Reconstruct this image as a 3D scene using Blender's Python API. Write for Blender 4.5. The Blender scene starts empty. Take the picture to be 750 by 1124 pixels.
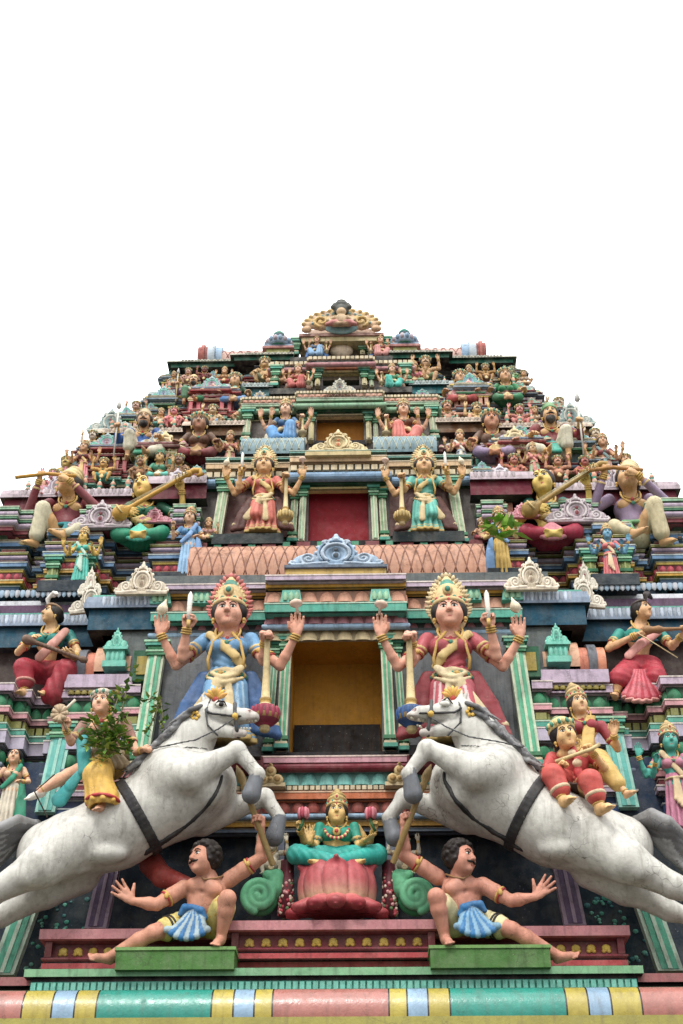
import bpy, math, random
import numpy as np
from mathutils import Vector, Matrix
random.seed(7); rng = np.random.default_rng(7)
R = math.radians
scene = bpy.context.scene
COL = scene.collection
f32 = np.float32

# ------------------------------------------------------------------ camera
FPX, CX, CY = 1500.0, 375.0, 562.0
PITCH, YAW = R(33.0), R(1.32)
CAM = np.array([0.46, -16.8, 1.6])
_f = np.array([-math.sin(YAW)*math.cos(PITCH), math.cos(YAW)*math.cos(PITCH), math.sin(PITCH)])
_r = np.array([math.cos(YAW), math.sin(YAW), 0.0])
_u = np.cross(_r, _f)
def at(u, v, Y):
    """point of the plane y = Y that the photograph shows at (u, v)"""
    d = _f + (u-CX)/FPX*_r + (CY-v)/FPX*_u
    return CAM + d*((Y-CAM[1])/d[1])
def Zv(v, Y, u=375): return float(at(u, v, Y)[2])
def Xu(u, v, Y): return float(at(u, v, Y)[0])
def mpp(v, Y): return float(at(376, v, Y)[0]-at(375, v, Y)[0])      # metres per pixel

def lin(c):
    c = np.asarray(c, float)/255.0
    return np.where(c <= 0.04045, c/12.92, ((c+0.055)/1.055)**2.4)

# ------------------------------------------------------------------ mesh building
def mesh_from(name, V, polys, vcol=None, fcol=None, smooth=True):
    """polys: list of arrays (n,k); fcol matches the concatenated polys"""
    me = bpy.data.meshes.new(name)
    V = np.asarray(V, f32)
    me.vertices.add(len(V)); me.vertices.foreach_set('co', V.ravel())
    polys = [np.asarray(p, np.int32) for p in polys if len(p)]
    sizes = np.concatenate([np.full(len(p), p.shape[1], np.int32) for p in polys])
    loops = np.concatenate([p.ravel() for p in polys])
    me.loops.add(len(loops)); me.loops.foreach_set('vertex_index', loops)
    me.polygons.add(len(sizes))
    st = np.concatenate([[0], np.cumsum(sizes)[:-1]]).astype(np.int32)
    me.polygons.foreach_set('loop_start', st)
    try: me.polygons.foreach_set('loop_total', sizes)
    except Exception: pass
    sm = np.full(len(sizes), bool(smooth)) if np.isscalar(smooth) else np.asarray(smooth, bool)
    me.polygons.foreach_set('use_smooth', sm)
    if vcol is not None:
        a = me.attributes.new('Col', 'FLOAT_COLOR', 'POINT')
        c = np.ones((len(V), 4), f32); c[:, :3] = vcol; a.data.foreach_set('color', c.ravel())
    elif fcol is not None:
        a = me.attributes.new('Col', 'FLOAT_COLOR', 'CORNER')
        c = np.ones((len(loops), 4), f32); c[:, :3] = np.repeat(np.asarray(fcol, f32), sizes, axis=0)
        a.data.foreach_set('color', c.ravel())
    me.update(calc_edges=True)
    me.validate()
    return me

def link(name, me, mat, parent=None, loc=None):
    o = bpy.data.objects.new(name, me); COL.objects.link(o)
    if me is not None and mat is not None and not me.materials: me.materials.append(mat)
    if parent is not None: o.parent = parent
    if loc is not None: o.location = loc
    return o
def empty(name, loc, label=None, cat=None, group=None):
    o = bpy.data.objects.new(name, None); COL.objects.link(o); o.location = [float(c) for c in loc]
    o.empty_display_size = 0.2
    if label: o['label'] = label
    if cat: o['category'] = cat
    if group: o['group'] = group
    return o
def tag(o, label=None, cat=None, group=None, kind=None):
    for k, x in (('label', label), ('category', cat), ('group', group), ('kind', kind)):
        if x: o[k] = x
    return o

class MB:
    """collects primitive shapes into one mesh; per-face colours"""
    def __init__(s): s.V = []; s.q = []; s.t = []; s.qc = []; s.tc = []; s.qs = []; s.ts = []; s.n = 0
    def add(s, V, Q=None, T=None, col=(200,200,200), smooth=False, cols=None):
        V = np.asarray(V, float); s.V.append(V)
        c = lin(col) if cols is None else None
        if Q is not None and len(Q):
            Q = np.asarray(Q, int); s.q.append(Q+s.n); s.qc.append(np.tile(c, (len(Q), 1)) if cols is None else cols); s.qs.append(np.full(len(Q), smooth))
        if T is not None and len(T):
            T = np.asarray(T, int); s.t.append(T+s.n); s.tc.append(np.tile(c if cols is None else cols[0], (len(T), 1))); s.ts.append(np.full(len(T), smooth))
        s.n += len(V)
    def mesh(s, name):
        P, C, S_ = [], [], []
        if s.q: P.append(np.concatenate(s.q)); C.append(np.concatenate(s.qc)); S_.append(np.concatenate(s.qs))
        if s.t: P.append(np.concatenate(s.t)); C.append(np.concatenate(s.tc)); S_.append(np.concatenate(s.ts))
        return mesh_from(name, np.concatenate(s.V), P, fcol=np.concatenate(C), smooth=np.concatenate(S_))
    def build(s, name, mat, parent=None, origin=None):
        mx = [abs(v[:, 0]).min() for v in s.V]; sg = [np.sign(v[:, 0].mean()) for v in s.V]
        if len(set(sg)) == 2 and all((v[:, 0] > 0).all() or (v[:, 0] < 0).all() for v in s.V):   # nothing crosses the axis: left and right are separate pieces
            for sd in (-1, 1):
                h = MB(); off = np.cumsum([0]+[len(v) for v in s.V]); 
                keep = np.concatenate([np.full(len(v), g == sd) for v, g in zip(s.V, sg)]); new = np.cumsum(keep)-1
                h.V = [v for v, g in zip(s.V, sg) if g == sd]; h.n = int(keep.sum())
                for src, cs, ss, dst, dc, ds in ((s.q, s.qc, s.qs, h.q, h.qc, h.qs), (s.t, s.tc, s.ts, h.t, h.tc, h.ts)):
                    for f_, c_, z_ in zip(src, cs, ss):
                        if keep[f_[0, 0]]: dst.append(new[f_]); dc.append(c_); ds.append(z_)
                o = link(name, h.mesh(name), mat, parent)
            return o
        return link(name, s.mesh(name), mat, parent)
    # --- shapes
    def box(s, x0, x1, y0, y1, z0, z1, col, tilt=0):
        V = np.array([[x, y, z] for z in (z0, z1) for y in (y0, y1) for x in (x0, x1)], float)
        s.add(V, [[0,1,5,4],[1,3,7,5],[3,2,6,7],[2,0,4,6],[4,5,7,6],[2,3,1,0]], col=col)
    def hexa(s, P, col):      # 8 points: bottom 4 (ccw), top 4
        s.add(P, [[0,1,5,4],[1,2,6,5],[2,3,7,6],[3,0,4,7],[4,5,6,7],[3,2,1,0]], col=col)
    def tube(s, pts, rad, col, n=8, cap=True):
        pts = np.asarray(pts, float); m = len(pts)
        rad = np.full(m, rad) if np.isscalar(rad) else np.asarray(rad, float)
        V = []; up = None
        for i in range(m):
            t = pts[min(i+1, m-1)]-pts[max(i-1, 0)]; t = t/(np.linalg.norm(t)+1e-9)
            if up is None:
                a = np.array([0, 0, 1.]) if abs(t[2]) < .9 else np.array([1., 0, 0])
            else: a = up
            b = np.cross(t, a); b /= np.linalg.norm(b)+1e-9; a = np.cross(b, t); up = a
            for k in range(n):
                an = 2*math.pi*k/n
                V.append(pts[i]+rad[i]*(math.cos(an)*a+math.sin(an)*b))
        Q = [[i*n+k, i*n+(k+1) % n, (i+1)*n+(k+1) % n, (i+1)*n+k] for i in range(m-1) for k in range(n)]
        T = []
        if cap:
            V.append(pts[0]); V.append(pts[-1]); c0 = m*n
            T = [[c0, (k+1) % n, k] for k in range(n)]+[[c0+1, (m-1)*n+k, (m-1)*n+(k+1) % n] for k in range(n)]
        s.add(V, Q, T, col=col, smooth=True)
    def lathe(s, prof, base, axis, cols, n=16, smooth=True):
        """prof: (r, h) along axis from base; cols: one colour or a list per ring"""
        base = np.asarray(base, float); ax = np.asarray(axis, float); ax /= np.linalg.norm(ax)
        a = np.array([1., 0, 0]) if abs(ax[0]) < .8 else np.array([0, 1., 0])
        a = a-ax*a.dot(ax); a /= np.linalg.norm(a); b = np.cross(ax, a)
        m = len(prof); V = []
        for r, h in prof:
            for k in range(n):
                an = 2*math.pi*k/n; V.append(base+ax*h+r*(math.cos(an)*a+math.sin(an)*b))
        Q = []; C = []
        for i in range(m-1):
            c = lin(cols[i] if isinstance(cols, list) else cols)
            for k in range(n):
                Q.append([i*n+k, i*n+(k+1) % n, (i+1)*n+(k+1) % n, (i+1)*n+k]); C.append(c)
        V.append(base+ax*prof[-1][1]); V.append(base+ax*prof[0][1]); c0 = m*n
        s.add(V, Q, cols=np.array(C), smooth=smooth)
        s.n -= len(V); V0 = s.V.pop()
        s.V.append(V0); s.n += len(V)
        T = [[c0, (m-1)*n+k, (m-1)*n+(k+1) % n] for k in range(n)]+[[c0+1, (k+1) % n, k] for k in range(n)]
        s.t.append(np.array(T)+s.n-len(V)); s.tc.append(np.tile(C[-1], (len(T), 1))); s.ts.append(np.full(len(T), smooth))
    def ell(s, c, r, col, rot=None, nu=12, nv=8):
        V = []; 
        for j in range(nv+1):
            ph = math.pi*j/nv
            for k in range(nu):
                an = 2*math.pi*k/nu
                V.append([math.sin(ph)*math.cos(an)*r[0], math.sin(ph)*math.sin(an)*r[1], -math.cos(ph)*r[2]])
        V = np.array(V)
        if rot is not None: V = V @ np.asarray(rot).T
        V = V+np.asarray(c, float)
        Q = [[j*nu+k, j*nu+(k+1) % nu, (j+1)*nu+(k+1) % nu, (j+1)*nu+k] for j in range(nv) for k in range(nu)]
        s.add(V, Q, col=col, smooth=True)
    # --- mouldings that follow a plan path
    def sweep(s, path, prof, cols, smooth=False):
        """path: plan polyline (left to right, outside towards -y); prof: (out, z); cols per profile step"""
        path = np.asarray(path, float); m = len(path)
        d = np.diff(path, axis=0); d /= np.linalg.norm(d, axis=1)[:, None]
        nr = np.stack([d[:, 1], -d[:, 0]], 1)
        N = np.zeros((m, 2)); N[0] = nr[0]; N[-1] = nr[-1]
        for i in range(1, m-1):
            b = nr[i-1]+nr[i]; N[i] = b/(1+nr[i-1].dot(nr[i])+1e-9)
        k = len(prof); V = np.zeros((k, m, 3))
        for i, (o, z) in enumerate(prof):
            V[i, :, :2] = path+N*o; V[i, :, 2] = z
        Q, C = [], []
        for i in range(k-1):
            c = lin(cols[i] if isinstance(cols, list) else cols)
            for j in range(m-1):
                Q.append([i*m+j, i*m+j+1, (i+1)*m+j+1, (i+1)*m+j]); C.append(c)
        s.add(V.reshape(-1, 3), Q, cols=np.array(C), smooth=smooth)
    def bumps(s, path, z0, z1, out, width, depth, col, col2=None, point=True, gap=0.0, style='petal', minlen=0.1, up=True):
        """a row of lotus petals / scales / dentils standing on the straight runs of a path"""
        path = np.asarray(path, float)
        for a, b in zip(path[:-1], path[1:]):
            L = np.linalg.norm(b-a)
            if L < minlen: continue
            d = (b-a)/L; nr = np.array([d[1], -d[0]])
            if nr[1] > 0.5: continue
            n = max(1, int(round(L/width))); w = L/n
            for i in range(n):
                c = a+d*(i+.5)*w+nr*out
                cc = col if (col2 is None or i % 2 == 0) else col2
                if style == 'dentil':
                    hw = w*.5*(1-gap)
                    P = [c-d*hw, c+d*hw, c+d*hw+nr*depth, c-d*hw+nr*depth]
                    V = [[p[0], p[1], z] for z in (z0, z1) for p in P]
                    s.add(V, [[3,2,6,7],[0,3,7,4],[2,1,5,6],[4,7,6,5],[0,1,2,3]], col=cc)
                else:
                    nu, nv = 6, 5; V = []
                    for j in range(nv+1):
                        t = j/nv
                        if style == 'petal': prof = math.sin(math.pi*(0.12+0.88*t)**0.8)**.7 if t < 1 else 0
                        else: prof = math.sqrt(max(0, 1-(1-t)**2*1.0)) if t > 0 else 0
                        if style == 'scale': prof = math.sqrt(max(0, 1-(2*abs(t-.35)/1.3)**2))
                        hw = w*.5*(1-gap)*max(prof, 0.02)
                        zz = (z1+(z0-z1)*t) if not up else (z0+(z1-z0)*t)
                        for k in range(nu+1):
                            q = -1+2*k/nu
                            dd = depth*math.sqrt(max(0, 1-q*q))*max(prof, .05)**.6
                            p = c+d*hw*q+nr*dd
                            V.append([p[0], p[1], zz])
                    Q = [[j*(nu+1)+k, j*(nu+1)+k+1, (j+1)*(nu+1)+k+1, (j+1)*(nu+1)+k] for j in range(nv) for k in range(nu)]
                    if not up: Q = [q[::-1] for q in Q]
                    s.add(V, Q, col=cc, smooth=True)

# ------------------------------------------------------------------ sculpting: distance fields meshed with surface nets
def nrm(v): v = np.asarray(v, float); return v/(np.linalg.norm(v)+1e-12)
def frame(fwd, up):
    """rows to columns: x right (as seen from the front), y back, z up"""
    y = -nrm(fwd); z = np.asarray(up, float); z = nrm(z-y*z.dot(y)); x = np.cross(y, z)
    return np.stack([x, y, z], 1)
class S:
    def __init__(s): s.p = []
    def _add(s, fn, lo, hi, col, k, sub): s.p.append((fn, np.asarray(lo, float), np.asarray(hi, float), col, k, sub))
    def cone(s, a, b, ra, rb, col='skin', k=.02, sq=None, sub=False, disp=None):
        a = np.asarray(a, f32); b = np.asarray(b, f32); ab = b-a; L2 = max(float(ab.dot(ab)), 1e-9)
        mid = (a+b)/2
        if sq is not None: n = nrm(sq[0]).astype(f32); fac = sq[1]
        def fn(P):
            Q = P
            if sq is not None:
                t = ((P-mid)@n)[..., None]; Q = P+t*n*(1/fac-1)
            v = Q-a; h = np.clip((v@ab)/L2, 0, 1)
            d = np.sqrt(((v-h[..., None]*ab)**2).sum(-1))-(ra+(rb-ra)*h)
            if disp is not None: d = d+disp(P, h)
            return d
        m = max(ra, rb)*(max(1, sq[1]) if sq is not None else 1)+(.03 if disp is not None else 0)
        s._add(fn, np.minimum(a, b)-m, np.maximum(a, b)+m, col, k, sub)
    def chain(s, pts, rad, col='skin', k=.02, sq=None):
        if np.isscalar(rad): rad = [rad]*len(pts)
        for i in range(len(pts)-1): s.cone(pts[i], pts[i+1], rad[i], rad[i+1], col, k, sq)
    def ell(s, c, r, col='skin', rot=None, k=.02, sub=False, disp=None):
        c = np.asarray(c, f32); r = np.asarray(r, f32); mr = float(r.min())
        Rm = None if rot is None else np.asarray(rot, f32)
        def fn(P):
            v = P-c
            if Rm is not None: v = v@Rm
            q = np.sqrt(((v/r)**2).sum(-1)); g = np.sqrt(((v/(r*r))**2).sum(-1))
            d = q*(q-1)/np.maximum(g, 1e-6)
            d = np.where(q < .3, -mr*.7, d)
            if disp is not None: d = d+disp(P, None)
            return d
        m = float(r.max())+(.03 if disp is not None else 0)
        s._add(fn, c-m, c+m, col, k, sub)
    def box(s, c, half, rad, col, rot=None, k=.01, sub=False):
        c = np.asarray(c, f32); half = np.asarray(half, f32)-rad
        Rm = None if rot is None else np.asarray(rot, f32)
        def fn(P):
            v = P-c
            if Rm is not None: v = v@Rm
            q = np.abs(v)-half
            return np.sqrt((np.maximum(q, 0)**2).sum(-1))+np.minimum(q.max(-1), 0)-rad
        m = float(np.linalg.norm(half+rad)); s._add(fn, c-m, c+m, col, k, sub)
    def torus(s, c, Rr, r, axis, col, k=.005, sx=1.0):
        c = np.asarray(c, f32); Fm = frame(axis, [0, 0, 1] if abs(nrm(axis)[2]) < .9 else [0, 1, 0]).astype(f32)
        def fn(P):
            v = (P-c)@Fm
            q = np.sqrt((v[..., 0]/sx)**2+v[..., 2]**2)-Rr
            return np.sqrt(q*q+v[..., 1]**2)-r
        m = Rr*max(1, sx)+r; s._add(fn, c-m, c+m, col, k, False)
    def fn(s, f, lo, hi, col, k=.01, sub=False): s._add(f, lo, hi, col, k, sub)
    def mesh(s, h, clipz=None):
        lo = np.min([p[1] for p in s.p if not p[5]], 0)-3*h; hi = np.max([p[2] for p in s.p if not p[5]], 0)+3*h
        n = np.ceil((hi-lo)/h).astype(int)+1
        F = np.full(n, 9.0, f32)
        ax = [(lo[i]+h*np.arange(n[i])).astype(f32) for i in range(3)]
        for fn, a, b, col, k, sub in s.p:
            m = k+2.5*h
            i0 = np.clip(np.floor((a-m-lo)/h).astype(int), 0, n-1); i1 = np.clip(np.ceil((b+m-lo)/h).astype(int)+1, 1, n)
            if (i1 <= i0).any(): continue
            sl = tuple(slice(i0[j], i1[j]) for j in range(3))
            P = np.stack(np.meshgrid(ax[0][sl[0]], ax[1][sl[1]], ax[2][sl[2]], indexing='ij'), -1)
            d = fn(P).astype(f32); o = F[sl]
            kk = max(k, 1e-5)
            if sub:
                d = -d; hh = np.maximum(kk-np.abs(o-d), 0)/kk; F[sl] = np.maximum(o, d)+hh*hh*kk*.25
            else:
                hh = np.maximum(kk-np.abs(o-d), 0)/kk; F[sl] = np.minimum(o, d)-hh*hh*kk*.25
        V, Q = surface_nets(F, lo, h)
        names = [p[3] for p in s.p]
        if len(set(names)) == 1: return V, Q, np.zeros(len(V), int), [names[0]]
        best = np.full(len(V), 1e9, f32); idx = np.zeros(len(V), int); uniq = sorted(set(names))
        Vf = V.astype(f32)
        for fn, a, b, col, k, sub in s.p:
            m = 4*h+k
            sel = np.where(((Vf > a-m) & (Vf < b+m)).all(1))[0]
            if not len(sel): continue
            d = np.abs(fn(Vf[sel])) if sub else fn(Vf[sel])
            w = d < best[sel]-(0 if not sub else -h*.3)
            best[sel[w]] = d[w]; idx[sel[w]] = uniq.index(col)
        return V, Q, idx, uniq

def surface_nets(F, lo, h):
    ins = F < 0
    c = np.zeros(np.array(F.shape)-1, np.int8)
    for i in (0, 1):
        for j in (0, 1):
            for k in (0, 1):
                c += ins[i:ins.shape[0]-1+i, j:ins.shape[1]-1+j, k:ins.shape[2]-1+k]
    act = (c > 0) & (c < 8)
    I = np.argwhere(act)
    corner = [(i, j, k) for i in (0, 1) for j in (0, 1) for k in (0, 1)]
    val = np.stack([F[I[:, 0]+i, I[:, 1]+j, I[:, 2]+k] for i, j, k in corner], 1)
    acc = np.zeros((len(I), 3)); cnt = np.zeros(len(I))
    for a in range(8):
        for b in range(a+1, 8):
            da = np.array(corner[b])-np.array(corner[a])
            if np.abs(da).sum() != 1: continue
            va, vb = val[:, a], val[:, b]
            x = (va < 0) != (vb < 0)
            t = np.where(x, va/(va-vb+1e-12), 0)
            acc += np.where(x[:, None], np.array(corner[a])+t[:, None]*da, 0); cnt += x
    V = lo+h*(I+acc/np.maximum(cnt, 1)[:, None])
    idx = np.full(c.shape, -1, np.int64); idx[tuple(I.T)] = np.arange(len(I))
    quads = []
    for axn in range(3):
        o = [0, 1, 2]; o.remove(axn); u, w = o
        A = np.swapaxes(ins, 0, axn) if False else ins
        s0 = [slice(None)]*3; s1 = [slice(None)]*3
        s0[axn] = slice(0, -1); s1[axn] = slice(1, None)
        for q in (u, w): s0[q] = slice(1, -1); s1[q] = slice(1, -1)
        a0 = ins[tuple(s0)]; a1 = ins[tuple(s1)]
        for flag, (p, q) in ((True, (a0, ~a1)), (False, (~a0, a1))):
            E = np.argwhere(p & q)
            if not len(E): continue
            E = E.copy(); E[:, u] += 1; E[:, w] += 1
            def cell(du, dw):
                G = E.copy(); G[:, u] -= du; G[:, w] -= dw; return idx[G[:, 0], G[:, 1], G[:, 2]]
            qd = np.stack([cell(1, 1), cell(0, 1), cell(0, 0), cell(1, 0)], 1)
            if (axn == 1) == flag: qd = qd[:, ::-1]
            quads.append(qd)
    Q = np.concatenate(quads) if quads else np.zeros((0, 4), int)
    Q = Q[(Q >= 0).all(1)]
    return V, Q
# ------------------------------------------------------------------ statues
V3 = lambda *a: np.array(a, float)
class Fig:
    def __init__(s): s.s = {}; s.x = {}; s.raw = None
    def part(s, n): return s.s.setdefault(n, S())
    small = False
    def extra(s, n, fn, uniq=False):
        if uniq: n = '%s.%d' % (n, sum(k.split('.')[0] == n for k in s.x))
        s.x.setdefault(n, []).append(fn)
    def bake(s, h, fine=(), small=False):
        s.small = small
        s.raw = {n: p.mesh(h*(.75 if n in fine else 1)) for n, p in s.s.items() if p.p}
        return s
    def meshes(s, pal, mirror=False):
        out = {}; X = {}
        JW = ('bangle', 'armlet', 'anklet', 'earring', 'necklace', 'belt', 'garland', 'emblem')
        for k_, fns in s.x.items(): X.setdefault('body' if s.small and k_.split('.')[0] in JW else k_, []).extend(fns)
        names = list(dict.fromkeys(list(s.raw)+list(X)))
        for n in names:
            Vs, Ps, Cs = [], {4: [], 3: []}, {4: [], 3: []}; off = 0
            if n in s.raw:
                V, Q, idx, un = s.raw[n]
                vc = np.zeros((len(V), 3))
                for i, u in enumerate(un):
                    m = idx == i
                    if not m.any(): continue
                    p = pal.get(u, (200, 0, 200))
                    if callable(p): vc[m] = lin(p(V[m]))
                    else: vc[m] = lin(p)
                Vs.append(V); Ps[4].append(Q); Cs[4].append(vc[Q].reshape(-1, 3)); off = len(V)
            if n in X:
                mb = MB()
                for fn in X[n]: fn(mb, pal)
                VV = np.concatenate(mb.V); Vs.append(VV)
                if mb.q: q = np.concatenate(mb.q); Ps[4].append(q+off); Cs[4].append(np.repeat(np.concatenate(mb.qc), 4, 0))
                if mb.t: q = np.concatenate(mb.t); Ps[3].append(q+off); Cs[3].append(np.repeat(np.concatenate(mb.tc), 3, 0))
            V = np.concatenate(Vs).copy(); polys, cc = [], []
            for k in (4, 3):
                if Ps[k]:
                    q = np.concatenate(Ps[k]); c = np.concatenate(Cs[k]).reshape(len(q), k, 3)
                    if mirror: q = q[:, ::-1]; c = c[:, ::-1]
                    polys.append(q); cc.append(c.reshape(-1, 3))
            if mirror: V[:, 0] *= -1
            me = mesh_from(n, V, polys, smooth=True)
            a = me.attributes.new('Col', 'FLOAT_COLOR', 'CORNER')
            col = np.ones((len(me.loops), 4), f32); C = np.concatenate(cc)
            col[:, :3] = C[:len(col)]
            a.data.foreach_set('color', col.ravel())
            out[n] = me
        return out
    def place(s, name, label, cat, loc, pal, mat, scale=1, rot=0, tilt=0, roll=0, mirror=False, group=None, mats={}, skip=(), nest={}):
        e = empty(name, loc, label, cat, group)
        e.rotation_euler = (tilt, roll, rot); e.scale = (scale,)*3 if np.isscalar(scale) else scale
        made = {}
        ms = s.meshes(pal, mirror)
        for n, me in ms.items():
            if n in skip: bpy.data.meshes.remove(me); continue
            base = n.split('.')[0]
            made[n] = link(base, me, mats.get(base, mat), e)
        for a, b in nest.items():
            if a in made and b in made: made[a].parent = made[b]
        return e

def smoothstep(a, b, x): t = np.clip((x-a)/(b-a), 0, 1); return t*t*(3-2*t)

def head(fig, c, fwd, up, hs=1.0, hair='bun', female=True, beard=None, crown=None, ear=True, brow=1.0):
    Fm = frame(fwd, up); c = np.asarray(c, float)-Fm[:, 2]*.05*hs; B = fig.part('body')
    W = lambda x, y, z: c+Fm@(np.array([x, y, z])*hs)
    if getattr(fig, 'nk', None) is not None: B.cone(fig.nk, W(0, .02, -.05), fig.nr, .058*hs, 'skin', k=.03*hs)
    B.ell(W(0, .005, .025), np.array([.094, .102, .105])*hs, 'skin', Fm, k=.02*hs)
    B.ell(W(0, -.022, -.035), np.array([.081, .080, .085])*hs, 'skin', Fm, k=.03*hs)
    B.ell(W(0, -.07, -.098), np.array([.028, .024, .022])*hs, 'skin', Fm, k=.03*hs)      # chin
    for sx in (-1, 1):
        B.ell(W(.042*sx, -.062, -.03), np.array([.03, .026, .03])*hs, 'skin', Fm, k=.025*hs)   # cheeks
        B.ell(W(.034*sx, -.098, .018), np.array([.024, .014, .012])*hs, 'skin', Fm, k=.012*hs, sub=True)  # eye sockets
        if ear: B.ell(W(.09*sx, .012, -.005), np.array([.012, .024, .036])*hs, 'skin', Fm, k=.008*hs)
    B.cone(W(0, -.092, .03), W(0, -.118, -.022), .010*hs, .017*hs, 'skin', k=.012*hs)
    for sx in (-1, 1): B.ell(W(.012*sx, -.108, -.028), np.array([.010, .010, .008])*hs, 'skin', k=.008*hs)
    B.ell(W(0, -.089, -.056), np.array([.025, .010, .0075])*hs, 'lip', Fm, k=.006*hs)
    B.ell(W(0, -.087, -.068), np.array([.019, .010, .0075])*hs, 'lip', Fm, k=.006*hs)
    def face(mb, pal):
        for sx in (-1, 1):
            Re = Fm@np.array(Matrix.Rotation(sx*R(18), 3, 'Z'))
            mb.ell(W(.034*sx, -.082, .017), np.array([.0225, .0125, .0115])*hs, (236, 232, 220), Re, 10, 6)
            mb.ell(W(.033*sx, -.0885, .0165), np.array([.0095, .0085, .0098])*hs, (22, 16, 14), Re, 8, 6)
            ed = [W(sx*x, y, z) for x, y, z in ((.010, -.090, .016), (.022, -.0945, .028), (.036, -.0925, .030), (.050, -.083, .024), (.058, -.073, .016))]
            mb.tube(ed, np.array([.002, .0036, .004, .0036, .002])*hs, (30, 20, 18), 5)
            br = [W(sx*x, y, z) for x, y, z in ((.010, -.100, .036), (.026, -.101, .049), (.044, -.094, .050), (.062, -.078, .040))]
            mb.tube(br, np.array([.0025, .005, .0045, .002])*hs*brow, (34, 22, 18), 5)
        if female: mb.ell(W(0, -.1035, .066), np.array([.009, .004, .011])*hs, pal.get('mark', (170, 30, 30)), Fm, 8, 5)
        elif 'mark' in pal:
            mb.tube([W(-.03, -.098, .075), W(.03, -.098, .075)], .004*hs, pal['mark'], 5)
        if beard in ('moustache', 'full'):
            for sx in (-1, 1):
                mb.tube([W(.002*sx, -.108, -.046), W(.02*sx, -.106, -.049), W(.042*sx, -.094, -.048), (W(.058*sx, -.08, -.036))], np.array([.007, .010, .007, .002])*hs, (26, 20, 18), 6)
    fig.extra('body', face)
    H = fig.part('hair')
    if hair:
        H.ell(W(0, .024, .03), np.array([.117, .110, .116])*hs, 'hair', Fm, k=.01*hs)
        H.ell(W(0, -.118, -.055), np.array([.080, .088, .108])*hs, 'hair', Fm, k=.02*hs, sub=True)
        if hair == 'bun': H.ell(W(0, .11, .0), np.array([.065, .05, .06])*hs, 'hair', Fm, k=.02*hs)
        if hair == 'long': H.chain([W(0, .09, .02), W(0, .12, -.12), W(0, .10, -.26)], [.085*hs, .075*hs, .05*hs], 'hair', k=.03*hs)
        if hair == 'curls':
            r2 = random.Random(3)
            for i in range(120):
                z = r2.uniform(-.55, 1); a = r2.uniform(0, 2*math.pi); rr = math.sqrt(max(0, 1-z*z))
                p = (rr*math.cos(a)*.112, .03+rr*math.sin(a)*.118, .045+z*.118)
                if p[1] < -.035 and p[2] < .10: continue
                if p[2] < -.02 and p[1] < .02: continue
                H.ell(W(*p), np.array([.026, .026, .022])*hs, 'hair', k=.004*hs)
            H.ell(W(0, .05, .045), np.array([.115, .11, .115])*hs, 'hair', Fm, k=.01*hs)
            H.box(W(0, -.16, -.07), np.array([.2, .115, .14])*hs, .01, 'hair', Fm, k=.02*hs, sub=True)
        if beard == 'full':
            B.ell(W(0, -.055, -.105), np.array([.062, .05, .055])*hs, 'hair', Fm, k=.012*hs)
    if crown == 'tall':      # conical tiered crown
        def cr(mb, pal):
            g = pal.get('crown', (196, 160, 100)); d = pal.get('gem', (60, 130, 110)); d2 = pal.get('gem2', (170, 50, 55))
            ax = Fm@np.array([0, .25, 1.])
            b = W(0, .012, .058)
            k = np.array(hs)
            mb.lathe([(r*hs, h*hs) for r, h in ((.100, -.005), (.112, .0), (.112, .025), (.100, .032), (.098, .07), (.108, .076), (.106, .092), (.088, .10), (.082, .135), (.090, .14), (.086, .152), (.062, .165), (.052, .19), (.058, .195), (.05, .205), (.025, .225), (.03, .235), (.022, .25), (.004, .265))],
                     b, ax, [g, g, d2, g, g, g, d, g, g, g, d2, g, g, g, g, g, g, g], 20)
            for i in range(9):
                a = math.pi*(i/8)
                p = b+Fm@(np.array([-math.cos(a)*.105, -math.sin(a)*.105+.012, .045])*hs)
                mb.ell(p, np.array([.014, .014, .02])*hs, d if i % 2 else d2, Fm, 8, 6)
            mb.ell(b+Fm@(np.array([0, -.1, .085])*hs), np.array([.03, .014, .04])*hs, g, Fm, 10, 6)
            mb.ell(b+Fm@(np.array([0, -.112, .085])*hs), np.array([.012, .008, .018])*hs, d2, Fm, 8, 6)
        fig.extra('crown', cr)
    if crown == 'flame':     # tall pointed crown framed by flame tongues
        def cr(mb, pal):
            g = pal.get('crown', (205, 175, 120)); d = pal.get('gem', (70, 140, 115)); d2 = pal.get('gem2', (178, 60, 60)); fl = pal.get('flame', g)
            ax = Fm@np.array([0, .15, 1.]); b = W(0, .012, .058)
            mb.lathe([(r*hs, h*hs) for r, h in ((.098, -.01), (.110, .0), (.110, .022), (.098, .03), (.096, .06), (.085, .12), (.062, .18), (.04, .24), (.02, .29), (.004, .32))],
                     b, ax, [g, g, d2, g, g, g, d, g, g], 20)
            mb.ell(W(0, .05, .10), np.array([.132, .03, .25])*hs, fl, Fm, 18, 12); mb.ell(W(0, .028, .09), np.array([.108, .03, .20])*hs, g, Fm, 18, 12)
            for rx, rz, n, sz, cc, yb in ((.126, .235, 27, .026, fl, .045), (.102, .185, 21, .018, g, .02)):
                for i in range(n):
                    a = math.pi*(-.20+1.40*i/(n-1)); s_ = math.sin(a)
                    p0 = np.array([-math.cos(a)*rx, yb, .075+(s_*rz*(1+.18*max(0, s_)**6) if s_ > 0 else s_*.14)]); dr = nrm([-math.cos(a)*.9, 0, .55+max(0, s_)*.5]); p1 = p0+dr*sz*1.25
                    mb.tube([W(*(p0-dr*.02)), W(*(p0*.55+p1*.45)), W(*p1)], np.array([sz*.62, sz*.5, .002])*hs, cc if i % 2 or cc is g else tuple(int(v*.84) for v in fl), 7)
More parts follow.
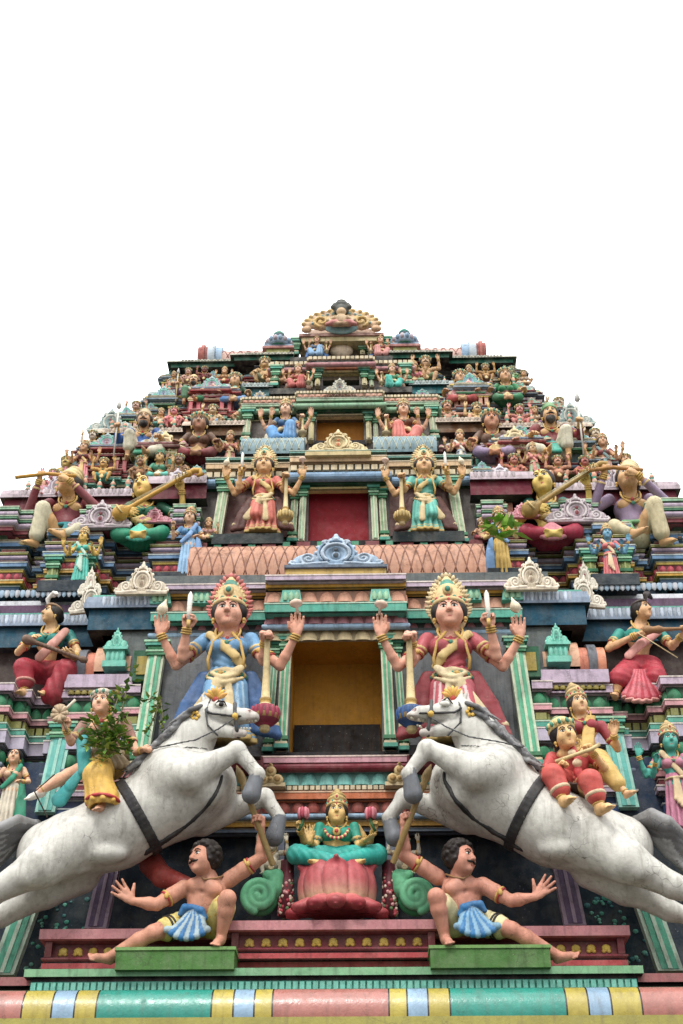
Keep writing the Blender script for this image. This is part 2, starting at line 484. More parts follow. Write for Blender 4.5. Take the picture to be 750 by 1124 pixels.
            for i in range(9):
                a = math.pi*(i/8)
                mb.ell(b+Fm@(np.array([-math.cos(a)*.103, -math.sin(a)*.103+.012, .04])*hs), np.array([.014, .014, .018])*hs, d if i % 2 else d2, Fm, 8, 6)
            mb.ell(b+Fm@(np.array([0, -.092, .10])*hs), np.array([.034, .018, .045])*hs, g, Fm, 10, 6)
            mb.ell(b+Fm@(np.array([0, -.108, .10])*hs), np.array([.018, .010, .024])*hs, d, Fm, 8, 6)
        fig.extra('crown', cr)
    if crown == 'turban':
        T = fig.part('turban')
        for i in range(5):
            T.torus(W(0, .02+.006*i, .065+.028*i), (.088-.008*i)*hs, (.026-.001*i)*hs, Fm@np.array([.12*(-1)**i, .25, 1]), 'crown', k=.006*hs)
        T.ell(W(0, .05, .13), np.array([.08, .085, .07])*hs, 'crown', Fm, k=.01*hs)
    if crown == 'feather':
        T = fig.part('headband')
        T.torus(W(0, .02, .075), .098*hs, .018*hs, Fm@np.array([0, .3, 1]), 'crown', k=.004*hs)
        P_ = fig.part('plume')
        for q in (-1, 0, 1):
            P_.chain([W(.0, -.08, .11), W(.02*q, -.10, .17), W(.05+.03*q, -.09, .22+.01*q), W(.11+.03*q, -.07, .225-.03*abs(q)), W(.14+.02*q, -.06, .19)], [.016*hs, .02*hs, .022*hs, .02*hs, .008*hs], 'plume', k=.004*hs)
    if crown == 'round':      # low jewelled band with round top
        def cr(mb, pal):
            g = pal.get('crown', (196, 160, 100)); d = pal.get('gem', (60, 130, 110)); d2 = pal.get('gem2', (170, 50, 55))
            b = W(0, .02, .06)
            mb.lathe([(r*hs, h*hs) for r, h in ((.1, -.01), (.118, .0), (.118, .03), (.10, .04), (.095, .09), (.06, .125), (.03, .135), (.034, .15), (.004, .165))], b, Fm@np.array([0, .25, 1]), [g, g, d2, g, d, g, g, g], 18)
            for i in range(11):
                a = math.pi*(i/10)
                mb.ell(b+Fm@(np.array([-math.cos(a)*.115, -math.sin(a)*.115, .05])*hs), np.array([.017, .015, .026])*hs, g if i % 2 else d, Fm, 8, 6)
        fig.extra('crown', cr)
    # earrings
    if female or crown:
        for sx in (-1, 1):
            def er(mb, pal, sx=sx):
                mb.ell(W(.097*sx, .0, -.045), np.array([.015, .015, .018])*hs, pal.get('gold', (200, 160, 70)), None, 8, 6)
                mb.ell(W(.097*sx, .0, -.068), np.array([.01, .01, .012])*hs, pal.get('gold', (200, 160, 70)), None, 8, 6)
            fig.extra('earring', er, True)

def hand(B, wr, d, n, side, typ='open', sc=1.0, col='skin', kk=None):
    """wr wrist, d direction of the hand, n palm normal, side +1/-1 thumb side"""
    d = nrm(d); n = np.asarray(n, float); n = nrm(n-d*n.dot(d)); t = np.cross(d, n)*side
    W = lambda a, b, c: wr+(d*a+t*b+n*c)*sc
    k = .008*sc
    B.cone(W(.0, 0, 0), W(.022, 0, 0), .026*sc, .030*sc, col, k=.012*sc, sq=(n, .65))
    B.cone(W(.03, .012, 0), W(.075, .018, 0), .026*sc, .022*sc, col, k=k, sq=(n, .75))
    B.cone(W(.03, -.012, 0), W(.070, -.022, 0), .026*sc, .020*sc, col, k=k, sq=(n, .75))
    offs = (.034, .012, -.011, -.033); L = (.070, .080, .074, .058); sp = (.10, .03, -.04, -.12)
    for o, l, s_ in zip(offs, L, sp):
        b0 = W(.082 if abs(o) < .02 else .076, o, 0)
        dd = nrm(d+t*s_)
        if typ == 'open': p1 = b0+(dd*.55+n*.06)*l*sc; p2 = p1+(dd*.48+n*.16)*l*sc; p3 = p2
        elif typ == 'spread':
            dd = nrm(d+t*s_*3.2); p1 = b0+(dd*.55)*l*sc; p2 = p1+(dd*.48+n*.10)*l*sc; p3 = p2
        elif typ == 'relax': p1 = b0+(dd*.45+n*.25)*l*sc; p2 = p1+(dd*.22+n*.42)*l*sc; p3 = p2
        else:   # fist
            p1 = b0+(d*.12+n*.42)*l*sc; p2 = p1+(-d*.42+n*.18)*l*sc; p3 = p2+(-d*.05-n*.30)*l*sc
        pts = [b0-d*.01*sc, p1, p2]+([p3] if typ == 'fist' else [])
        B.chain(pts, [.0115*sc, .0105*sc, .0088*sc, .0085*sc][:len(pts)], col, k=.003*sc)
    if typ == 'fist': th = [W(.02, .030, .01), W(.055, .045, .022), W(.085, .022, .045), W(.085, -.004, .05)]
    elif typ == 'spread': th = [W(.02, .028, 0), W(.045, .055, .012), W(.065, .085, .018)]
    else: th = [W(.02, .028, 0), W(.05, .050, .018), W(.085, .055, .028)]
    B.chain(th, [.014*sc, .0125*sc, .0105*sc, .0095*sc][:len(th)], col, k=.005*sc)

def arm(fig, sh, el, wr, d, n, side, typ='open', q=1.0, hq=1.15, sleeve=None, bangle=True, armlet=True, male=False, hcol='skin'):
    B = fig.part('body'); sh, el, wr = (np.asarray(p, float) for p in (sh, el, wr))
    m = 1.22 if male else 1.0
    mid = sh*.55+el*.45
    B.cone(sh, mid, .056*q*m, .052*q*m, k=.03*q); B.cone(mid, el, .052*q*m, .040*q*m, k=.02*q)
    m2 = el*.7+wr*.3
    B.cone(el, m2, .040*q*m, .043*q*m, k=.015*q); B.cone(m2, wr, .043*q*m, .028*q, k=.015*q)
    hand(B, wr, d, n, side, typ, hq*q, hcol)
    if sleeve is not None:
        C = fig.part('blouse'); e = sh+(el-sh)*sleeve
        C.cone(sh, e, .066*q*m, .060*q*m, 'blouse', k=.02*q)
        if sleeve >= .85:
            C.cone(el, el*.25+wr*.75, .052*q*m, .046*q, 'blouse', k=.02*q); e2 = el*.25+wr*.75; C.torus(e2, .043*q, .010*q, wr-el, 'trim', k=.004)
        else: C.torus(e, .054*q*m, .012*q, el-sh, 'trim', k=.004)
    if bangle:
        def bj(mb, pal):
            g = pal.get('gold', (200, 160, 70)); ax = nrm(wr-el)
            mb.tube([wr-ax*.058*q, wr-ax*.0*q], .0355*q*(1.05 if male else 1), pal.get('bangle', (170, 120, 60)), 12)
            for k_, r_ in ((.0, .034), (.022, .036), (.044, .037)): ring(mb, wr-ax*(.006+k_)*q, ax, r_*q*(1.05 if male else 1.0), .010*q, g)
        fig.extra('bangle', bj, True)
    if armlet:
        def aj(mb, pal):
            ax = nrm(el-sh); ring(mb, sh+(el-sh)*.6, ax, .053*q*m, .010*q, pal.get('gold', (200, 160, 70))); ring(mb, sh+(el-sh)*.66, ax, .052*q*m, .008*q, pal.get('gem2', (160, 60, 50)))
            mb.ell(sh+(el-sh)*.6+V3(0, -.056*q*m, 0), np.array([.02, .014, .026])*q, pal.get('gold', (200, 160, 70)), None, 8, 6)
        fig.extra('armlet', aj, True)

def ring(mb, c, axis, Rr, r, col, n=14, m=6, arc=None):
    Fm = frame(axis, [0, 0, 1] if abs(nrm(axis)[2]) < .9 else [0, 1, 0])
    pts = [c+Fm@np.array([math.cos(a)*Rr, 0, math.sin(a)*Rr]) for a in np.linspace(0, 2*math.pi, n+1)]
    mb.tube(pts, r, col, m, cap=False)

def leg(fig, hip, knee, ank, toe, q=1.0, male=False, anklet=True, cloth=None, fcol='skin'):
    """toe: direction of the foot"""
    B = fig.part('body'); hip, knee, ank = (np.asarray(p, float) for p in (hip, knee, ank)); m = 1.12 if male else 1
    B.cone(hip, hip*.4+knee*.6, .092*q*m, .076*q*m, k=.03*q); B.cone(hip*.4+knee*.6, knee, .076*q*m, .060*q*m, k=.02*q)
    c = knee*.68+ank*.32; t = nrm(toe)
    B.cone(knee, c, .056*q*m, .058*q*m, k=.02*q); B.cone(c, ank, .058*q*m, .036*q*m, k=.02*q)
    ax = nrm(knee-ank); t = nrm(t-ax*t.dot(ax)*.6); sole = nrm(np.cross(np.cross(t, ax), t))
    heel = ank-sole*.035*q-t*.02*q
    s_ = np.cross(t, sole)
    B.cone(heel, ank+t*.10*q-sole*.045*q, .036*q, .032*q, fcol, k=.025*q)
    B.cone(ank-sole*.01*q, ank+t*.13*q-sole*.05*q, .032*q, .022*q, fcol, k=.02*q, sq=None)
    for i in range(5):
        o = (.030-.015*i)*q
        b0 = ank+t*.125*q-sole*.054*q+s_*o
        B.cone(b0, b0+t*(.042-.004*abs(i-1))*q, .0115*q, .009*q, fcol, k=.004*q)
    if anklet:
        fig.extra('anklet', lambda mb, pal: ring(mb, ank+ax*.02*q, ax, .042*q, .009*q, pal.get('gold', (200, 160, 70))), True)

def torso(fig, pel, chest, neck, q=1.0, female=True, fwd=(0, -1, 0), hip_w=1.0, blouse=True, necklace=True):
    B = fig.part('body'); pel, chest, neck = (np.asarray(p, float) for p in (pel, chest, neck))
    up = nrm(chest-pel); Fm = frame(fwd, up); W = lambda b, x, y, z: b+Fm@(np.array([x, y, z])*q)
    mid = pel*.5+chest*.5
    if female:
        B.ell(pel, np.array([.155*hip_w, .115, .12])*q, rot=Fm, k=.04*q); B.ell(mid, np.array([.105, .085, .12])*q, rot=Fm, k=.05*q)
        B.ell(chest, np.array([.168, .10, .155])*q, rot=Fm, k=.05*q)
        if blouse:
            C = fig.part('blouse')
            C.ell(W(chest, 0, 0, .0), np.array([.178, .112, .135])*q, 'blouse', Fm, k=.03*q)
            for sx in (-1, 1): C.ell(W(chest, .075*sx, -.078, -.015), np.array([.076, .072, .074])*q, 'blouse', Fm, k=.02*q)
            C.ell(W(chest, 0, -.06, .14), np.array([.075, .09, .055])*q, 'trim', Fm, k=.01*q, sub=True)
    else:
        B.ell(pel, np.array([.145, .11, .115])*q, rot=Fm, k=.04*q); B.ell(W(mid, 0, -.012, 0), np.array([.125, .105, .13])*q, rot=Fm, k=.06*q)
        B.ell(W(chest, 0, .01, .0), np.array([.17, .105, .15])*q, rot=Fm, k=.05*q)
        for sx in (-1, 1): B.ell(W(chest, .075*sx, -.07, .02), np.array([.085, .045, .06])*q, rot=Fm, k=.025*q)
        if blouse:
            C = fig.part('blouse'); C.ell(W(chest, 0, .01, -.01), np.array([.182, .122, .165])*q, 'blouse', Fm, k=.05*q)
            C.ell(W(mid, 0, -.012, 0), np.array([.137, .117, .135])*q, 'blouse', Fm, k=.05*q)
    B.cone(chest+up*.08*q, neck, .075*q, .064*q, k=.05*q); fig.nk = neck; fig.nr = .066*q
    if necklace:
        def jw(mb, pal):
            g = pal.get('gold', (200, 160, 70)); g2 = pal.get('gem2', (160, 40, 45))
            for rx, rz, y, r in ((.072, .07, -.085, .010), (.10, .125, -.125, .011)):
                if not female: y = -.105 if rz < .1 else -.125
                pts = [W(chest, math.sin(a)*rx, y*(.55+.45*math.cos(a)), .14-rz*math.cos(a)) for a in np.linspace(-1.9, 1.9, 13)]
                mb.tube(pts, r*q, g, 6)
                mb.ell(W(chest, 0, y-.008, .14-rz-.012), np.array([.02, .014, .024])*q, g2 if rz < .1 else pal.get('gem', (50, 120, 100)), Fm, 8, 6)
        fig.extra('necklace', jw)
    return Fm

def folds(c, axis_n, amp, sharp=1.0, ref=(0, -1, 0)):
    """pleats running around a vertical-ish axis through c"""
    c = np.asarray(c, f32)
    def f(P, h):
        a = np.arctan2(P[..., 0]-c[0], -(P[..., 1]-c[1])); w = np.sin(a*axis_n)
        return -(1.35*amp*(np.abs(w)**.7*np.sign(w))).astype(f32)*smoothstep(0, .6, np.ones_like(a) if h is None else h+.25).astype(f32)
    return f
def zfolds(k, amp, ph=0, dirv=(0.3, 0, 1)):
    dv = np.asarray(dirv, f32)
    def f(P, h): return (amp*np.sin((P@dv)*k+ph)).astype(f32)
    return f
# ------------------------------------------------------------------ statue poses (facing -y, z up, metres before scaling)
def lower_skirt(fig, pel, hem_z, r0, r1, r2, q=1.0, n=11, amp=.011, yc=-.03, sq=.72, sway=0.0):
    K = fig.part('skirt'); pel = np.asarray(pel, float)
    mid = V3(pel[0]+sway*.5, pel[1]+yc*.7, (pel[2]*.5+hem_z*.5)); bot = V3(pel[0]+sway, pel[1]+yc, hem_z+.03)
    K.cone(pel+V3(0, 0, .07*q), mid, r0, r1, 'skirt', k=.03, sq=((0, 1, 0), sq), disp=folds(pel, n, amp))
    K.cone(mid, bot, r1, r2, 'skirt', k=.03, sq=((0, 1, 0), sq), disp=folds(mid, n, amp*1.5))
    K.box(bot-V3(0, 0, .30+.03), (.8, .8, .30), .01, 'skirt', k=.01, sub=True)

def sash(fig, pts, w, th, n, col='sash', name='sash', k=.01):
    K = fig.part(name)
    for a, b in zip(pts[:-1], pts[1:]): K.cone(a, b, w, w, col, k=k, sq=(n, th/w))

def make_guardian(j=0):
    f = Fig(); pel, ch, nk, hd = V3(0, 0, .66), V3(0, -.01, 1.04), V3(0, -.03, 1.27), V3(0, -.07, 1.47)
    torso(f, pel, ch, nk, 1.12)
    head(f, hd, (.06*j, -1, .06), (.03*j, .0, 1), 1.42, hair='long', crown='flame')
    lower_skirt(f, pel, 0, .165, .205, .27, n=13, amp=.012)
    # knee pushing the cloth, drape across, falling side panels
    K = f.part('skirt')
    K.cone((-.09, -.1, .58), (-.1, -.2, .30), .10, .09, 'skirt', k=.08); K.cone((.09, -.08, .58), (.11, -.13, .25), .10, .09, 'skirt', k=.08)
    D = f.part('drape')
    D.cone((.13, -.13, .76), (-.04, -.20, .60), .04, .06, 'sash', k=.02, sq=((0, 1, 0), .5)); D.cone((-.04, -.20, .60), (-.23, -.17, .26), .06, .07, 'sash', k=.02, sq=((0, 1, 0), .45))
    D.torus((0, -.005, .73), .158, .022, (0, .05, 1), 'sash', k=.01)
    D.ell((0, -.15, .73), (.06, .035, .045), 'sash', k=.015)
    for dz, w_ in ((0, .12), (.055, .15)):
        D.chain([V3(-w_, -.15, .71-dz), V3(-w_*.5, -.185, .66-dz), V3(0, -.20, .635-dz), V3(w_*.5, -.185, .66-dz), V3(w_, -.14, .71-dz)], [.018, .026, .03, .026, .018], 'sash', k=.01)
    D.chain([V3(.02, -.18, .66), V3(.05, -.21, .45), V3(.06, -.23, .20)], [.03, .04, .055], 'sash', k=.01, sq=((0, 1, 0), .5))
    f.part('blouse').ell((0, -.012, .865), (.135, .11, .15), 'blouse', k=.05, disp=zfolds(70, .005, dirv=(.6, 0, 1)))
    f.part('blouse').chain([V3(-.16, -.06, 1.17), V3(-.05, -.15, 1.03), V3(.08, -.15, .90), V3(.14, -.09, .80)], [.04, .045, .045, .04], 'trim', k=.012, sq=((0, 1, 0), .5))
    P_ = f.part('side_panel')
    for sx in (-1, 1):
        for i in range(5): P_.chain([V3((.17+.015*i)*sx, .02, .76), V3((.22+.035*i)*sx, .0-.01*(i % 2), .44), V3((.24+.055*i)*sx, -.02-.015*(i % 2), .14-.012*i)], [.035, .042, .045], 'panel', k=.018)
        P_.cone((.28*sx, -.03, .13), (.45*sx, -.03, .20), .03, .03, 'sash', k=.01)
    sh = lambda sx, dy=0, dz=0: V3(.20*sx, .0+dy, 1.15+dz)
    arm(f, sh(-1, .05), (-.46, .0, .86-.03*j), (-.60-.02*j, -.12, 1.16-.05*j), (.06*j, -.15, 1), (0, -1, -.1), 1, 'open', 1.1, 1.25)
    arm(f, sh(-1), (-.40, -.10, .90), (-.35, -.24, 1.17), (.1, -.1, 1), (.3, -1, 0), 1, 'fist', 1.1, 1.25, sleeve=.45)
    arm(f, sh(1), (.33+.03*j, -.08, .86-.02*j), (.35, -.27, 1.00), (.1, -.6, .35), (0, -.4, -1), 1, 'fist', 1.1, 1.25, sleeve=.45)
    arm(f, sh(1, .05), (.47, .0, .84), (.62, -.12, 1.14), (.05, -.15, 1), (0, -1, -.1), -1, 'open', 1.1, 1.25)
    f.extra('knife', lambda mb, pal: (mb.tube([(-.33, -.31, 1.20), (-.33, -.31, 1.33), (-.325, -.31, 1.50), (-.325, -.31, 1.545)], [.016, .022, .024, .004], (225, 222, 212), 7),
                                      mb.tube([(-.33, -.31, 1.14), (-.33, -.31, 1.22)], .018, pal['gold'], 7)))
    def mace(mb, pal):
        g = pal['mace']; b = pal['bulb']
        mb.lathe([(.0, 1.07), (.022, 1.06), (.026, 1.0), (.03, .60), (.04, .36), (.05, .345), (.052, .32), (.04, .30), (.075, .27), (.118, .22), (.126, .17), (.118, .12), (.075, .075), (.04, .06), (.05, .03), (.035, .0), (.0, -.01)],
                 (.375, -.34, .0), (0, .03, 1), [g, g, g, g, g, pal['gold'], pal['gold'], g, b, b, pal['gold'], b, b, g, g, g], 20)
        for i in range(14):
            a = 2*math.pi*i/14; c = V3(.375, -.335, .185)
            mb.ell(c+V3(math.cos(a)*.112, math.sin(a)*.112, 0), (.022, .022, .07), b, None, 8, 6)
    f.extra('mace', mace)
    f.extra('emblem', lambda mb, pal: mb.lathe([(.0, -.02), (.03, .0), (.052, .04), (.045, .075), (.02, .12), (.002, .17)], (-.60, -.19, 1.36), (.25, 0, 1), (225, 210, 180), 12), True)
    f.extra('emblem', lambda mb, pal: mb.lathe([(.012, -.02), (.014, .05), (.055, .08), (.06, .10), (.055, .12), (.01, .15)], (.63, -.19, 1.36), (-.15, 0, 1), (220, 190, 170), 12), True)
    def gar(mb, pal):
        for sx in (-1, 1):
            mb.tube([(sx*.04, -.13, 1.17), (sx*.12, -.16, 1.05), (sx*.16, -.15, .86), (sx*.15, -.14, .75)], .014, pal['gold'], 6)
    f.extra('garland', gar)
    def belt(mb, pal):
        for k_ in range(13):
            a = -1.35+2.7*k_/12
            mb.ell((math.sin(a)*.175, -.005-math.cos(a)*.165, .705), (.022, .018, .026), pal['gold'] if k_ % 2 else pal['gem'], None, 8, 5)
        ring(mb, V3(0, -.005, .705), (0, 0, 1), .17, .012, pal['gold'], 20)
    f.extra('belt', belt)
    return f

def make_standing():
    f = Fig(); pel, ch, nk, hd = V3(.02, 0, .72), V3(0, 0, 1.06), V3(0, -.02, 1.28), V3(0, -.06, 1.46)
    torso(f, pel, ch, nk, 1.05); head(f, hd, (0, -1, .08), (.05, 0, 1), 1.35, hair='long', crown='tall')
    lower_skirt(f, pel, 0, .155, .19, .23, n=12, amp=.012)
    D = f.part('sash'); D.torus((.02, 0, .79), .15, .02, (0, 0, 1), 'sash', k=.01)
    for i in range(4): D.cone((-.03+.02*i, -.14, .76), (-.06+.04*i, -.2, .42-.05*i), .02, .03, 'sash', k=.01)
    D.cone((-.15, -.07, 1.2), (.1, -.14, .85), .05, .045, 'sash', k=.02, sq=((0, 1, 0), .5))
    for sx in (-1, 1):
        arm(f, (.19*sx, .0, 1.16), (.42*sx, -.02, .86), (.52*sx, -.14, 1.13), (.02*sx, -.15, 1), (0, -1, -.1), -sx, 'open', 1.05, 1.2, sleeve=.4)
        arm(f, (.18*sx, .0, 1.14), (.33*sx, -.06, .84), (.30*sx, -.26, .98), (.1*sx, -.5, .7), (0, -.7, .7), -sx, 'relax', 1.0, 1.1)
    return f

def make_plain_standing():       # two arms, long sari with a falling end
    f = Fig(); pel, ch, nk, hd = V3(.0, 0, .80), V3(0, 0, 1.14), V3(0, -.02, 1.36), V3(0, -.06, 1.54)
    torso(f, pel, ch, nk, 1.05); head(f, hd, (.1, -1, .1), (.08, 0, 1), 1.3, hair='long', crown='tall')
    lower_skirt(f, pel, 0, .155, .19, .22, n=10, amp=.012)
    D = f.part('sari_end'); D.chain([V3(.15, -.08, 1.28), V3(.02, -.16, 1.0), V3(-.14, -.12, .84)], [.055, .06, .05], 'sash', k=.02, sq=((0, 1, 0), .5))
    D.chain([V3(.2, .0, 1.0), V3(.25, -.08, .6), V3(.27, -.1, .08)], [.05, .10, .13], 'sash', k=.02, sq=((0, 1, 0), .35))
    arm(f, (-.19, 0, 1.24), (-.36, -.04, .98), (-.34, -.22, 1.18), (0, -.2, 1), (0, -1, 0), 1, 'fist', 1.0, 1.2, sleeve=.45)
    arm(f, (.19, 0, 1.24), (.34, -.03, .98), (.26, -.24, .90), (-.4, -.7, 0), (0, 0, -1), -1, 'relax', 1.0, 1.2, sleeve=.45)
    return f

def seat_legs_crossed(f, q=1.0, knee=.34, skirt='skirt', pel=V3(0, 0, .14)):
    for sx in (-1, 1):
        leg(f, pel+V3(.09*sx, -.03, -.02), (knee*sx, -.22, .14), (.06*sx, -.33, .06), (-sx, -.35, -.0), .95*q, anklet=True)
        K = f.part(skirt)
        K.cone(pel+V3(.08*sx, -.02, .0), (knee*sx, -.21, .15), .12*q, .095*q, 'skirt', k=.03, disp=zfolds(95, .0035, dirv=(1, .4, .3)))
        K.cone((knee*sx, -.21, .14), (.14*sx, -.31, .08), .09*q, .07*q, 'skirt', k=.03)
    f.part(skirt).ell(pel+V3(0, 0, .02), (.17*q, .13*q, .13*q), 'skirt', k=.03)

def fan_pleats(f, c, n=7, w=.2, h=.22, col='fan', name='pleats'):
    K = f.part(name)
    for i in range(n):
        a = -1.0+2.0*i/(n-1)
        K.cone(c, c+V3(math.sin(a*.75)*w, -.06, -math.cos(a*.7)*h), .02, .034, col, k=.006)

def veena(mb, pal, a, b, off=(0, 0, 0)):
    a, b = np.asarray(a, float), np.asarray(b, float); d = nrm(b-a)
    w = pal['wood']
    mb.lathe([(.0, -.11), (.05, -.10), (.095, -.05), (.105, .0), (.085, .06), (.04, .12), (.028, .18)], a, d, w, 16)
    mb.lathe([(.036, 0), (.03, .2), (.026, np.linalg.norm(b-a)-.05), (.05, np.linalg.norm(b-a)), (.03, np.linalg.norm(b-a)+.06)], a, d, w, 12)
    # scroll head curling over
    s_ = nrm(np.cross(d, [0, 1, 0])); s_ = s_ if s_[2] < 0 else -s_
    mb.tube([b, b+d*.09, b+d*.15+s_*.04, b+d*.13+s_*.10, b+d*.07+s_*.09], [.034, .04, .036, .032, .02], w, 10)
    for i in range(4): mb.tube([b-d*(.03+.05*i)+V3(0, -.03, 0), b-d*(.03+.05*i)+V3(0, -.1, .02)], .009, pal['trim'], 6)
    for k_ in (-1, 0, 1): mb.tube([a+V3(0, -.115, .0)+s_*.012*k_, b+V3(0, -.045, 0)+s_*.012*k_], .003, (210, 200, 160), 4)
    mb.tube([a-s_*.07+V3(0, -.11, 0), a+s_*.07+V3(0, -.11, 0)], .012, pal['trim'], 6)

def make_veena_player(flip=1):
    f = Fig(); pel, ch, nk, hd = V3(0, .02, .16), V3(0, .0, .54), V3(-.02, -.02, .76), V3(-.04, -.06, .96)
    torso(f, pel, ch, nk, 1.08); head(f, hd, (-.25, -1, .12), (-.12, 0, 1), 1.4, hair='bun')
    seat_legs_crossed(f, 1.05, .27)
    fan_pleats(f, V3(0, -.27, .24), 9, .24, .24)
    fan_pleats(f, V3(0, -.17, .42), 5, .15, .12, col='sash', name='waist_fan')
    arm(f, (-.2, 0, .66), (-.36, -.06, .36), (-.18, -.30, .42), (.5, -.4, -.2), (-.2, 1, .2), -1, 'relax', 1.05, 1.2, sleeve=.5)
    arm(f, (.2, 0, .66), (.50, -.06, .42), (.48, -.2, .78), (-.2, -.1, 1), (-.5, -.9, 0), -1, 'fist', 1.05, 1.2, sleeve=.5)
    f.extra('veena', lambda mb, pal: veena(mb, pal, (-.24, -.36, .36), (.56, -.29, .96)))
    return f

def make_flute_player(kn=-1):
    f = Fig(); pel, ch, nk, hd = V3(.03, .02, .16), V3(.02, .0, .55), V3(.02, -.03, .77), V3(.02, -.08, .96)
    torso(f, pel, ch, nk, 1.1, female=False, blouse=True); head(f, hd, (-.25, -1, .2), (.12, 0, 1), 1.35, hair='long', female=False, beard=None, crown='turban')
    leg(f, (.07*kn, -.02, .16), (.22*kn, -.28, .46), (.28*kn, -.20, .04), (.6*kn, -.7, 0), 1.05, male=True)
    leg(f, (-.12*kn, -.02, .14), (-.25*kn, -.27, .17), (-.08*kn, -.34, .06), (kn, -.4, 0), 1.05, male=True)
    K = f.part('dhoti'); K.ell(pel+V3(0, 0, .02), (.19, .15, .14), 'skirt', k=.04)
    K.cone((.07*kn, -.02, .16), (.22*kn, -.26, .45), .105, .082, 'skirt', k=.05, disp=zfolds(150, .0022, dirv=(1, .3, .35))); K.cone((.22*kn, -.28, .46), (.27*kn, -.22, .12), .082, .092, 'skirt', k=.05, disp=zfolds(150, .0022, dirv=(1, .3, .35)))
    K.cone((-.12*kn, -.02, .14), (-.25*kn, -.27, .17), .115, .085, 'skirt', k=.05); K.cone((-.25*kn, -.27, .16), (-.14*kn, -.33, .08), .085, .06, 'skirt', k=.04)
    D = f.part('sash'); D.torus((.03, .01, .30), .17, .026, (0, 0, 1), 'sash', k=.01)
    for i in range(4): D.cone((-kn*(.06+.02*i), -.16, .3), (-kn*(.05+.05*i), -.27, .1), .024, .036, 'sash', k=.008)
    arm(f, (-.22, 0, .68), (-.44, -.12, .48), (-.30, -.30, .84), (.1, -.3, .9), (.6, .6, .3), 1, 'fist', 1.05, 1.2, sleeve=.95)
    arm(f, (.24, 0, .68), (.44, -.14, .50), (.06, -.33, .82), (-.8, -.2, .4), (0, .8, -.5), 1, 'fist', 1.05, 1.2, sleeve=.95)
    f.extra('flute', lambda mb, pal: mb.tube([(.14, -.28, .90), (-.20, -.34, .90), (-.58, -.36, .84)], [.022, .024, .024], pal['wood'], 8))
    return f

def make_spearman(beard='full', crown='turban', spear=True):
    f = Fig(); pel, ch, nk, hd = V3(.0, .02, .18), V3(0, .0, .58), V3(0, -.03, .81), V3(0, -.07, 1.0)
    torso(f, pel, ch, nk, 1.15, female=False, blouse=True); head(f, hd, (.05, -1, .15), (0, 0, 1), 1.35, hair='long', female=False, beard=beard, crown=crown)
    for sx, kn, ak in ((-1, V3(-.2, -.30, .48), V3(-.22, -.24, .04)), (1, V3(.36, -.24, .18), V3(.14, -.36, .06))):
        leg(f, (.1*sx, -.02, .16), kn, ak, (-.2*sx, -.9, 0), 1.05, male=True)
        K = f.part('dhoti'); K.cone((.09*sx, -.01, .17), kn, .13, .10, 'skirt', k=.05, disp=zfolds(70, .0035))
        K.cone(kn, kn*.45+ak*.55, .10, .10, 'skirt', k=.04)
    f.part('dhoti').ell(pel+V3(0, 0, .02), (.19, .15, .14), 'skirt', k=.04)
    D = f.part('sash'); D.torus((0, .01, .34), .18, .028, (0, 0, 1), 'sash', k=.01)
    for i in range(4): D.cone((-.03+.02*i, -.17, .33), (-.08+.05*i, -.28, .1), .026, .04, 'sash', k=.008)
    arm(f, (-.24, 0, .72), (-.46, -.1, .48), (-.44, -.30, .62), (0, -.8, .4), (.4, 0, -.6), 1, 'fist', 1.1, 1.2, sleeve=.9, male=True)
    arm(f, (.24, 0, .72), (.44, -.08, .44), (.36, -.30, .42), (-.3, -.8, -.1), (0, 0, -1), -1, 'relax', 1.1, 1.2, sleeve=.9, male=True)
    if spear: f.extra('spear', lambda mb, pal: (mb.tube([(-.44, -.36, -.02), (-.43, -.36, 1.0)], .016, pal['mace'], 7), mb.lathe([(.016, 0), (.05, .05), (.035, .12), (.002, .22)], (-.43, -.36, 1.0), (0, 0, 1), (190, 190, 185), 8)))
    return f

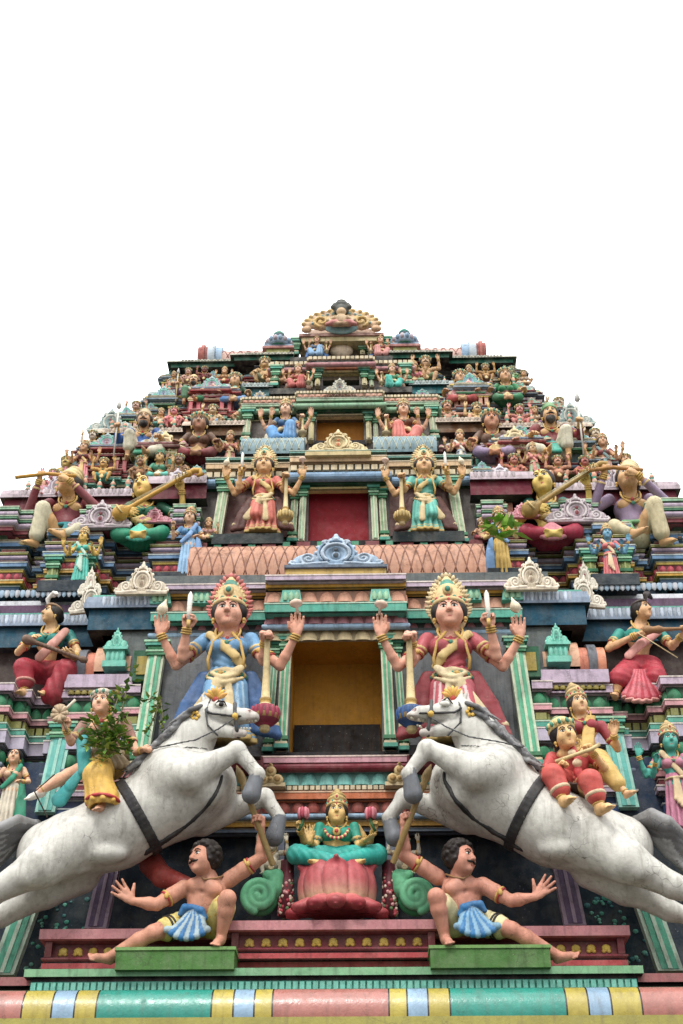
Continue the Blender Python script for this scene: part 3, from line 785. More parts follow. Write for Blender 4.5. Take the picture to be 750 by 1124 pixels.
def make_seated_guardian():      # one knee raised under a long skirt, mace at the side
    f = Fig(); pel, ch, nk, hd = V3(0, .02, .26), V3(0, .0, .64), V3(0, -.03, .87), V3(0, -.07, 1.07)
    torso(f, pel, ch, nk, 1.12); head(f, hd, (0, -1, .08), (0, 0, 1), 1.42, hair='long', crown='tall')
    K = f.part('skirt'); K.ell(pel, (.2, .16, .16), 'skirt', k=.04)
    K.cone((-.1, -.02, .26), (-.30, -.28, .26), .14, .12, 'skirt', k=.05); K.cone((-.30, -.28, .26), (-.22, -.32, .03), .13, .14, 'skirt', k=.05)
    K.cone((.1, -.02, .26), (.14, -.34, .38), .14, .12, 'skirt', k=.05); K.cone((.14, -.34, .38), (.12, -.34, .02), .125, .16, 'skirt', k=.05, disp=folds((.12, -.34, 0), 9, .010))
    K.ell((0, -.2, .06), (.34, .2, .1), 'skirt', k=.05)
    D = f.part('drape'); D.torus((0, 0, .37), .165, .022, (0, 0, 1), 'sash', k=.01); D.chain([V3(.14, -.12, .40), V3(-.1, -.24, .33), V3(-.3, -.36, .1)], [.04, .055, .06], 'sash', k=.02)
    D.chain([V3(.26, 0, .5), V3(.40, -.05, .25), V3(.42, -.1, .06)], [.05, .09, .11], 'panel', k=.03, sq=((0, 1, 0), .4))
    D.chain([V3(-.26, 0, .5), V3(-.40, -.05, .25), V3(-.42, -.1, .06)], [.05, .09, .11], 'panel', k=.03, sq=((0, 1, 0), .4))
    arm(f, (-.2, .05, .75), (-.48, .0, .50), (-.60, -.12, .78), (0, -.15, 1), (0, -1, -.1), 1, 'open', 1.1, 1.25)
    arm(f, (.2, .05, .75), (.48, .0, .50), (.62, -.12, .78), (0, -.15, 1), (0, -1, -.1), -1, 'open', 1.1, 1.25)
    arm(f, (-.2, 0, .75), (-.36, -.1, .50), (-.33, -.26, .72), (.1, -.2, 1), (.3, -1, 0), 1, 'open', 1.1, 1.2, sleeve=.45)
    arm(f, (.2, 0, .75), (.36, -.1, .48), (.40, -.30, .60), (.1, -.6, .3), (0, -.4, -1), 1, 'fist', 1.1, 1.2, sleeve=.45)
    f.extra('mace', lambda mb, pal: mb.lathe([(0, .66), (.024, .65), (.028, .4), (.035, .25), (.05, .24), (.045, .21), (.10, .17), (.115, .12), (.10, .07), (.04, .04), (.03, 0), (0, -.01)], (.43, -.36, 0), (0, .05, 1), pal['mace'], 16))
    return f

def make_small_seated(male=False, hair='bun', crown='round', hands='open'):
    f = Fig(); pel, ch, nk, hd = V3(0, .0, .16), V3(0, .0, .52), V3(0, -.02, .74), V3(0, -.06, .93)
    torso(f, pel, ch, nk, 1.1, female=not male, blouse=True); head(f, hd, (0, -1, .1), (0, 0, 1), 1.45, hair=hair, female=not male, crown=crown, beard='moustache' if male else None)
    seat_legs_crossed(f, 1.05, .26)
    f.part('sash').torus((0, 0, .28), .16, .026, (0, 0, 1), 'sash', k=.01); fan_pleats(f, V3(0, -.2, .3), 5, .13, .2, col='sash', name='sash')
    for sx in (-1, 1):
        arm(f, (.2*sx, 0, .64), (.40*sx, -.06, .36), (.42*sx, -.24, .62 if hands == 'open' else .34), (0, -.2, 1) if hands == 'open' else (-.4*sx, -.8, 0), (0, -1, 0) if hands == 'open' else (0, 0, -1), -sx, 'open' if hands == 'open' else 'relax', 1.05, 1.25, sleeve=.5)
    return f

def make_dwarf(up=True):                # squat little attendant with arms lifted
    f = Fig(); pel, ch, nk, hd = V3(0, .0, .26), V3(0, .0, .52), V3(0, -.02, .70), V3(0, -.06, .88)
    torso(f, pel, ch, nk, 1.1, female=False, blouse=False); f.part('body').ell((0, -.05, .36), (.16, .14, .13), k=.05)
    head(f, hd, (0, -1, .1), (0, 0, 1), 1.45, hair='long', female=False, crown='round', beard='moustache')
    for sx in (-1, 1):
        leg(f, (.1*sx, 0, .24), (.28*sx, -.22, .30), (.2*sx, -.22, .04), (.4*sx, -.8, 0), 1.0, male=True)
        f.part('dhoti').cone((.09*sx, 0, .24), (.2*sx, -.15, .28), .115, .10, 'skirt', k=.05)
        if up or sx < 0 and up is None: arm(f, (.2*sx, 0, .62), (.40*sx, -.02, .62), (.38*sx, -.08, .92), (-.1*sx, 0, 1), (0, -.6, .6), -sx, 'open', 1.05, 1.25, male=True)
        else: arm(f, (.2*sx, 0, .62), (.38*sx, -.06, .42), (.27*sx, -.26, .36), (-.2*sx, -.8, -.3), (0, 0, -1), -sx, 'relax', 1.05, 1.25, male=True)
    f.part('dhoti').ell((0, 0, .22), (.17, .14, .1), 'skirt', k=.04)
    f.part('sash').torus((0, 0, .31), .155, .024, (0, 0, 1), 'sash', k=.01); fan_pleats(f, V3(0, -.16, .3), 5, .08, .18, col='sash', name='sash')
    return f

# ---- figures whose joints come from their real positions on the facade
def local(O):
    return lambda u, v, Y: at(u, v, Y)-O

def jig(L, j):
    if not j: return L
    def f(u, v, Y): return L(u+1.6*math.sin(u*.7+j), v+1.6*math.sin(v*.9+u*.31+2*j), Y+.02*math.sin(u+v+j))
    return f
def make_strong_man(O, j=0):
    f = Fig(); L = jig(local(O), j); q = 1.42
    pel = L(221, 1012, -.95); ch = L(226, 979, -1.12); nk = L(228, 962, -1.15); hd = L(223, 938, -1.25)
    Fm = torso(f, pel, ch, nk, q, female=False, blouse=False, fwd=(-.15, -1, 0), necklace=False)
    f.part('body').ell(pel*.5+ch*.5+V3(0, -.04, -.02), (.16, .14, .15), k=.06)
    Bm = f.part('body'); WW = lambda x, y, z: ch+Fm@(np.array([x, y, z])*q)
    for pts in ([(-.15, -.10, -.035), (-.08, -.125, -.045), (0, -.10, -.03), (.08, -.125, -.045), (.15, -.10, -.035)], [(0, -.12, .08), (0, -.125, -.04), (0, -.14, -.2)], [(-.09, -.13, -.12), (0, -.15, -.125), (.09, -.13, -.12)], [(-.12, -.12, -.07), (-.10, -.13, -.2)], [(.12, -.12, -.07), (.10, -.13, -.2)]):
        P_ = [WW(*p) for p in pts]
        for a, b in zip(P_[:-1], P_[1:]): Bm.cone(a, b, .012, .012, 'skin', k=.035, sub=True)
    f.extra('necklace', lambda mb, pal: mb.tube([WW(-.11, -.02, .15), WW(-.07, -.09, .10), WW(0, -.125, .065), WW(.07, -.09, .10), WW(.11, -.02, .15)], .012, (150, 112, 70), 6))
    head(f, hd, (-.66, -.74, .12) if not j else (-.74, -.66, .05), (-.10, .05, 1), 1.5, hair='curls', female=False, beard='moustache', ear=False)
    arm(f, L(202, 975, -1.1), L(172, 993, -1.2), L(145, 989, -1.28), (-.72, -.15, .62), (.25, -1, .1), 1, 'spread', q, 1.25, male=True, bangle=False)
    arm(f, L(251, 966, -1.1), L(288, 941, -1.2), L(287, 912, -1.28), (-.05, -.1, 1), (-.8, -.5, .1), -1, 'fist', q, 1.35, male=True, bangle=False)
    leg(f, L(236, 1015, -.98), L(250, 986, -1.38), L(243, 1028, -1.18), (-.1, -1, -.1), q*1.02, male=True, anklet=False)
    leg(f, L(208, 1013, -.98), L(168, 1024, -1.25), L(121, 1050, -1.12), (-1, -.25, -.15), q*.98, male=True, anklet=False)
    K = f.part('loincloth'); K.ell(pel+V3(0, 0, -.01), (.235, .19, .165), 'skirt', k=.04)
    a, b = L(236, 1015, -.98), L(250, 986, -1.38); K.cone(a, a*.34+b*.66, .168, .142, 'skirt', k=.04, disp=zfolds(70, .0035, dirv=(1, .5, .3)))
    a, b = L(208, 1013, -.98), L(168, 1024, -1.25); e = a*.38+b*.62; K.cone(a, e, .168, .138, 'skirt', k=.04, disp=zfolds(70, .0035, dirv=(1, .5, .3)))
    def stripes(mb, pal):
        ax = nrm(b-a)
        for t, c in ((.98, (34, 30, 30)), (.84, (34, 30, 30))):
            ring(mb, a+(e-a)*t, ax, .142, .014, c, 20)
    f.extra('loincloth', stripes)
    D = f.part('sash'); D.torus(pel+V3(0, -.01, .12), .195, .03, (0, .1, 1), 'sash', k=.02, sx=1.1)
    kn = pel+V3(-.06, -.22, .06)
    D.ell(kn, (.075, .06, .07), 'sash', k=.03, disp=zfolds(120, .0035))
    for i in range(9):
        x = -.20+.05*i
        D.chain([kn+V3(x*.1, -.02, 0), kn+V3(x*.55, -.10, -.13), kn+V3(x*.9-.03, -.12, -.24), kn+V3(x*1.15-.05, -.14, -.345+.006*abs(i-4)**2)], [.035, .034, .036, .042], 'sash' if i % 2 else 'sash2', k=.006)
    D.chain([kn+V3(.02, -.04, .02), kn+V3(.09, -.08, -.02), kn+V3(.14, -.07, -.10)], [.04, .045, .03], 'sash', k=.01); D.chain([kn+V3(-.02, -.04, .03), kn+V3(-.10, -.07, .02), kn+V3(-.15, -.06, -.05)], [.04, .045, .03], 'sash', k=.01)
    def sp(mb, pal):
        a, b = L(300, 950, -1.36), L(262, 846, -1.26); d = nrm(b-a); Ln = np.linalg.norm(b-a)
        mb.lathe([(.0, 0), (.036, .01), (.036, Ln*.78), (.05, Ln*.79), (.05, Ln*.83), (.036, Ln*.85), (.06, Ln*.9), (.045, Ln*.98), (.004, Ln*1.06)], a, d, pal['wood'], 12)
    f.extra('spear', sp)
    return f

def make_lotus_goddess(O):
    f = Fig(); L = local(O); q = 1.18
    pel = L(369, 943, -.5); ch = L(370, 917, -.52); nk = L(370, 901, -.56); hd = L(370, 888, -.62)
    torso(f, pel, ch, nk, q, fwd=(0, -1, .05)); head(f, hd, (0, -1, .1), (0, 0, 1), 1.22, hair='long', crown='tall')
    for sx, uk in ((-1, 326), (1, 414)):
        kn = L(uk, 938, -.75); an = L(370-sx*16, 946, -.98)
        leg(f, pel+V3(.1*sx, -.03, 0), kn, an, (-sx, -.3, 0), 1.0, anklet=True)
        K = f.part('skirt'); K.cone(pel+V3(.1*sx, -.02, 0), kn, .16, .115, 'skirt', k=.05, disp=zfolds(75, .0035, dirv=(1, .2, .6))); K.cone(kn, L(370+sx*6, 945, -.98), .115, .085, 'skirt', k=.05, disp=zfolds(75, .0035, dirv=(1, .2, .6)))
    f.part('skirt').ell(pel, (.21, .17, .15), 'skirt', k=.04)
    # raised hands with lotus buds, lower hands in blessing
    for sx in (-1, 1):
        m = lambda u: 370+sx*(u-370)
        arm(f, L(m(392), 909, -.5), L(m(404), 928, -.45), L(m(411), 911, -.66), (.1*sx, -.1, 1), (-.3*sx, -1, 0), -sx, 'fist', 1.0, 1.1)
        el = L(m(394), 930, -.6); wr = L(m(397), 925, -.86)
        arm(f, L(m(389), 908, -.53), el, L(m(400), 923, -.85), (.1*sx, -.1, 1) if sx < 0 else (.6, -.7, .1), (0, -1, 0) if sx < 0 else (0, -.4, .9), -sx, 'open', 1.0, 1.2, sleeve=.6)
    for sx in (-1, 1):
        def buds(mb, pal, sx=sx):
            m = lambda u: 370+sx*(u-370)
            mb.tube([L(m(412), 912, -.72), L(m(408), 904, -.72), L(m(407), 898, -.72)], .018, (60, 110, 70), 7)
            c = L(m(407), 897, -.72)
            for k_ in range(7):
                a = 2*math.pi*k_/7; mb.ell(c+V3(math.cos(a)*.045, math.sin(a)*.045, .05), (.034, .034, .075), (176, 62, 84) if k_ % 2 else (206, 120, 132), None, 8, 6)
            mb.ell(c+V3(0, 0, .07), (.04, .04, .06), (190, 90, 100), None, 8, 6)
        f.extra('lotus_bud', buds, True)
    def gar(mb, pal):
        for k_ in range(17):
            a = -1.3+2.6*k_/16
            mb.ell(ch+V3(math.sin(a)*.15, -.14-.05*math.cos(a), .06-.16*math.cos(a)), (.02, .02, .022), (212, 196, 130) if k_ % 2 else (176, 60, 66), None, 8, 5)
        mb.ell(ch+V3(0, -.2, -.02), (.05, .03, .055), (206, 170, 90), None, 10, 6); mb.ell(ch+V3(0, -.225, -.02), (.025, .015, .028), (170, 50, 50), None, 8, 5)
    f.extra('garland', gar)
    return f

def make_left_rider(O):
    f = Fig(); L = local(O); q = 1.15
    pel = L(119, 842, -1.0); ch = L(114, 802, -1.02); nk = L(113, 785, -1.05); hd = L(112, 769, -1.12)
    torso(f, pel, ch, nk, q*1.1, female=False, blouse=True); head(f, hd, (-.1, -1, .12), (-.06, 0, 1), 1.25, hair='long', female=False, crown='round')
    arm(f, L(92, 797, -1.0), L(78, 815, -1.15), L(72, 800, -1.3), (-.1, -.1, 1), (.2, -1, 0), 1, 'fist', q, 1.2, sleeve=.7)
    arm(f, L(138, 796, -1.0), L(150, 826, -1.1), L(156, 824, -1.35), (.7, -.5, .2), (0, 0, -1), -1, 'fist', q, 1.2, sleeve=.6)
    leg(f, L(112, 845, -1.0), L(106, 850, -1.42), L(113, 884, -1.4), (-.35, -1, -.35), q*1.1, male=True)
    leg(f, L(104, 842, -1.0), L(76, 850, -1.2), L(44, 868, -1.3), (-.8, -.3, -.5), q*1.02, male=True, fcol='sock')
    K = f.part('trousers'); K.ell(pel, (.22, .18, .17), 'skirt', k=.04)
    K.cone(L(113, 842, -1.05), L(107, 852, -1.42), .18, .165, 'skirt', k=.06, disp=zfolds(55, .0035, dirv=(1, .5, .4))); K.cone(L(107, 852, -1.42), L(113, 877, -1.43), .165, .195, 'skirt', k=.06, disp=zfolds(60, .0035, dirv=(1, 0, .15)))
    for i in range(9):
        a_ = 2*math.pi*i/9; K.cone(L(109, 862, -1.43)+V3(math.cos(a_)*.15, math.sin(a_)*.15, 0), L(113, 882, -1.44)+V3(math.cos(a_)*.185, math.sin(a_)*.185, 0), .022, .032, 'skirt', k=.03)
    K.ell(L(113, 889, -1.44), (.155, .155, .10), 'skin', k=.01, sub=True)
    f.part('trouser_hem').torus(L(113, 881, -1.44), .195, .022, (0, .15, 1), 'red', k=.01)
    D = f.part('scarf')
    D.chain([L(92, 815, -1.2), L(92, 828, -1.33), L(93, 846, -1.35)], [.09, .085, .075], 'sash', k=.02, sq=((0, 1, 0), .6))
    D.chain([L(90, 846, -1.33), L(78, 862, -1.3), L(66, 878, -1.25)], [.05, .075, .1], 'sash', k=.02, sq=((0, 1, 0), .4))
    D2 = f.part('waist_cloth'); D2.torus(pel+V3(0, 0, .14), .20, .055, (0.1, 0, 1), 'waist', k=.02)
    for i in range(6): D2.cone(pel+V3(-.12+.05*i, -.16, .13), pel+V3(-.12+.08*i, -.22, -.08), .035, .05, 'waist', k=.01)
    def fl(mb, pal):
        c = L(66, 784, -1.35)
        for k_ in range(9):
            a = 2*math.pi*k_/9; mb.tube([c, c+V3(math.cos(a)*.10, -.04, math.sin(a)*.12)], [.02, .035], (196, 172, 140), 6)
        mb.tube([c, L(74, 803, -1.35)], .016, (150, 130, 100), 6); mb.tube([L(60, 790, -1.33), L(83, 768, -1.36)], .02, (200, 190, 170), 6)
    f.extra('flower', fl)
    f.extra('whip', lambda mb, pal: mb.tube([L(60, 850, -1.45), L(38, 869, -1.42), L(52, 897, -1.3)], .010, (70, 60, 55), 5))
    return f

def make_child_rider(O):
    f = Fig(); L = local(O); q = 1.18
    pel = L(630, 858, -1.0); ch = L(628, 832, -1.08); nk = L(624, 818, -1.13); hd = L(618, 803, -1.22)
    torso(f, pel, ch, nk, q, female=False, blouse=True); head(f, hd, (.12, -1, .06), (-.22, 0, 1), 1.45, hair='long', female=False, crown='round')
    leg(f, L(620, 860, -1.05), L(607, 852, -1.45), L(618, 877, -1.5), (.35, -1, -.25), q*1.25, male=True)
    leg(f, L(640, 862, -1.05), L(648, 858, -1.5), L(658, 885, -1.52), (.45, -1, -.2), q*1.3, male=True)
    K = f.part('trousers'); K.ell(pel, (.2, .17, .15), 'skirt', k=.04)
    for a, b, c in ((L(621, 858, -1.05), L(607, 851, -1.45), L(615, 867, -1.48)), (L(640, 860, -1.05), L(648, 857, -1.5), L(654, 873, -1.52))):
        K.cone(a, b, .145, .13, 'skirt', k=.05, disp=zfolds(60, .0035)); K.cone(b, c, .13, .12, 'skirt', k=.05)
        f.part('cuff').torus(c, .10, .03, nrm(c-b), 'sash', k=.01)
    arm(f, L(606, 832, -1.1), L(598, 852, -1.25), L(612, 842, -1.45), (.6, -.3, .4), (0, 0, -1), 1, 'fist', q, 1.1, sleeve=.8)
    arm(f, L(645, 826, -1.1), L(668, 848, -1.15), L(650, 826, -1.38), (-.4, -.3, .7), (-.6, -.5, 0), -1, 'fist', q, 1.1, sleeve=.5)
    f.extra('staff', lambda mb, pal: mb.tube([L(610, 836, -1.5), L(650, 822, -1.47), L(658, 817, -1.45)], .024, pal['mace'], 7))
    D = f.part('sash'); D.chain([ch+V3(-.02, -.16, .1), ch+V3(.04, -.2, -.12), pel+V3(.02, -.26, .02), pel+V3(.08, -.42, -.22)], [.035, .045, .05, .075], 'red', k=.02)
    D.ell(ch+V3(-.02, -.19, -.02), (.06, .04, .05), 'sash', k=.01); D.ell(ch+V3(.02, -.22, -.16), (.06, .04, .05), 'sash', k=.01)
    B = f.part('saddle_cloth'); B.ell(pel+V3(-.02, -.1, -.17), (.36, .28, .06), 'cloth', k=.02, disp=zfolds(40, .012, dirv=(1, .3, 0)))
    return f

def make_rear_rider(O):
    f = Fig(); L = local(O); q = 1.1
    pel = L(648, 838, -.75); ch = L(640, 799, -.78); nk = L(636, 783, -.8); hd = L(634, 769, -.86)
    torso(f, pel, ch, nk, q*1.05); head(f, hd, (.15, -1, .1), (-.1, 0, 1), 1.2, hair='long', crown='tall')
    arm(f, L(660, 797, -.76), L(678, 822, -.8), L(674, 806, -1.0), (.2, -.2, 1), (-.3, -1, 0), -1, 'relax', q, 1.2, sleeve=.6)
    arm(f, L(618, 797, -.76), L(612, 822, -.8), L(625, 830, -.98), (.5, -.5, 0), (0, 0, -1), 1, 'relax', q, 1.2, sleeve=.6)
    K = f.part('skirt'); K.ell(pel, (.24, .2, .2), 'skirt', k=.04); K.cone(pel+V3(.1, -.05, 0), L(668, 848, -1.1), .15, .115, 'skirt', k=.05, disp=zfolds(60, .0035)); K.cone(L(668, 848, -1.1), L(678, 860, -1.15), .115, .10, 'skirt', k=.04)
    leg(f, pel+V3(.1, -.05, 0), L(668, 849, -1.1), L(687, 870, -1.2), (.6, -.8, -.3), q*.9)
    for t in range(4): K.cone(ch+V3(.13-.03*t, -.10, .10), pel+V3(.0-.035*t, -.19, .12), .026, .034, 'skirt', k=.02)
    return f

def make_lute_player(O):
    f = Fig(); L = local(O); q = 1.22
    pel = L(50, 738, .35); ch = L(55, 704, .25); nk = L(57, 689, .22); hd = L(58, 671, .15)
    torso(f, pel, ch, nk, q, fwd=(-.2, -1, 0)); head(f, hd, (-.72, -.68, .12), (.05, 0, 1), 1.22, hair='bun', crown='feather')
    arm(f, L(36, 700, .25), L(20, 716, .15), L(31, 704, -.1), (.5, -.4, .3), (.4, .4, -.6), 1, 'relax', q, 1.15, sleeve=.5)
    arm(f, L(76, 697, .25), L(86, 716, .15), L(82, 721, -.08), (-.5, -.5, .0), (-.2, .3, .9), -1, 'relax', q, 1.15, sleeve=.5)
    leg(f, L(42, 740, .3), L(26, 735, -.05), L(27, 758, -.05), (-.3, -.9, -.3), q, anklet=True)
    leg(f, L(60, 740, .3), L(72, 736, -.02), L(55, 760, .0), (-.4, -.8, -.3), q)
    K = f.part('skirt'); K.ell(pel, (.24, .19, .17), 'skirt', k=.04)
    K.cone(L(43, 738, .3), L(26, 733, -.05), .16, .135, 'skirt', k=.05, disp=zfolds(60, .0035)); K.cone(L(26, 733, -.05), L(28, 748, -.05), .13, .12, 'skirt', k=.04)
    K.cone(L(60, 738, .3), L(73, 735, -.02), .16, .14, 'skirt', k=.05, disp=zfolds(60, .0035)); K.cone(L(73, 735, -.02), L(58, 762, .0), .14, .16, 'skirt', k=.05, disp=zfolds(50, .01, dirv=(1, 0, .3)))
    f.part('hem').torus(L(28, 748, -.05), .115, .022, (0, 0, 1), 'sash', k=.01)
    D = f.part('pallu'); D.chain([L(72, 694, .12), L(58, 706, .02), L(44, 722, .08)], [.06, .07, .07], 'sash', k=.02, sq=((0, 1, 0), .5))
    def lute(mb, pal):
        a, b = L(30, 702, -.18), L(94, 725, -.18); d = nrm(b-a); Ln = np.linalg.norm(b-a)
        mb.lathe([(0, -.08), (.05, -.06), (.075, 0), (.05, .1), (.03, .14), (.028, Ln-.1), (.05, Ln-.05), (.035, Ln+.02), (0, Ln+.03)], a, d, pal['wood'], 12)
        for i in range(9): mb.tube([a+d*(.18+.06*i)+V3(0, -.03, -.02), a+d*(.18+.06*i)+V3(0, -.03, .02)], .006, (120, 80, 60), 5)
    f.extra('lute', lute)
    return f

def make_violin_player(O):
    f = Fig(); L = local(O); q = 1.22
    pel = L(703, 731, .3); ch = L(702, 700, .22); nk = L(703, 685, .2); hd = L(704, 667, .12)
    torso(f, pel, ch, nk, q, fwd=(.15, -1, 0)); head(f, hd, (.62, -.78, .12), (.0, 0, 1), 1.22, hair='bun', crown='feather')
    arm(f, L(680, 696, .22), L(668, 712, .1), L(698, 697, -.1), (.8, -.2, .3), (.2, .3, -.7), 1, 'fist', q, 1.15, sleeve=.5)
    arm(f, L(724, 695, .22), L(738, 710, .1), L(748, 698, -.1), (.4, -.4, .6), (-.4, 0, .7), -1, 'fist', q, 1.15, sleeve=.5)
    K = f.part('skirt'); K.ell(pel, (.23, .18, .16), 'skirt', k=.04)
    K.cone(L(694, 733, .25), L(680, 745, .0), .17, .15, 'skirt', k=.05, disp=zfolds(60, .0035)); K.cone(L(714, 733, .25), L(720, 744, .0), .17, .15, 'skirt', k=.05, disp=zfolds(60, .0035))
    for i in range(11):
        t = (i-5)/5; ub = 705+t*19; vb = 769-3.5*abs(t)**2+(1.5 if i % 2 else 0)
        K.chain([L(703+t*6, 737, .0), L(704+t*12, 753, -.04-.05*(1-t*t)), L(ub, vb-3, -.05-.06*(1-t*t))], [.035, .042, .05], 'skirt' if i % 2 else 'skirt2', k=.006)
        f.part('hem').ell(L(ub, vb, -.06-.06*(1-t*t)), (.052, .05, .024), 'sash', k=.012)
    leg(f, L(694, 735, .2), L(679, 748, .0), L(676, 762, .0), (-.3, -.9, -.3), q)
    D = f.part('pallu'); D.chain([L(722, 694, .1), L(704, 706, .02), L(690, 720, .05)], [.06, .065, .06], 'sash', k=.02, sq=((0, 1, 0), .5))
    def bow(mb, pal):
        mb.lathe([(0, 0), (.05, .02), (.07, .08), (.045, .16), (.06, .24), (.03, .30), (.022, .5), (.04, .56), (0, .6)], L(704, 692, -.14), nrm(L(748, 690, -.2)-L(704, 692, -.14)), pal['wood'], 12)
        mb.tube([L(699, 694, -.2), L(744, 722, -.22)], .008, (210, 190, 140), 5)
    f.extra('violin', bow)
    return f
# ------------------------------------------------------------------ materials
def paint(name, rough=.5, dirt=.45, streak=.35, grime=(62, 56, 48), bump=.25, lichen=0.0, spec=.2, fade=.0, soot=0.0, cav=.75, crack=.35):
    m = bpy.data.materials.new(name); m.use_nodes = True; nt = m.node_tree; N, Lk = nt.nodes, nt.links
    bs = N['Principled BSDF']; bs.inputs['Roughness'].default_value = rough
    bs.inputs['Specular IOR Level'].default_value = spec
    def node(t, **kw):
        n = N.new(t)
        for k, v in kw.items(): setattr(n, k, v)
        return n
    col = node('ShaderNodeAttribute', attribute_name='Col').outputs['Color']
    geo = node('ShaderNodeNewGeometry'); pos = geo.outputs['Position']
    def noise(scale, detail=4, vec=None, rgh=.6):
        n = node('ShaderNodeTexNoise'); n.inputs['Scale'].default_value = scale; n.inputs['Detail'].default_value = detail; n.inputs['Roughness'].default_value = rgh
        Lk.new(vec or pos, n.inputs['Vector']); return n.outputs['Fac']
    def ramp(x, a, b, o0=0, o1=1):
        n = node('ShaderNodeMapRange'); n.inputs[1].default_value = a; n.inputs[2].default_value = b; n.inputs[3].default_value = o0; n.inputs[4].default_value = o1
        Lk.new(x, n.inputs[0]); return n.outputs[0]
    def mth(op, a, b):
        n = node('ShaderNodeMath', operation=op)
        for i, v in enumerate((a, b)):
            if isinstance(v, (int, float)): n.inputs[i].default_value = v
            else: Lk.new(v, n.inputs[i])
        return n.outputs[0]
    def mix(fac, a, b, bt='MIX'):
        n = node('ShaderNodeMix', data_type='RGBA', blend_type=bt)
        for i, v in ((0, fac), (6, a), (7, b)):
            if isinstance(v, (int, float)): n.inputs[i].default_value = v
            elif isinstance(v, tuple): n.inputs[i].default_value = (*v, 1)
            else: Lk.new(v, n.inputs[i])
        return n.outputs[2]
    g = tuple(lin(grime))
    # uneven brushed paint
    v1 = ramp(noise(1.7, 5), .3, .7, .80, 1.08); v2 = ramp(noise(14, 4), .3, .7, .88, 1.08)
    vv = mth('MULTIPLY', v1, v2)
    cb = node('ShaderNodeCombineColor'); [Lk.new(vv, cb.inputs[i]) for i in range(3)]
    c = mix(1.0, col, cb.outputs[0], 'MULTIPLY')
    if fade: c = mix(mth('MULTIPLY', ramp(noise(5, 6), .42, .62), fade), c, tuple(lin((205, 198, 182))))
    hs_ = node('ShaderNodeHueSaturation'); hs_.inputs['Saturation'].default_value = .96; hs_.inputs['Value'].default_value = 1.0; Lk.new(c, hs_.inputs['Color']); c = hs_.outputs[0]
    # rain streaks
    mp = node('ShaderNodeMapping'); mp.inputs['Scale'].default_value = (9, 9, .8); Lk.new(pos, mp.inputs['Vector'])
    st = ramp(noise(1.6, 5, mp.outputs[0]), .50, .74); c = mix(mth('MULTIPLY', st, streak), c, g)
    # patches of grime, more on faces turned upward
    sep = node('ShaderNodeSeparateXYZ'); Lk.new(geo.outputs['Normal'], sep.inputs[0])
    upf = ramp(sep.outputs['Z'], -.2, .9, .35, 1.0)
    sp = ramp(noise(6.5, 8, rgh=.7), .53, .66); c = mix(mth('MULTIPLY', mth('MULTIPLY', sp, upf), dirt), c, g)
    # dirt held in creases, plus crease shade painted into the colour for contrast
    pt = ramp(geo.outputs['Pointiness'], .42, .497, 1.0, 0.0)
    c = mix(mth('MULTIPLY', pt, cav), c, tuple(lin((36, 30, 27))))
    # hairline cracks in the plaster
    vo = node('ShaderNodeTexVoronoi', feature='DISTANCE_TO_EDGE'); vo.inputs['Scale'].default_value = 3.4
    wv = node('ShaderNodeVectorMath', operation='ADD'); nz3 = node('ShaderNodeTexNoise'); nz3.inputs['Scale'].default_value = 5; Lk.new(pos, nz3.inputs['Vector'])
    sc_ = node('ShaderNodeVectorMath', operation='SCALE'); sc_.inputs['Scale'].default_value = .35; Lk.new(nz3.outputs['Color'], sc_.inputs[0]); Lk.new(pos, wv.inputs[0]); Lk.new(sc_.outputs[0], wv.inputs[1]); Lk.new(wv.outputs[0], vo.inputs['Vector'])
    crk = mth('MULTIPLY', ramp(vo.outputs['Distance'], .004, .014, 1, 0), ramp(noise(1.3, 3), .52, .60))
    c = mix(mth('MULTIPLY', crk, crack), c, tuple(lin((48, 42, 38))))
    # small chips and black specks
    fl = ramp(noise(46, 3), .66, .71); c = mix(mth('MULTIPLY', fl, .35), c, tuple(lin((54, 50, 45))))
    fl2 = ramp(noise(31, 3), .68, .72); c = mix(mth('MULTIPLY', fl2, .18), c, tuple(lin((206, 200, 188))))
    if soot: c = mix(mth('MULTIPLY', ramp(noise(2.2, 7), .46, .66), soot), c, tuple(lin((70, 66, 60))))
    Lk.new(c, bs.inputs['Base Color'])
    rn = mth('ADD', ramp(noise(9, 4), .3, .7, -.12, .15), mth('ADD', mth('MULTIPLY', sp, .25), rough)); Lk.new(rn, bs.inputs['Roughness'])
    b = node('ShaderNodeBump'); b.inputs['Strength'].default_value = bump; b.inputs['Distance'].default_value = .012
    hgt = mth('ADD', mth('MULTIPLY', noise(34, 6), .7), noise(9, 5)); Lk.new(hgt, b.inputs['Height']); Lk.new(b.outputs[0], bs.inputs['Normal'])
    return m
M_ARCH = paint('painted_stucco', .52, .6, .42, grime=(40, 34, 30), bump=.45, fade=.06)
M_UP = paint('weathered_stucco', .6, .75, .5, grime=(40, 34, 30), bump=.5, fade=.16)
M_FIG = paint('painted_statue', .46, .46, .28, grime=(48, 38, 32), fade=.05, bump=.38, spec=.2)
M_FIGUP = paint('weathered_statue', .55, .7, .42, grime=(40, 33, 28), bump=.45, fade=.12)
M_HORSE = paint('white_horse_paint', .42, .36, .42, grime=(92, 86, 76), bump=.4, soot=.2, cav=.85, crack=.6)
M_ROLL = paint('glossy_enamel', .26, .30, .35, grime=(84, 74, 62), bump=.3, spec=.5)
M_DOOR = paint('doorway_paint', .6, .18, .22, grime=(90, 60, 30), bump=.2, cav=.2)
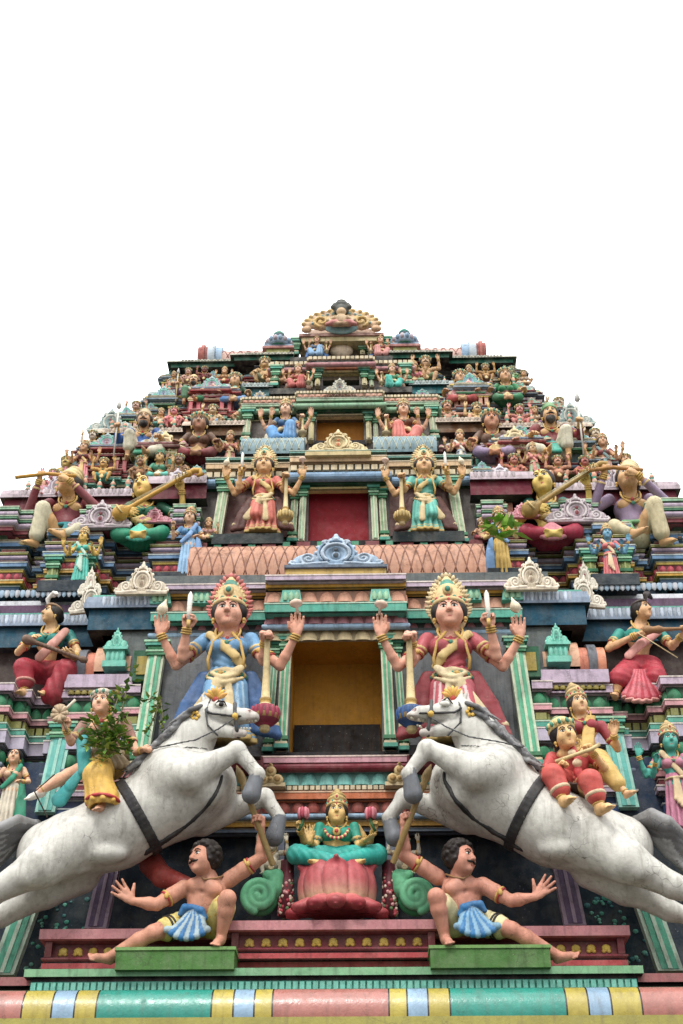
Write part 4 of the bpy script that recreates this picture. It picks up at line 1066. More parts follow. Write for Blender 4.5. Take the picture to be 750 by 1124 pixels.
def leafmat():
    m = bpy.data.materials.new('leaf'); m.use_nodes = True; N, Lk = m.node_tree.nodes, m.node_tree.links; bs = N['Principled BSDF']
    a = N.new('ShaderNodeAttribute'); a.attribute_name = 'Col'; Lk.new(a.outputs['Color'], bs.inputs['Base Color']); bs.inputs['Roughness'].default_value = .5
    bs.inputs['Transmission Weight'].default_value = 0; return m
M_LEAF = leafmat()
# ------------------------------------------------------------------ leaping horse (left one; the right one is its mirror image)
def make_horse(O, j=0):
    f = Fig(); L = jig(local(O), j); B = f.part('body'); k = .12
    B.cone(L(56, 938, -.95), L(128, 911, -1.0), .40, .445, 'white', k=k); B.cone(L(128, 911, -1.0), L(198, 870, -1.0), .445, .52, 'white', k=k)
    B.cone(L(198, 870, -1.0), L(224, 862, -1.02), .52, .40, 'white', k=k)
    B.cone(L(186, 848, -1.0), L(208, 815, -1.02), .41, .29, 'white', k=k); B.cone(L(208, 815, -1.02), L(227, 791, -1.05), .29, .225, 'white', k=.08)
    # head
    B.cone(L(227, 787, -1.06), L(246, 785, -1.15), .19, .155, 'white', k=.06); B.cone(L(246, 785, -1.15), L(270, 787, -1.25), .145, .095, 'white', k=.05)
    B.cone(L(270, 786, -1.25), L(278, 788, -1.27), .092, .08, 'muzzle', k=.04)
    B.cone(L(228, 798, -1.1), L(256, 804, -1.22), .12, .068, 'white', k=.04); B.cone(L(256, 804, -1.22), L(267, 805, -1.25), .062, .05, 'muzzle', k=.03)
    B.cone(L(262, 796, -1.25), L(292, 794, -1.3), .035, .06, 'mouth', k=.02, sub=True, sq=((0, 1, 0), 3.0))
    B.ell(L(277, 780, -1.33), (.035, .03, .022), 'mouth', k=.01, sub=True)
    B.ell(L(241, 772, -1.28), (.075, .03, .05), 'white', k=.03); B.ell(L(232, 800, -1.2), (.14, .07, .13), 'white', k=.05)
    for a, b in ((L(229, 773, -1.17), L(226, 760, -1.2)), (L(226, 774, -.95), L(221, 761, -.95))):
        B.cone(a, b, .055, .008, 'white', k=.03)
    # near foreleg, folded
    B.cone(L(186, 852, -1.36), L(206, 852, -1.5), .27, .215, 'white', k=.10); B.cone(L(206, 852, -1.5), L(258, 826, -1.5), .205, .105, 'white', k=.05)
    B.ell(L(260, 824, -1.5), (.12, .115, .12), 'white', k=.04); B.cone(L(260, 823, -1.5), L(282, 848, -1.5), .098, .078, 'white', k=.04)
    B.ell(L(283, 850, -1.5), (.095, .095, .09), 'white', k=.03); B.cone(L(282, 852, -1.5), L(276, 872, -1.48), .085, .115, 'hoof', k=.012)
    # far foreleg
    B.cone(L(222, 900, -.75), L(288, 876, -.85), .20, .105, 'white', k=.07); B.ell(L(291, 875, -.85), (.115, .11, .115), 'white', k=.04)
    B.cone(L(291, 875, -.85), L(307, 897, -.88), .095, .078, 'white', k=.04); B.cone(L(307, 899, -.88), L(301, 919, -.88), .085, .115, 'hoof', k=.012)
    # hind legs, stretched back
    B.cone(L(80, 926, -1.18), L(46, 950, -1.34), .36, .255, 'white', k=.12); B.cone(L(46, 950, -1.34), L(-4, 978, -1.36), .235, .14, 'white', k=.08)
    B.cone(L(-4, 976, -1.36), L(-30, 985, -1.36), .14, .12, 'white', k=.06); B.cone(L(-30, 985, -1.36), L(-62, 1035, -1.3), .105, .09, 'white', k=.05); B.cone(L(-63, 1037, -1.3), L(-62, 1056, -1.3), .09, .12, 'hoof', k=.012)
    B.cone(L(84, 956, -.75), L(50, 978, -.8), .30, .20, 'white', k=.10); B.cone(L(50, 976, -.8), L(2, 1006, -.8), .21, .12, 'white', k=.08)
    B.cone(L(2, 1006, -.8), L(-22, 1014, -.8), .115, .10, 'white', k=.06); B.cone(L(-22, 1014, -.8), L(-46, 1050, -.8), .095, .085, 'white', k=.05); B.cone(L(-46, 1050, -.8), L(-46, 1062, -.8), .09, .115, 'hoof', k=.012)
    B.cone(L(95, 950, -1.15), L(86, 954, -1.2), .07, .05, 'white', k=.04)
    # haunch, stifle, shoulder and chest muscles
    for (u, v, y), r in (((70, 918, -1.22), (.27, .19, .22)), ((190, 842, -1.30), (.20, .16, .24)), ((228, 868, -1.30), (.15, .15, .2)), ((118, 938, -1.28), (.22, .12, .10)), ((205, 806, -1.22), (.10, .09, .2)), ((28, 962, -1.48), (.10, .07, .09))):
        B.ell(L(u, v, y), r, 'white', k=.10)
    # mane
    Mn = f.part('mane'); r2 = random.Random(5)
    Np = 38
    for i in range(Np):
        t = i/(Np-1); u = 219+(157-219)*t; v = 774+(836-774)*t**.95
        for q in range(2):
            y = -1.02-.17*q-r2.uniform(0, .06)
            a = L(u+2, v+1, y); b = L(u-9-r2.uniform(0, 3), v+4+r2.uniform(-2, 3), y-.10); c = L(u-20-r2.uniform(0, 8), v+15+r2.uniform(-2, 5), y-.06)
            Mn.chain([a, b, c], [.030, .028, .008], 'mane' if (i+q) % 3 else 'mane2', k=.01)
    T = f.part('tail')
    for i in range(12):
        q = i/11-.5; z = r2.uniform(-4, 4)
        T.chain([L(40, 906+z*.3, -1.0), L(20, 912+q*22+z, -1.05+.2*q), L(0, 926+q*34, -1.1+.3*q), L(-22, 950+q*40, -1.0)], [.06, .075, .07, .02], 'mane' if i % 2 else 'mane2', k=.012)
    def on_body(u, v): return L(u, v, -1.0)
    # harness: belly girth, breast strap, bridle and reins, pressed onto the hide
    def strap_pts(c, ax, up_, r, a0, a1, n=22):
        c = np.asarray(c); ax = nrm(ax); e1 = nrm(np.asarray(up_)-ax*ax.dot(up_)); e2 = np.cross(ax, e1)
        return [c+e1*math.cos(a)*r+e2*math.sin(a)*r for a in np.linspace(a0, a1, n)]
    prims = [p for p in B.p if not p[5]]
    def dist(P): return min(float(p[0](np.asarray(P, f32)[None])[0]) for p in prims)
    def land(o, d, far, lift=.004):
        o = np.asarray(o, float); d = nrm(d); t = 0
        for _ in range(60):
            x = dist(o+d*t)
            if x < .012 or t > far: break
            t += max(x*.8, .008)
        return None if t > far else o+d*(t-lift)
    H = f.part('harness'); axb = L(198, 870, -1.0)-L(128, 911, -1.0)
    c1 = L(152, 897, -1.0); 
    for off in (-.045, -.015, .015, .045):
        cc = c1+nrm(axb)*off; pts = [land(q+(q-cc)*1.2, cc-q, 1.4) for q in strap_pts(cc, axb, (0, 0, 1), .5, 0, 2*math.pi, 44)]
        pts = [p for p in pts if p is not None]
        H.chain(pts, .020, 'strap', k=.010)
    axs = [(160, 936), (167, 932), (175, 927), (184, 921), (194, 914), (204, 906), (214, 898), (223, 889), (231, 880), (237, 871), (241, 862), (243, 854)]
    for off in (-2.2, 0, 2.2):
        pts = [land(L(u-off*.5, v+off, -2.4), L(u-off*.5, v+off, 0)-L(u-off*.5, v+off, -2.4), 2.4) for u, v in axs]; pts = [p for p in pts if p is not None]
        H.chain(pts, .020, 'strap', k=.010)
    Br = f.part('bridle')
    Br.chain([L(222, 778, -1.24), L(232, 783, -1.31), L(256, 786, -1.325), L(272, 786, -1.33)], .017, 'strap', k=.006)
    Br.chain([L(258, 772, -1.26), L(258, 784, -1.345), L(260, 800, -1.30), L(262, 809, -1.22)], .026, 'strap2', k=.006)
    Br.chain([L(231, 768, -1.2), L(226, 781, -1.3), L(228, 796, -1.3), L(240, 808, -1.25)], .015, 'strap2', k=.006)
    Br.ell(L(258, 786, -1.36), (.04, .03, .04), 'gold', k=.005)
    rn = f.part('reins')
    rn.chain([L(258, 788, -1.36), L(240, 800, -1.42), L(215, 812, -1.42), L(185, 818, -1.44), L(158, 824, -1.36)], .013, 'strap2', k=.004)
    rn.chain([L(228, 822, -1.2), L(206, 820, -1.36), L(186, 826, -1.42), L(170, 840, -1.42)], .011, 'strap2', k=.004)
    def eye(mb, pal):
        mb.ell(L(242, 773, -1.315), (.062, .028, .036), (226, 224, 214), None, 12, 8); mb.ell(L(243, 773, -1.335), (.034, .02, .032), (24, 20, 20), None, 10, 8)
        mb.tube([L(236, 774, -1.31), L(240, 769, -1.34), L(246, 770, -1.33), L(249, 775, -1.31)], [.006, .013, .012, .005], (50, 46, 44), 6)
        for i in range(5): mb.ell(L(267+3.4*i, 791, -1.235-.012*i), (.017, .02, .02), (226, 218, 196), None, 8, 6)
        for i in range(4): mb.ell(L(265+3.2*i, 799.5, -1.25), (.015, .018, .016), (226, 218, 196), None, 8, 6)
    f.extra('body', eye)
    def fan(mb, pal):
        c = L(237, 768, -1.18)
        for i in range(7):
            a = -1.1+2.2*i/6; mb.tube([c, c+V3(math.sin(a)*.10, -.02, math.cos(a)*.11), c+V3(math.sin(a)*.155, -.02, math.cos(a)*.165)], [.02, .035, .012], pal['gold'] if i % 2 else (206, 150, 70), 7)
        mb.ell(c, (.05, .04, .05), (170, 60, 50), None, 8, 6)
    f.extra('head_ornament', fan)
    def ros(mb, pal):
        c = L(214, 786, -1.28); [mb.ell(c+V3(math.cos(a)*.045, -.01, math.sin(a)*.045), (.026, .02, .026), pal['gold'], None, 8, 6) for a in np.linspace(0, 6.28, 7)]
    f.extra('rosette', ros)
    return f
# ------------------------------------------------------------------ palette of the stucco
TEAL=(70,152,132); TEAL2=(104,178,160); GREEN=(58,122,84); LGREEN=(140,184,150); OLIVE=(132,132,70); LILAC=(178,160,178); PINK=(196,140,146)
MAROON=(116,38,50); RED=(160,58,62); ROSE=(188,92,100); CREAM=(206,190,156); BEIGE=(196,176,146); OCHRE=(190,142,46); YEL=(206,180,84); BLUE=(84,134,176)
LBLUE=(146,176,200); NAVY=(34,62,88); SLATE=(92,106,122); PEACH=(206,150,124); ORANGE=(190,104,60); WHITE=(212,208,198); DARK=(30,28,30); DTEAL=(24,78,84); GREY=(104,108,112); BROWN=(122,76,40); DGREEN=(32,84,58); PURP=(120,92,120)
def add_raw(mb, raw, pal, sc=1.0, off=(0, 0, 0), mirror=False):
    V, Q, idx, un = raw; V = V.copy()*np.asarray(sc); q = Q
    if mirror: V[:, 0] *= -1; q = Q[:, ::-1]
    C = np.array([lin(pal[u]) for u in un])[idx]
    mb.add(V+np.asarray(off), q, smooth=True, cols=C[q].mean(1))
def spiral(c, r0, r1, a0, turns, n=22, sx=1):
    return [V3(c[0]+sx*math.cos(a)*r, c[1], c[2]+math.sin(a)*r) for a, r in zip(np.linspace(a0, a0+turns*2*math.pi, n), np.linspace(r0, r1, n))]
def make_gable(h=.022):
    s = S()
    s.cone((0, 0, .42), (0, .02, .42), .40, .40, 'base', k=.05, sq=((0, 1, 0), .18)); s.ell((0, .0, .42), (.42, .09, .44), 'base', k=.03)
    for sx in (-1, 1):
        s.ell((.60*sx, 0, .20), (.34, .085, .22), 'base', k=.04); s.ell((.88*sx, 0, .10), (.16, .07, .11), 'base', k=.03)
        s.chain(spiral((.60*sx, -.075, .22), .19, .03, -math.pi*.5, 1.6, 26, sx), .034, 'line', k=.004)
        s.chain([V3(.20*sx, -.08, .06), V3(.40*sx, -.09, .05), V3(.62*sx, -.085, .03), V3(.9*sx, -.07, .03), V3(1.02*sx, -.05, .08), V3(.98*sx, -.05, .16), V3(.90*sx, -.06, .14)], [.05, .045, .04, .036, .032, .03, .022], 'line', k=.006)
        s.chain([V3(math.sin(a)*.30*sx, -.09, .40-math.cos(a)*.30) for a in np.linspace(.7, 3.14, 14)], .042, 'line', k=.006)
        s.chain([V3(math.sin(a)*.39*sx, -.07, .42-math.cos(a)*.41) for a in np.linspace(.9, 3.14, 14)], .03, 'base', k=.006)
        for i in range(5):
            a = 1.2+.42*i; s.ell((math.sin(a)*.43*sx, -.03, .42-math.cos(a)*.46), (.06, .05, .06), 'line', k=.01)
        s.chain(spiral((.22*sx, -.10, .74), .085, .02, 0, 1.2, 14, sx), .024, 'line', k=.004)
    s.ell((0, -.12, .38), (.21, .12, .24), 'inner', k=.01, sub=True)
    s.ell((0, -.04, .33), (.10, .06, .14), 'arch', k=.01); s.ell((0, -.07, .50), (.06, .05, .07), 'arch', k=.01)
    s.ell((0, -.03, .90), (.10, .075, .11), 'base', k=.02); s.ell((0, -.02, 1.02), (.055, .05, .07), 'line', k=.01); s.ell((0, -.09, .86), (.06, .04, .06), 'line', k=.01)
    s.box((0, 0, .0), (.98, .10, .05), .02, 'base', k=.02)
    return s.mesh(h)
GABLE = make_gable(.020); GABLE_LO = make_gable(.034)
GP = lambda b, l, a=MAROON, i=(60, 40, 44): dict(base=b, line=l, arch=a, inner=i)
def half_barrel(mb, x0, x1, yc, z0, r, ry, col, n=12, over=.25, col2=None):
    """horizontal barrel roof along x: bulging front, with a scale net in relief"""
    P = []
    for i in range(n+1):
        a = -over+(math.pi*.5+over)*i/n
        P.append((yc-math.cos(a)*ry, z0+r*math.sin(over)+math.sin(a)*r))
    V = [[x, y, z] for (y, z) in P for x in (x0, x1)]
    Q = [[2*i, 2*i+1, 2*i+3, 2*i+2] for i in range(n)]
    V += [[x0, yc+.1, P[0][1]], [x0, yc+.1, P[-1][1]], [x1, yc+.1, P[0][1]], [x1, yc+.1, P[-1][1]]]
    mb.add(V, Q, col=col, smooth=True)
    for x, k in ((x0, 0), (x1, 1)):
        W = [[x, y, z] for y, z in P]+[[x, yc+.05, P[0][1]]]
        T = [[len(P), i, i+1] for i in range(n)]
        mb.add(W, T=[t[::-1] if k == 0 else t for t in T], col=col)
    return P
def barrel_net(mb, x0, x1, P, w, col):
    """crossing raised lines on the barrel"""
    n = max(2, int(round((x1-x0)/w))); m = len(P)
    for i in range(-3, n+1):
        for sgn in (1, -1):
            pts = []
            for j in range(1, m):
                t = j/(m-1); x = x0+(x1-x0)*(i+(1.5*t if sgn > 0 else 1.5*(1-t)))/n
                if x0 <= x <= x1: pts.append((x, P[j][0]-.001, P[j][1]+.001))
            if len(pts) > 1: mb.tube(pts, .009, col, 4)
def arch_end(mb, x0, x1, yc, z0, r, depth, cols):
    """wheel-shaped end of a barrel roof: stepped horseshoe arches facing sideways and front"""
    nb = len(cols); L = (x1-x0)/nb
    for k, c in enumerate(cols):
        rr = r*(1.0+.10*(k % 2)); a0, a1 = x0+k*L, x0+(k+1)*L
        pr = [(yc-math.cos(a)*rr*depth, z0+rr*.35+math.sin(a)*rr) for a in np.linspace(-.55, math.pi+.55, 20)]
        V = [[x, y, z] for (y, z) in pr for x in (a0, a1)]; n = len(pr)
        Q = [[2*i, 2*i+1, 2*i+3, 2*i+2] for i in range(n-1)]
        mb.add(V, Q, col=c, smooth=True)
        for x, fl in ((a0, 1), (a1, 0)):
            W = [[x, y, z] for y, z in pr]+[[x, yc, z0+rr*.35]]
            mb.add(W, T=[[n, i+1, i] if fl == 0 else [n, i, i+1] for i in range(n-1)], col=c)
def stack(mb, path, z, items):
    """items from bottom to top: (height, out, colour, kind)"""
    for h, out, c, kind in items:
        if kind == 'roll':
            P = [(out-.02, z)]+[(out+h*.55*math.sin(a), z+h*.5-h*.5*math.cos(a)) for a in np.linspace(.15, math.pi-.15, 7)]+[(out-.02, z+h)]
            mb.sweep(path, P, c, smooth=False)
        elif kind == 'cove':
            mb.sweep(path, [(out, z), (out+.02, z+h*.2), (out+.05, z+h*.6), (out+.11, z+h)], c)
        elif kind == 'petal':
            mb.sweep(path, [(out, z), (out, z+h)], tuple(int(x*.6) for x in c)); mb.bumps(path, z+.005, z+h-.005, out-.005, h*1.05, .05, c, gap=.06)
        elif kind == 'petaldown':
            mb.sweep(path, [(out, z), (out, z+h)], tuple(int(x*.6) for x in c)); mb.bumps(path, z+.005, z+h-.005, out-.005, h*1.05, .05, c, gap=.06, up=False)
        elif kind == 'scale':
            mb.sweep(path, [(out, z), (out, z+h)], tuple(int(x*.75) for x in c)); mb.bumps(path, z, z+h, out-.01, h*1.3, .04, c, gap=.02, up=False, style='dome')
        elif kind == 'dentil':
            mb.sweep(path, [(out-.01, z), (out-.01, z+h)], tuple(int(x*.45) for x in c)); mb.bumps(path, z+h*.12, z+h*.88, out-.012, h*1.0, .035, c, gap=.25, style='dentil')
        else:
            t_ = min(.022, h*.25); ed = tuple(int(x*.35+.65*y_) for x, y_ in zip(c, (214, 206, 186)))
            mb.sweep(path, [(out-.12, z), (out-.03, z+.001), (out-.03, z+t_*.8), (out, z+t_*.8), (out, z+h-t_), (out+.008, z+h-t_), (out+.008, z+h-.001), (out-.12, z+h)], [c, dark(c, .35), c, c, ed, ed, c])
        z += h
    return z
def sym(pts):
    """mirror a right-hand half plan (x>=0, outward along x) into the full left-to-right path"""
    L = [(-x, y) for x, y in pts[::-1]]
    return L+[p for p in pts if p[0] > 1e-6] if pts[0][0] < 1e-6 else L+list(pts)
def steps(runs, yend):
    """runs: (x_end, y); returns right half of an orthogonal stepped plan starting at x=0"""
    P = [(0.0, runs[0][1])]; 
    for i, (x, y) in enumerate(runs):
        P.append((x, y))
        if i+1 < len(runs): P.append((x, runs[i+1][1]))
    P.append((runs[-1][0], yend)); return P
def one_side(path, lo, hi): return path

tower = empty('temple_tower', (0, 0, 0), 'tall tiered temple gate tower crowded with painted stucco mouldings and doorways', 'temple tower')
def dark(c, k=.5): return tuple(int(x*k) for x in c)
YC = [0.0, 0.0, 1.15, 2.10, 2.85, 3.40, 3.8]
def Zt(v, Y): return Zv(v, Y)
def HX(off, v, Y): return off*mpp(v, Y)

# =============== base: gate wall, rolled eave, ledges, red platform =================
gate = MB()
gate.box(-7.2, 7.2, -.35, 6.5, -0.02, Zt(1150, -.35), (150, 130, 110)); gate.box(-7.2, 7.2, -.9, 6.4, Zt(1150, -.35)-.02, Zt(1121, -.9), (120, 112, 60))
storey0 = gate.build('gate_storey', M_ARCH, tower)
# rolled eave with coloured bands
ra = [(0, 64, PINK), (64, 84, YEL), (84, 107, LBLUE), (107, 131, YEL), (131, 258, TEAL2), (258, 282, YEL), (282, 307, LBLUE), (307, 340, YEL), (340, 440, PINK), (440, 470, YEL), (470, 495, LBLUE), (495, 520, YEL), (520, 700, TEAL2)]
roll = MB(); yr = -1.55; za, zb = Zt(1119, yr), Zt(1086, yr+.22); m_ = mpp(1100, yr)
for o0, o1, c in ra:
    c = {PINK: (164, 104, 94), YEL: (174, 158, 66), LBLUE: (134, 164, 188), TEAL2: (40, 138, 122)}[c]
    for sx in (-1, 1):
        x0, x1 = sorted((sx*o0*m_, sx*o1*m_))
        if o0 == 0 and sx < 0: continue
        if o0 == 0: x0 = -x1
        n = 12; A = np.linspace(-.35, math.pi*.5, n+1)
        for jx, (xa, xb, cc, rr) in enumerate(((x0, x1-.018, c, 0), (x1-.018, x1, (64, 60, 56), -.012))):
            P = [(yr+.22-math.cos(a)*(.22+rr), za+.09+math.sin(a)*(zb-za-.09+rr)) for a in A]
            roll.add([[x, y, z] for y, z in P for x in (xa, xb)], [[2*i, 2*i+1, 2*i+3, 2*i+2] for i in range(n)], col=cc, smooth=True)
link('rolled_eave', roll.mesh('rolled_eave'), M_ROLL, storey0)
e = MB(); zt = za-.0
e.box(-7.3, 7.3, yr+.0, -.4, zt-.22, zt+.03, (150, 142, 62)); e.box(-7.2, 7.2, yr+.38, -.3, zt, zb-.01, (70, 66, 60))
e.build('eave_edge', M_ROLL, storey0)
b = MB()
yb = -1.18; z0, z1, z2, z3 = Zt(1088, yb), Zt(1076, yb), Zt(1072, yb), Zt(1062, yb-.06); xw = HX(332, 1070, yb)
p = [(-xw, .2), (-xw, yb), (xw, yb), (xw, .2)]
b.sweep(p, [(0, z0), (0, z1)], TEAL); b.bumps(p[1:3], z0+.02, z1-.015, -.002, .075, .03, TEAL2, gap=.3, style='dentil')
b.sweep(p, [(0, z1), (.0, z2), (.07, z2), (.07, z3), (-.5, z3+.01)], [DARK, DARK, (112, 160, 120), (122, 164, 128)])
for sx in (-1, 1):
    pp = [(sx*(xw+.02), yb+.12), (sx*7.2, yb+.12)]; pp = pp if sx > 0 else pp[::-1]
    zc = z0
    b.sweep(pp, [(0, zc), (0, z1-.06), (-.05, z1-.06), (-.05, z2-.06), (.05, z2-.06), (.05, z3-.05), (-.5, z3-.05)], [GREEN, DARK, DARK, DARK, (150, 92, 92), (150, 100, 96)])
    b.bumps(pp, z0+.02, z1-.09, -.002, .085, .03, TEAL2, gap=.35, style='dentil')
b.build('ledge', M_ARCH, storey0)
# red platform with yellow rosettes
def platform(mb, xa, xb, yf, va, vb):
    zA, zB = Zt(vb, yf), Zt(va, yf-.06); p = [(xa, .3), (xa, yf), (xb, yf), (xb, .3)]; H = zB-zA
    mb.sweep(p, [(.02, zA), (.02, zA+H*.14), (-.02, zA+H*.14), (-.02, zA+H*.20), (.03, zA+H*.24), (.03, zA+H*.28), (-.06, zA+H*.32), (-.06, zA+H*.66), (.02, zA+H*.72), (.07, zA+H*.74), (.07, zB), (-.8, zB+.004)],
             [RED, DARK, DARK, ROSE, MAROON, dark(MAROON, .7), (108, 34, 40), MAROON, ROSE, (176, 116, 120), (168, 120, 120)])
    n = int((xb-xa-.3)/.17)
    for i in range(n):
        x = xa+.2+(xb-xa-.4)*i/(n-1); zc = zA+H*.49
        mb.ell((x, yf+.058, zc), (.055, .02, .045), (190, 160, 62), None, 8, 5)
        for k_ in (-1, 1): mb.ell((x+.03*k_, yf+.056, zc-.035), (.03, .015, .025), (176, 140, 56), None, 6, 4)
    for xx, dx in ((xa, 1), (xb, -1)):
        mb.box(min(xx, xx+.08*dx), max(xx, xx+.08*dx), yf-.015, yf+.1, zA+H*.30, zA+H*.70, (96, 32, 38))
pl = MB(); xw2 = HX(318, 1040, -.85); platform(pl, -xw2, xw2, -.85, 1018, 1062); pl.build('red_platform', M_ARCH, storey0)
pl = MB(); xw3 = HX(112, 1040, -1.0); platform(pl, -xw3, xw3, -1.0, 1010, 1052); pl.build('red_platform', M_ARCH, storey0)

# =============== first storey ==============================================
st1 = MB(); Y1 = 0.0
zF = Zt(1065, -.1); hd = HX(50, 765, Y1); zd0, zd1 = Zt(829, Y1), Zt(704, Y1)
zTop = Zt(630, Y1); W1 = 6.6
NV = (22, 44, 66)
# lower wall
st1.box(-W1, W1, .12, 6, zF-.3, Zt(905, .12), (26, 40, 52)); st1.box(-W1, W1, .1, 6, Zt(905, .12), zd0-.02, (24, 46, 72))
# wall pieces round the doorway
for sx in (-1, 1):
    xa, xb = sorted((sx*hd, sx*3.0)); st1.box(xa, xb, Y1, 6, zd0-.02, zTop, (84, 92, 92))
    xa, xb = sorted((sx*3.0, sx*W1)); st1.box(xa, xb, .62, 6, zd0-.02, Zt(672, .62), (58, 44, 40))
st1.box(-hd, hd, Y1, 6, zd1, zTop, BEIGE)
storey1 = st1.build('storey', M_ARCH, tower)
def doorway(parent, half, z0, z1, Y, deep, wall, low, lowh, mat=M_ARCH, frame=None):
    d = MB(); e_ = .004
    d.add([[x, y, z] for z in (z0, z1) for y in (Y+.01, Y+deep) for x in (-half+e_, half-e_)], [[1,0,4,5][::-1][::-1], [0,2,6,4][::-1][::-1], [3,1,5,7], [2,3,7,6], [4,6,7,5], [0,1,3,2]], col=wall)
    # faces are seen from inside
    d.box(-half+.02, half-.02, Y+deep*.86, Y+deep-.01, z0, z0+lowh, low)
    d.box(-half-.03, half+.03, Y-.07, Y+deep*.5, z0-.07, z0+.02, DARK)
    d.q[0] = d.q[0][1:]; d.qc[0] = d.qc[0][1:]; d.qs[0] = d.qs[0][1:]
    d.build('doorway', M_DOOR, parent)
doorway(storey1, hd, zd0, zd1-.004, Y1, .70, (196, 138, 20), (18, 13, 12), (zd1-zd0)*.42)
# pilasters: leaning flat posts with cream edges
def pilaster(parent, xb, xt, yb_, yt, z0, z1, w, col, edge, mat=M_ARCH, cap=True, base=True, d=.12):
    mb = MB(); H = z1-z0
    def post(zz0, zz1, w_, yo, c, dd):
        P = []
        for z in (zz0, zz1):
            t = (z-z0)/H; x = xb+(xt-xb)*t; y = yb_+(yt-yb_)*t-yo
            P += [[x-w_/2, y, z], [x+w_/2, y, z], [x+w_/2, y+dd, z], [x-w_/2, y+dd, z]]
        mb.hexa(P, c)
    post(z0, z1, w, 0, edge, d); post(z0+.02, z1-.02, w*.66, .014, col, d*.5); post(z0+.02, z1-.02, w*.16, .024, edge, d*.5)
    if base:
        for i, (h, e_, c) in enumerate(((.055, .05, TEAL), (.03, .02, CREAM), (.05, .035, GREEN))): post(z0+.06*i, z0+.06*i+h, w+e_, .03+e_*.3, c, d)
    if cap:
        for i, (h, e_, c) in enumerate(((.035, .03, GREEN), (.03, .06, LGREEN), (.04, .02, GREEN), (.06, .10, TEAL), (.03, .14, LGREEN))): post(z1-.24+.047*i, z1-.24+.047*i+h, w+e_, .03+e_*.3, c, d)
    return mb.build('pilaster', mat, parent)
for sx in (-1, 1):
    pilaster(storey1, sx*HX(60, 815, -.1), sx*HX(54, 710, -.1), -.12, -.10, zd0+.05, zd1+.06, .14, (96, 172, 132), (206, 206, 178))
    pilaster(storey1, sx*HX(75, 815, -.05), sx*HX(66, 712, -.05), -.06, -.05, zd0+.03, zd1+.02, .10, (92, 160, 128), (196, 204, 176))
    pilaster(storey1, sx*HX(216, 832, -.2), sx*HX(196, 705, -.2), -.22, -.18, Zt(842, -.2), Zt(700, -.2), .22, (92, 176, 138), (196, 208, 180))
    pilaster(storey1, sx*HX(366, 1066, -.35), sx*HX(322, 960, -.2), -.42, -.2, Zt(1068, -.4), Zt(930, -.2), .30, (78, 160, 132), (176, 196, 176), base=False)
    pilaster(storey1, sx*HX(262, 1018, -.3), sx*HX(245, 940, -.1), -.42, -.16, Zt(1020, -.3), Zt(930, -.1), .26, (92, 76, 104), (150, 132, 148), base=False, cap=False)
    pilaster(storey1, sx*HX(318, 872, .0), sx*HX(300, 800, .0), -.05, -.02, Zt(890, 0), Zt(790, 0), .26, (96, 176, 166), (150, 200, 186), base=False)
    # grey backing of the guardian niches
    nb = MB(); x0, x1 = sorted((sx*HX(78, 760, -.02), sx*HX(192, 760, -.02))); nb.box(x0, x1, -.03, .05, Zt(836, -.03), Zt(690, -.03), GREY); nb.build('niche_panel', M_ARCH, storey1)
    nb = MB(); x0, x1 = sorted((sx*HX(82, 825, -.6), sx*HX(192, 825, -.6))); nb.box(x0, x1, -.62, .0, Zt(830, -.6), Zt(819, -.6), (34, 34, 38)); nb.box(x0-.03, x1+.03, -.5, .0, Zt(842, -.5), Zt(829, -.5)-.006, MAROON); nb.build('statue_shelf', M_ARCH, storey1)
# dark painted panel with green sprays between the lower posts
    nb = MB(); x0, x1 = sorted((sx*HX(268, 1020, .06), sx*HX(345, 1020, .06))); nb.box(x0, x1, .04, .11, zF-.2, Zt(940, .06), (24, 44, 54))
    r2 = random.Random(11)
    for i in range(46):
        x = r2.uniform(x0+.1, x1-.1); z = r2.uniform(zF+.0, Zt(985, .04)); s_ = r2.uniform(.02, .045)
        nb.ell((x, .036, z), (s_, .006, s_*.8), r2.choice(((60, 140, 120), (90, 160, 140), (50, 110, 110))), None, 7, 4)
    nb.build('painted_panel', M_ARCH, storey1)
# stepped bands under the doorway, behind the lotus niche
bd = MB(); hb = HX(212, 870, -.2)
def bands(mb, hw, lst, yb_, ret=.6):
    """lst: (v_bottom, v_top, Y, colour, kind)"""
    for vb, vt, Y, c, kind in lst:
        zA, zB = Zt(vb, Y), Zt(vt, Y); p = [(-hw, Y+ret), (-hw, Y), (hw, Y), (hw, Y+ret)]
        stack(mb, p, zA, [(zB-zA, 0, c, kind)])
bands(bd, hb, [(914, 908, -.12, SLATE, ''), (908, 900, -.16, OCHRE, ''), (899, 893, -.2, LBLUE, 'roll'), (893, 878, -.16, (156, 76, 66), 'petal'), (878, 868, -.26, ORANGE, ''), (868, 862, -.24, CREAM, 'dentil'),
              (862, 848, -.22, (120, 188, 180), 'scale'), (847, 838, -.3, MAROON, 'roll'), (838, 829, -.36, (186, 136, 146), '')], 0)
bd.box(-hb, hb, -.05, .12, Zt(915, -.05), zd0, DARK)
bd.build('base_moulding', M_ARCH, storey1)
for sx in (-1, 1):
    g = MB(); x = sx*HX(71, 852, -.4)
    for dx, dz, r in ((0, .13, .075), (-.09, .02, .075), (.09, .02, .075), (0, .02, .05), (0, .21, .03)):
        g.ell((x+dx, -.38, Zt(862, -.38)+.06+dz), (r, .06, r), (200, 176, 126), None, 12, 8); g.ell((x+dx, -.43, Zt(862, -.38)+.06+dz), (r*.55, .03, r*.55), (176, 140, 84), None, 8, 6)
    g.box(x-.19, x+.19, -.40, -.2, Zt(863, -.38), Zt(863, -.38)+.05, (196, 176, 136)); g.build('gold_boss', M_ARCH, storey1)
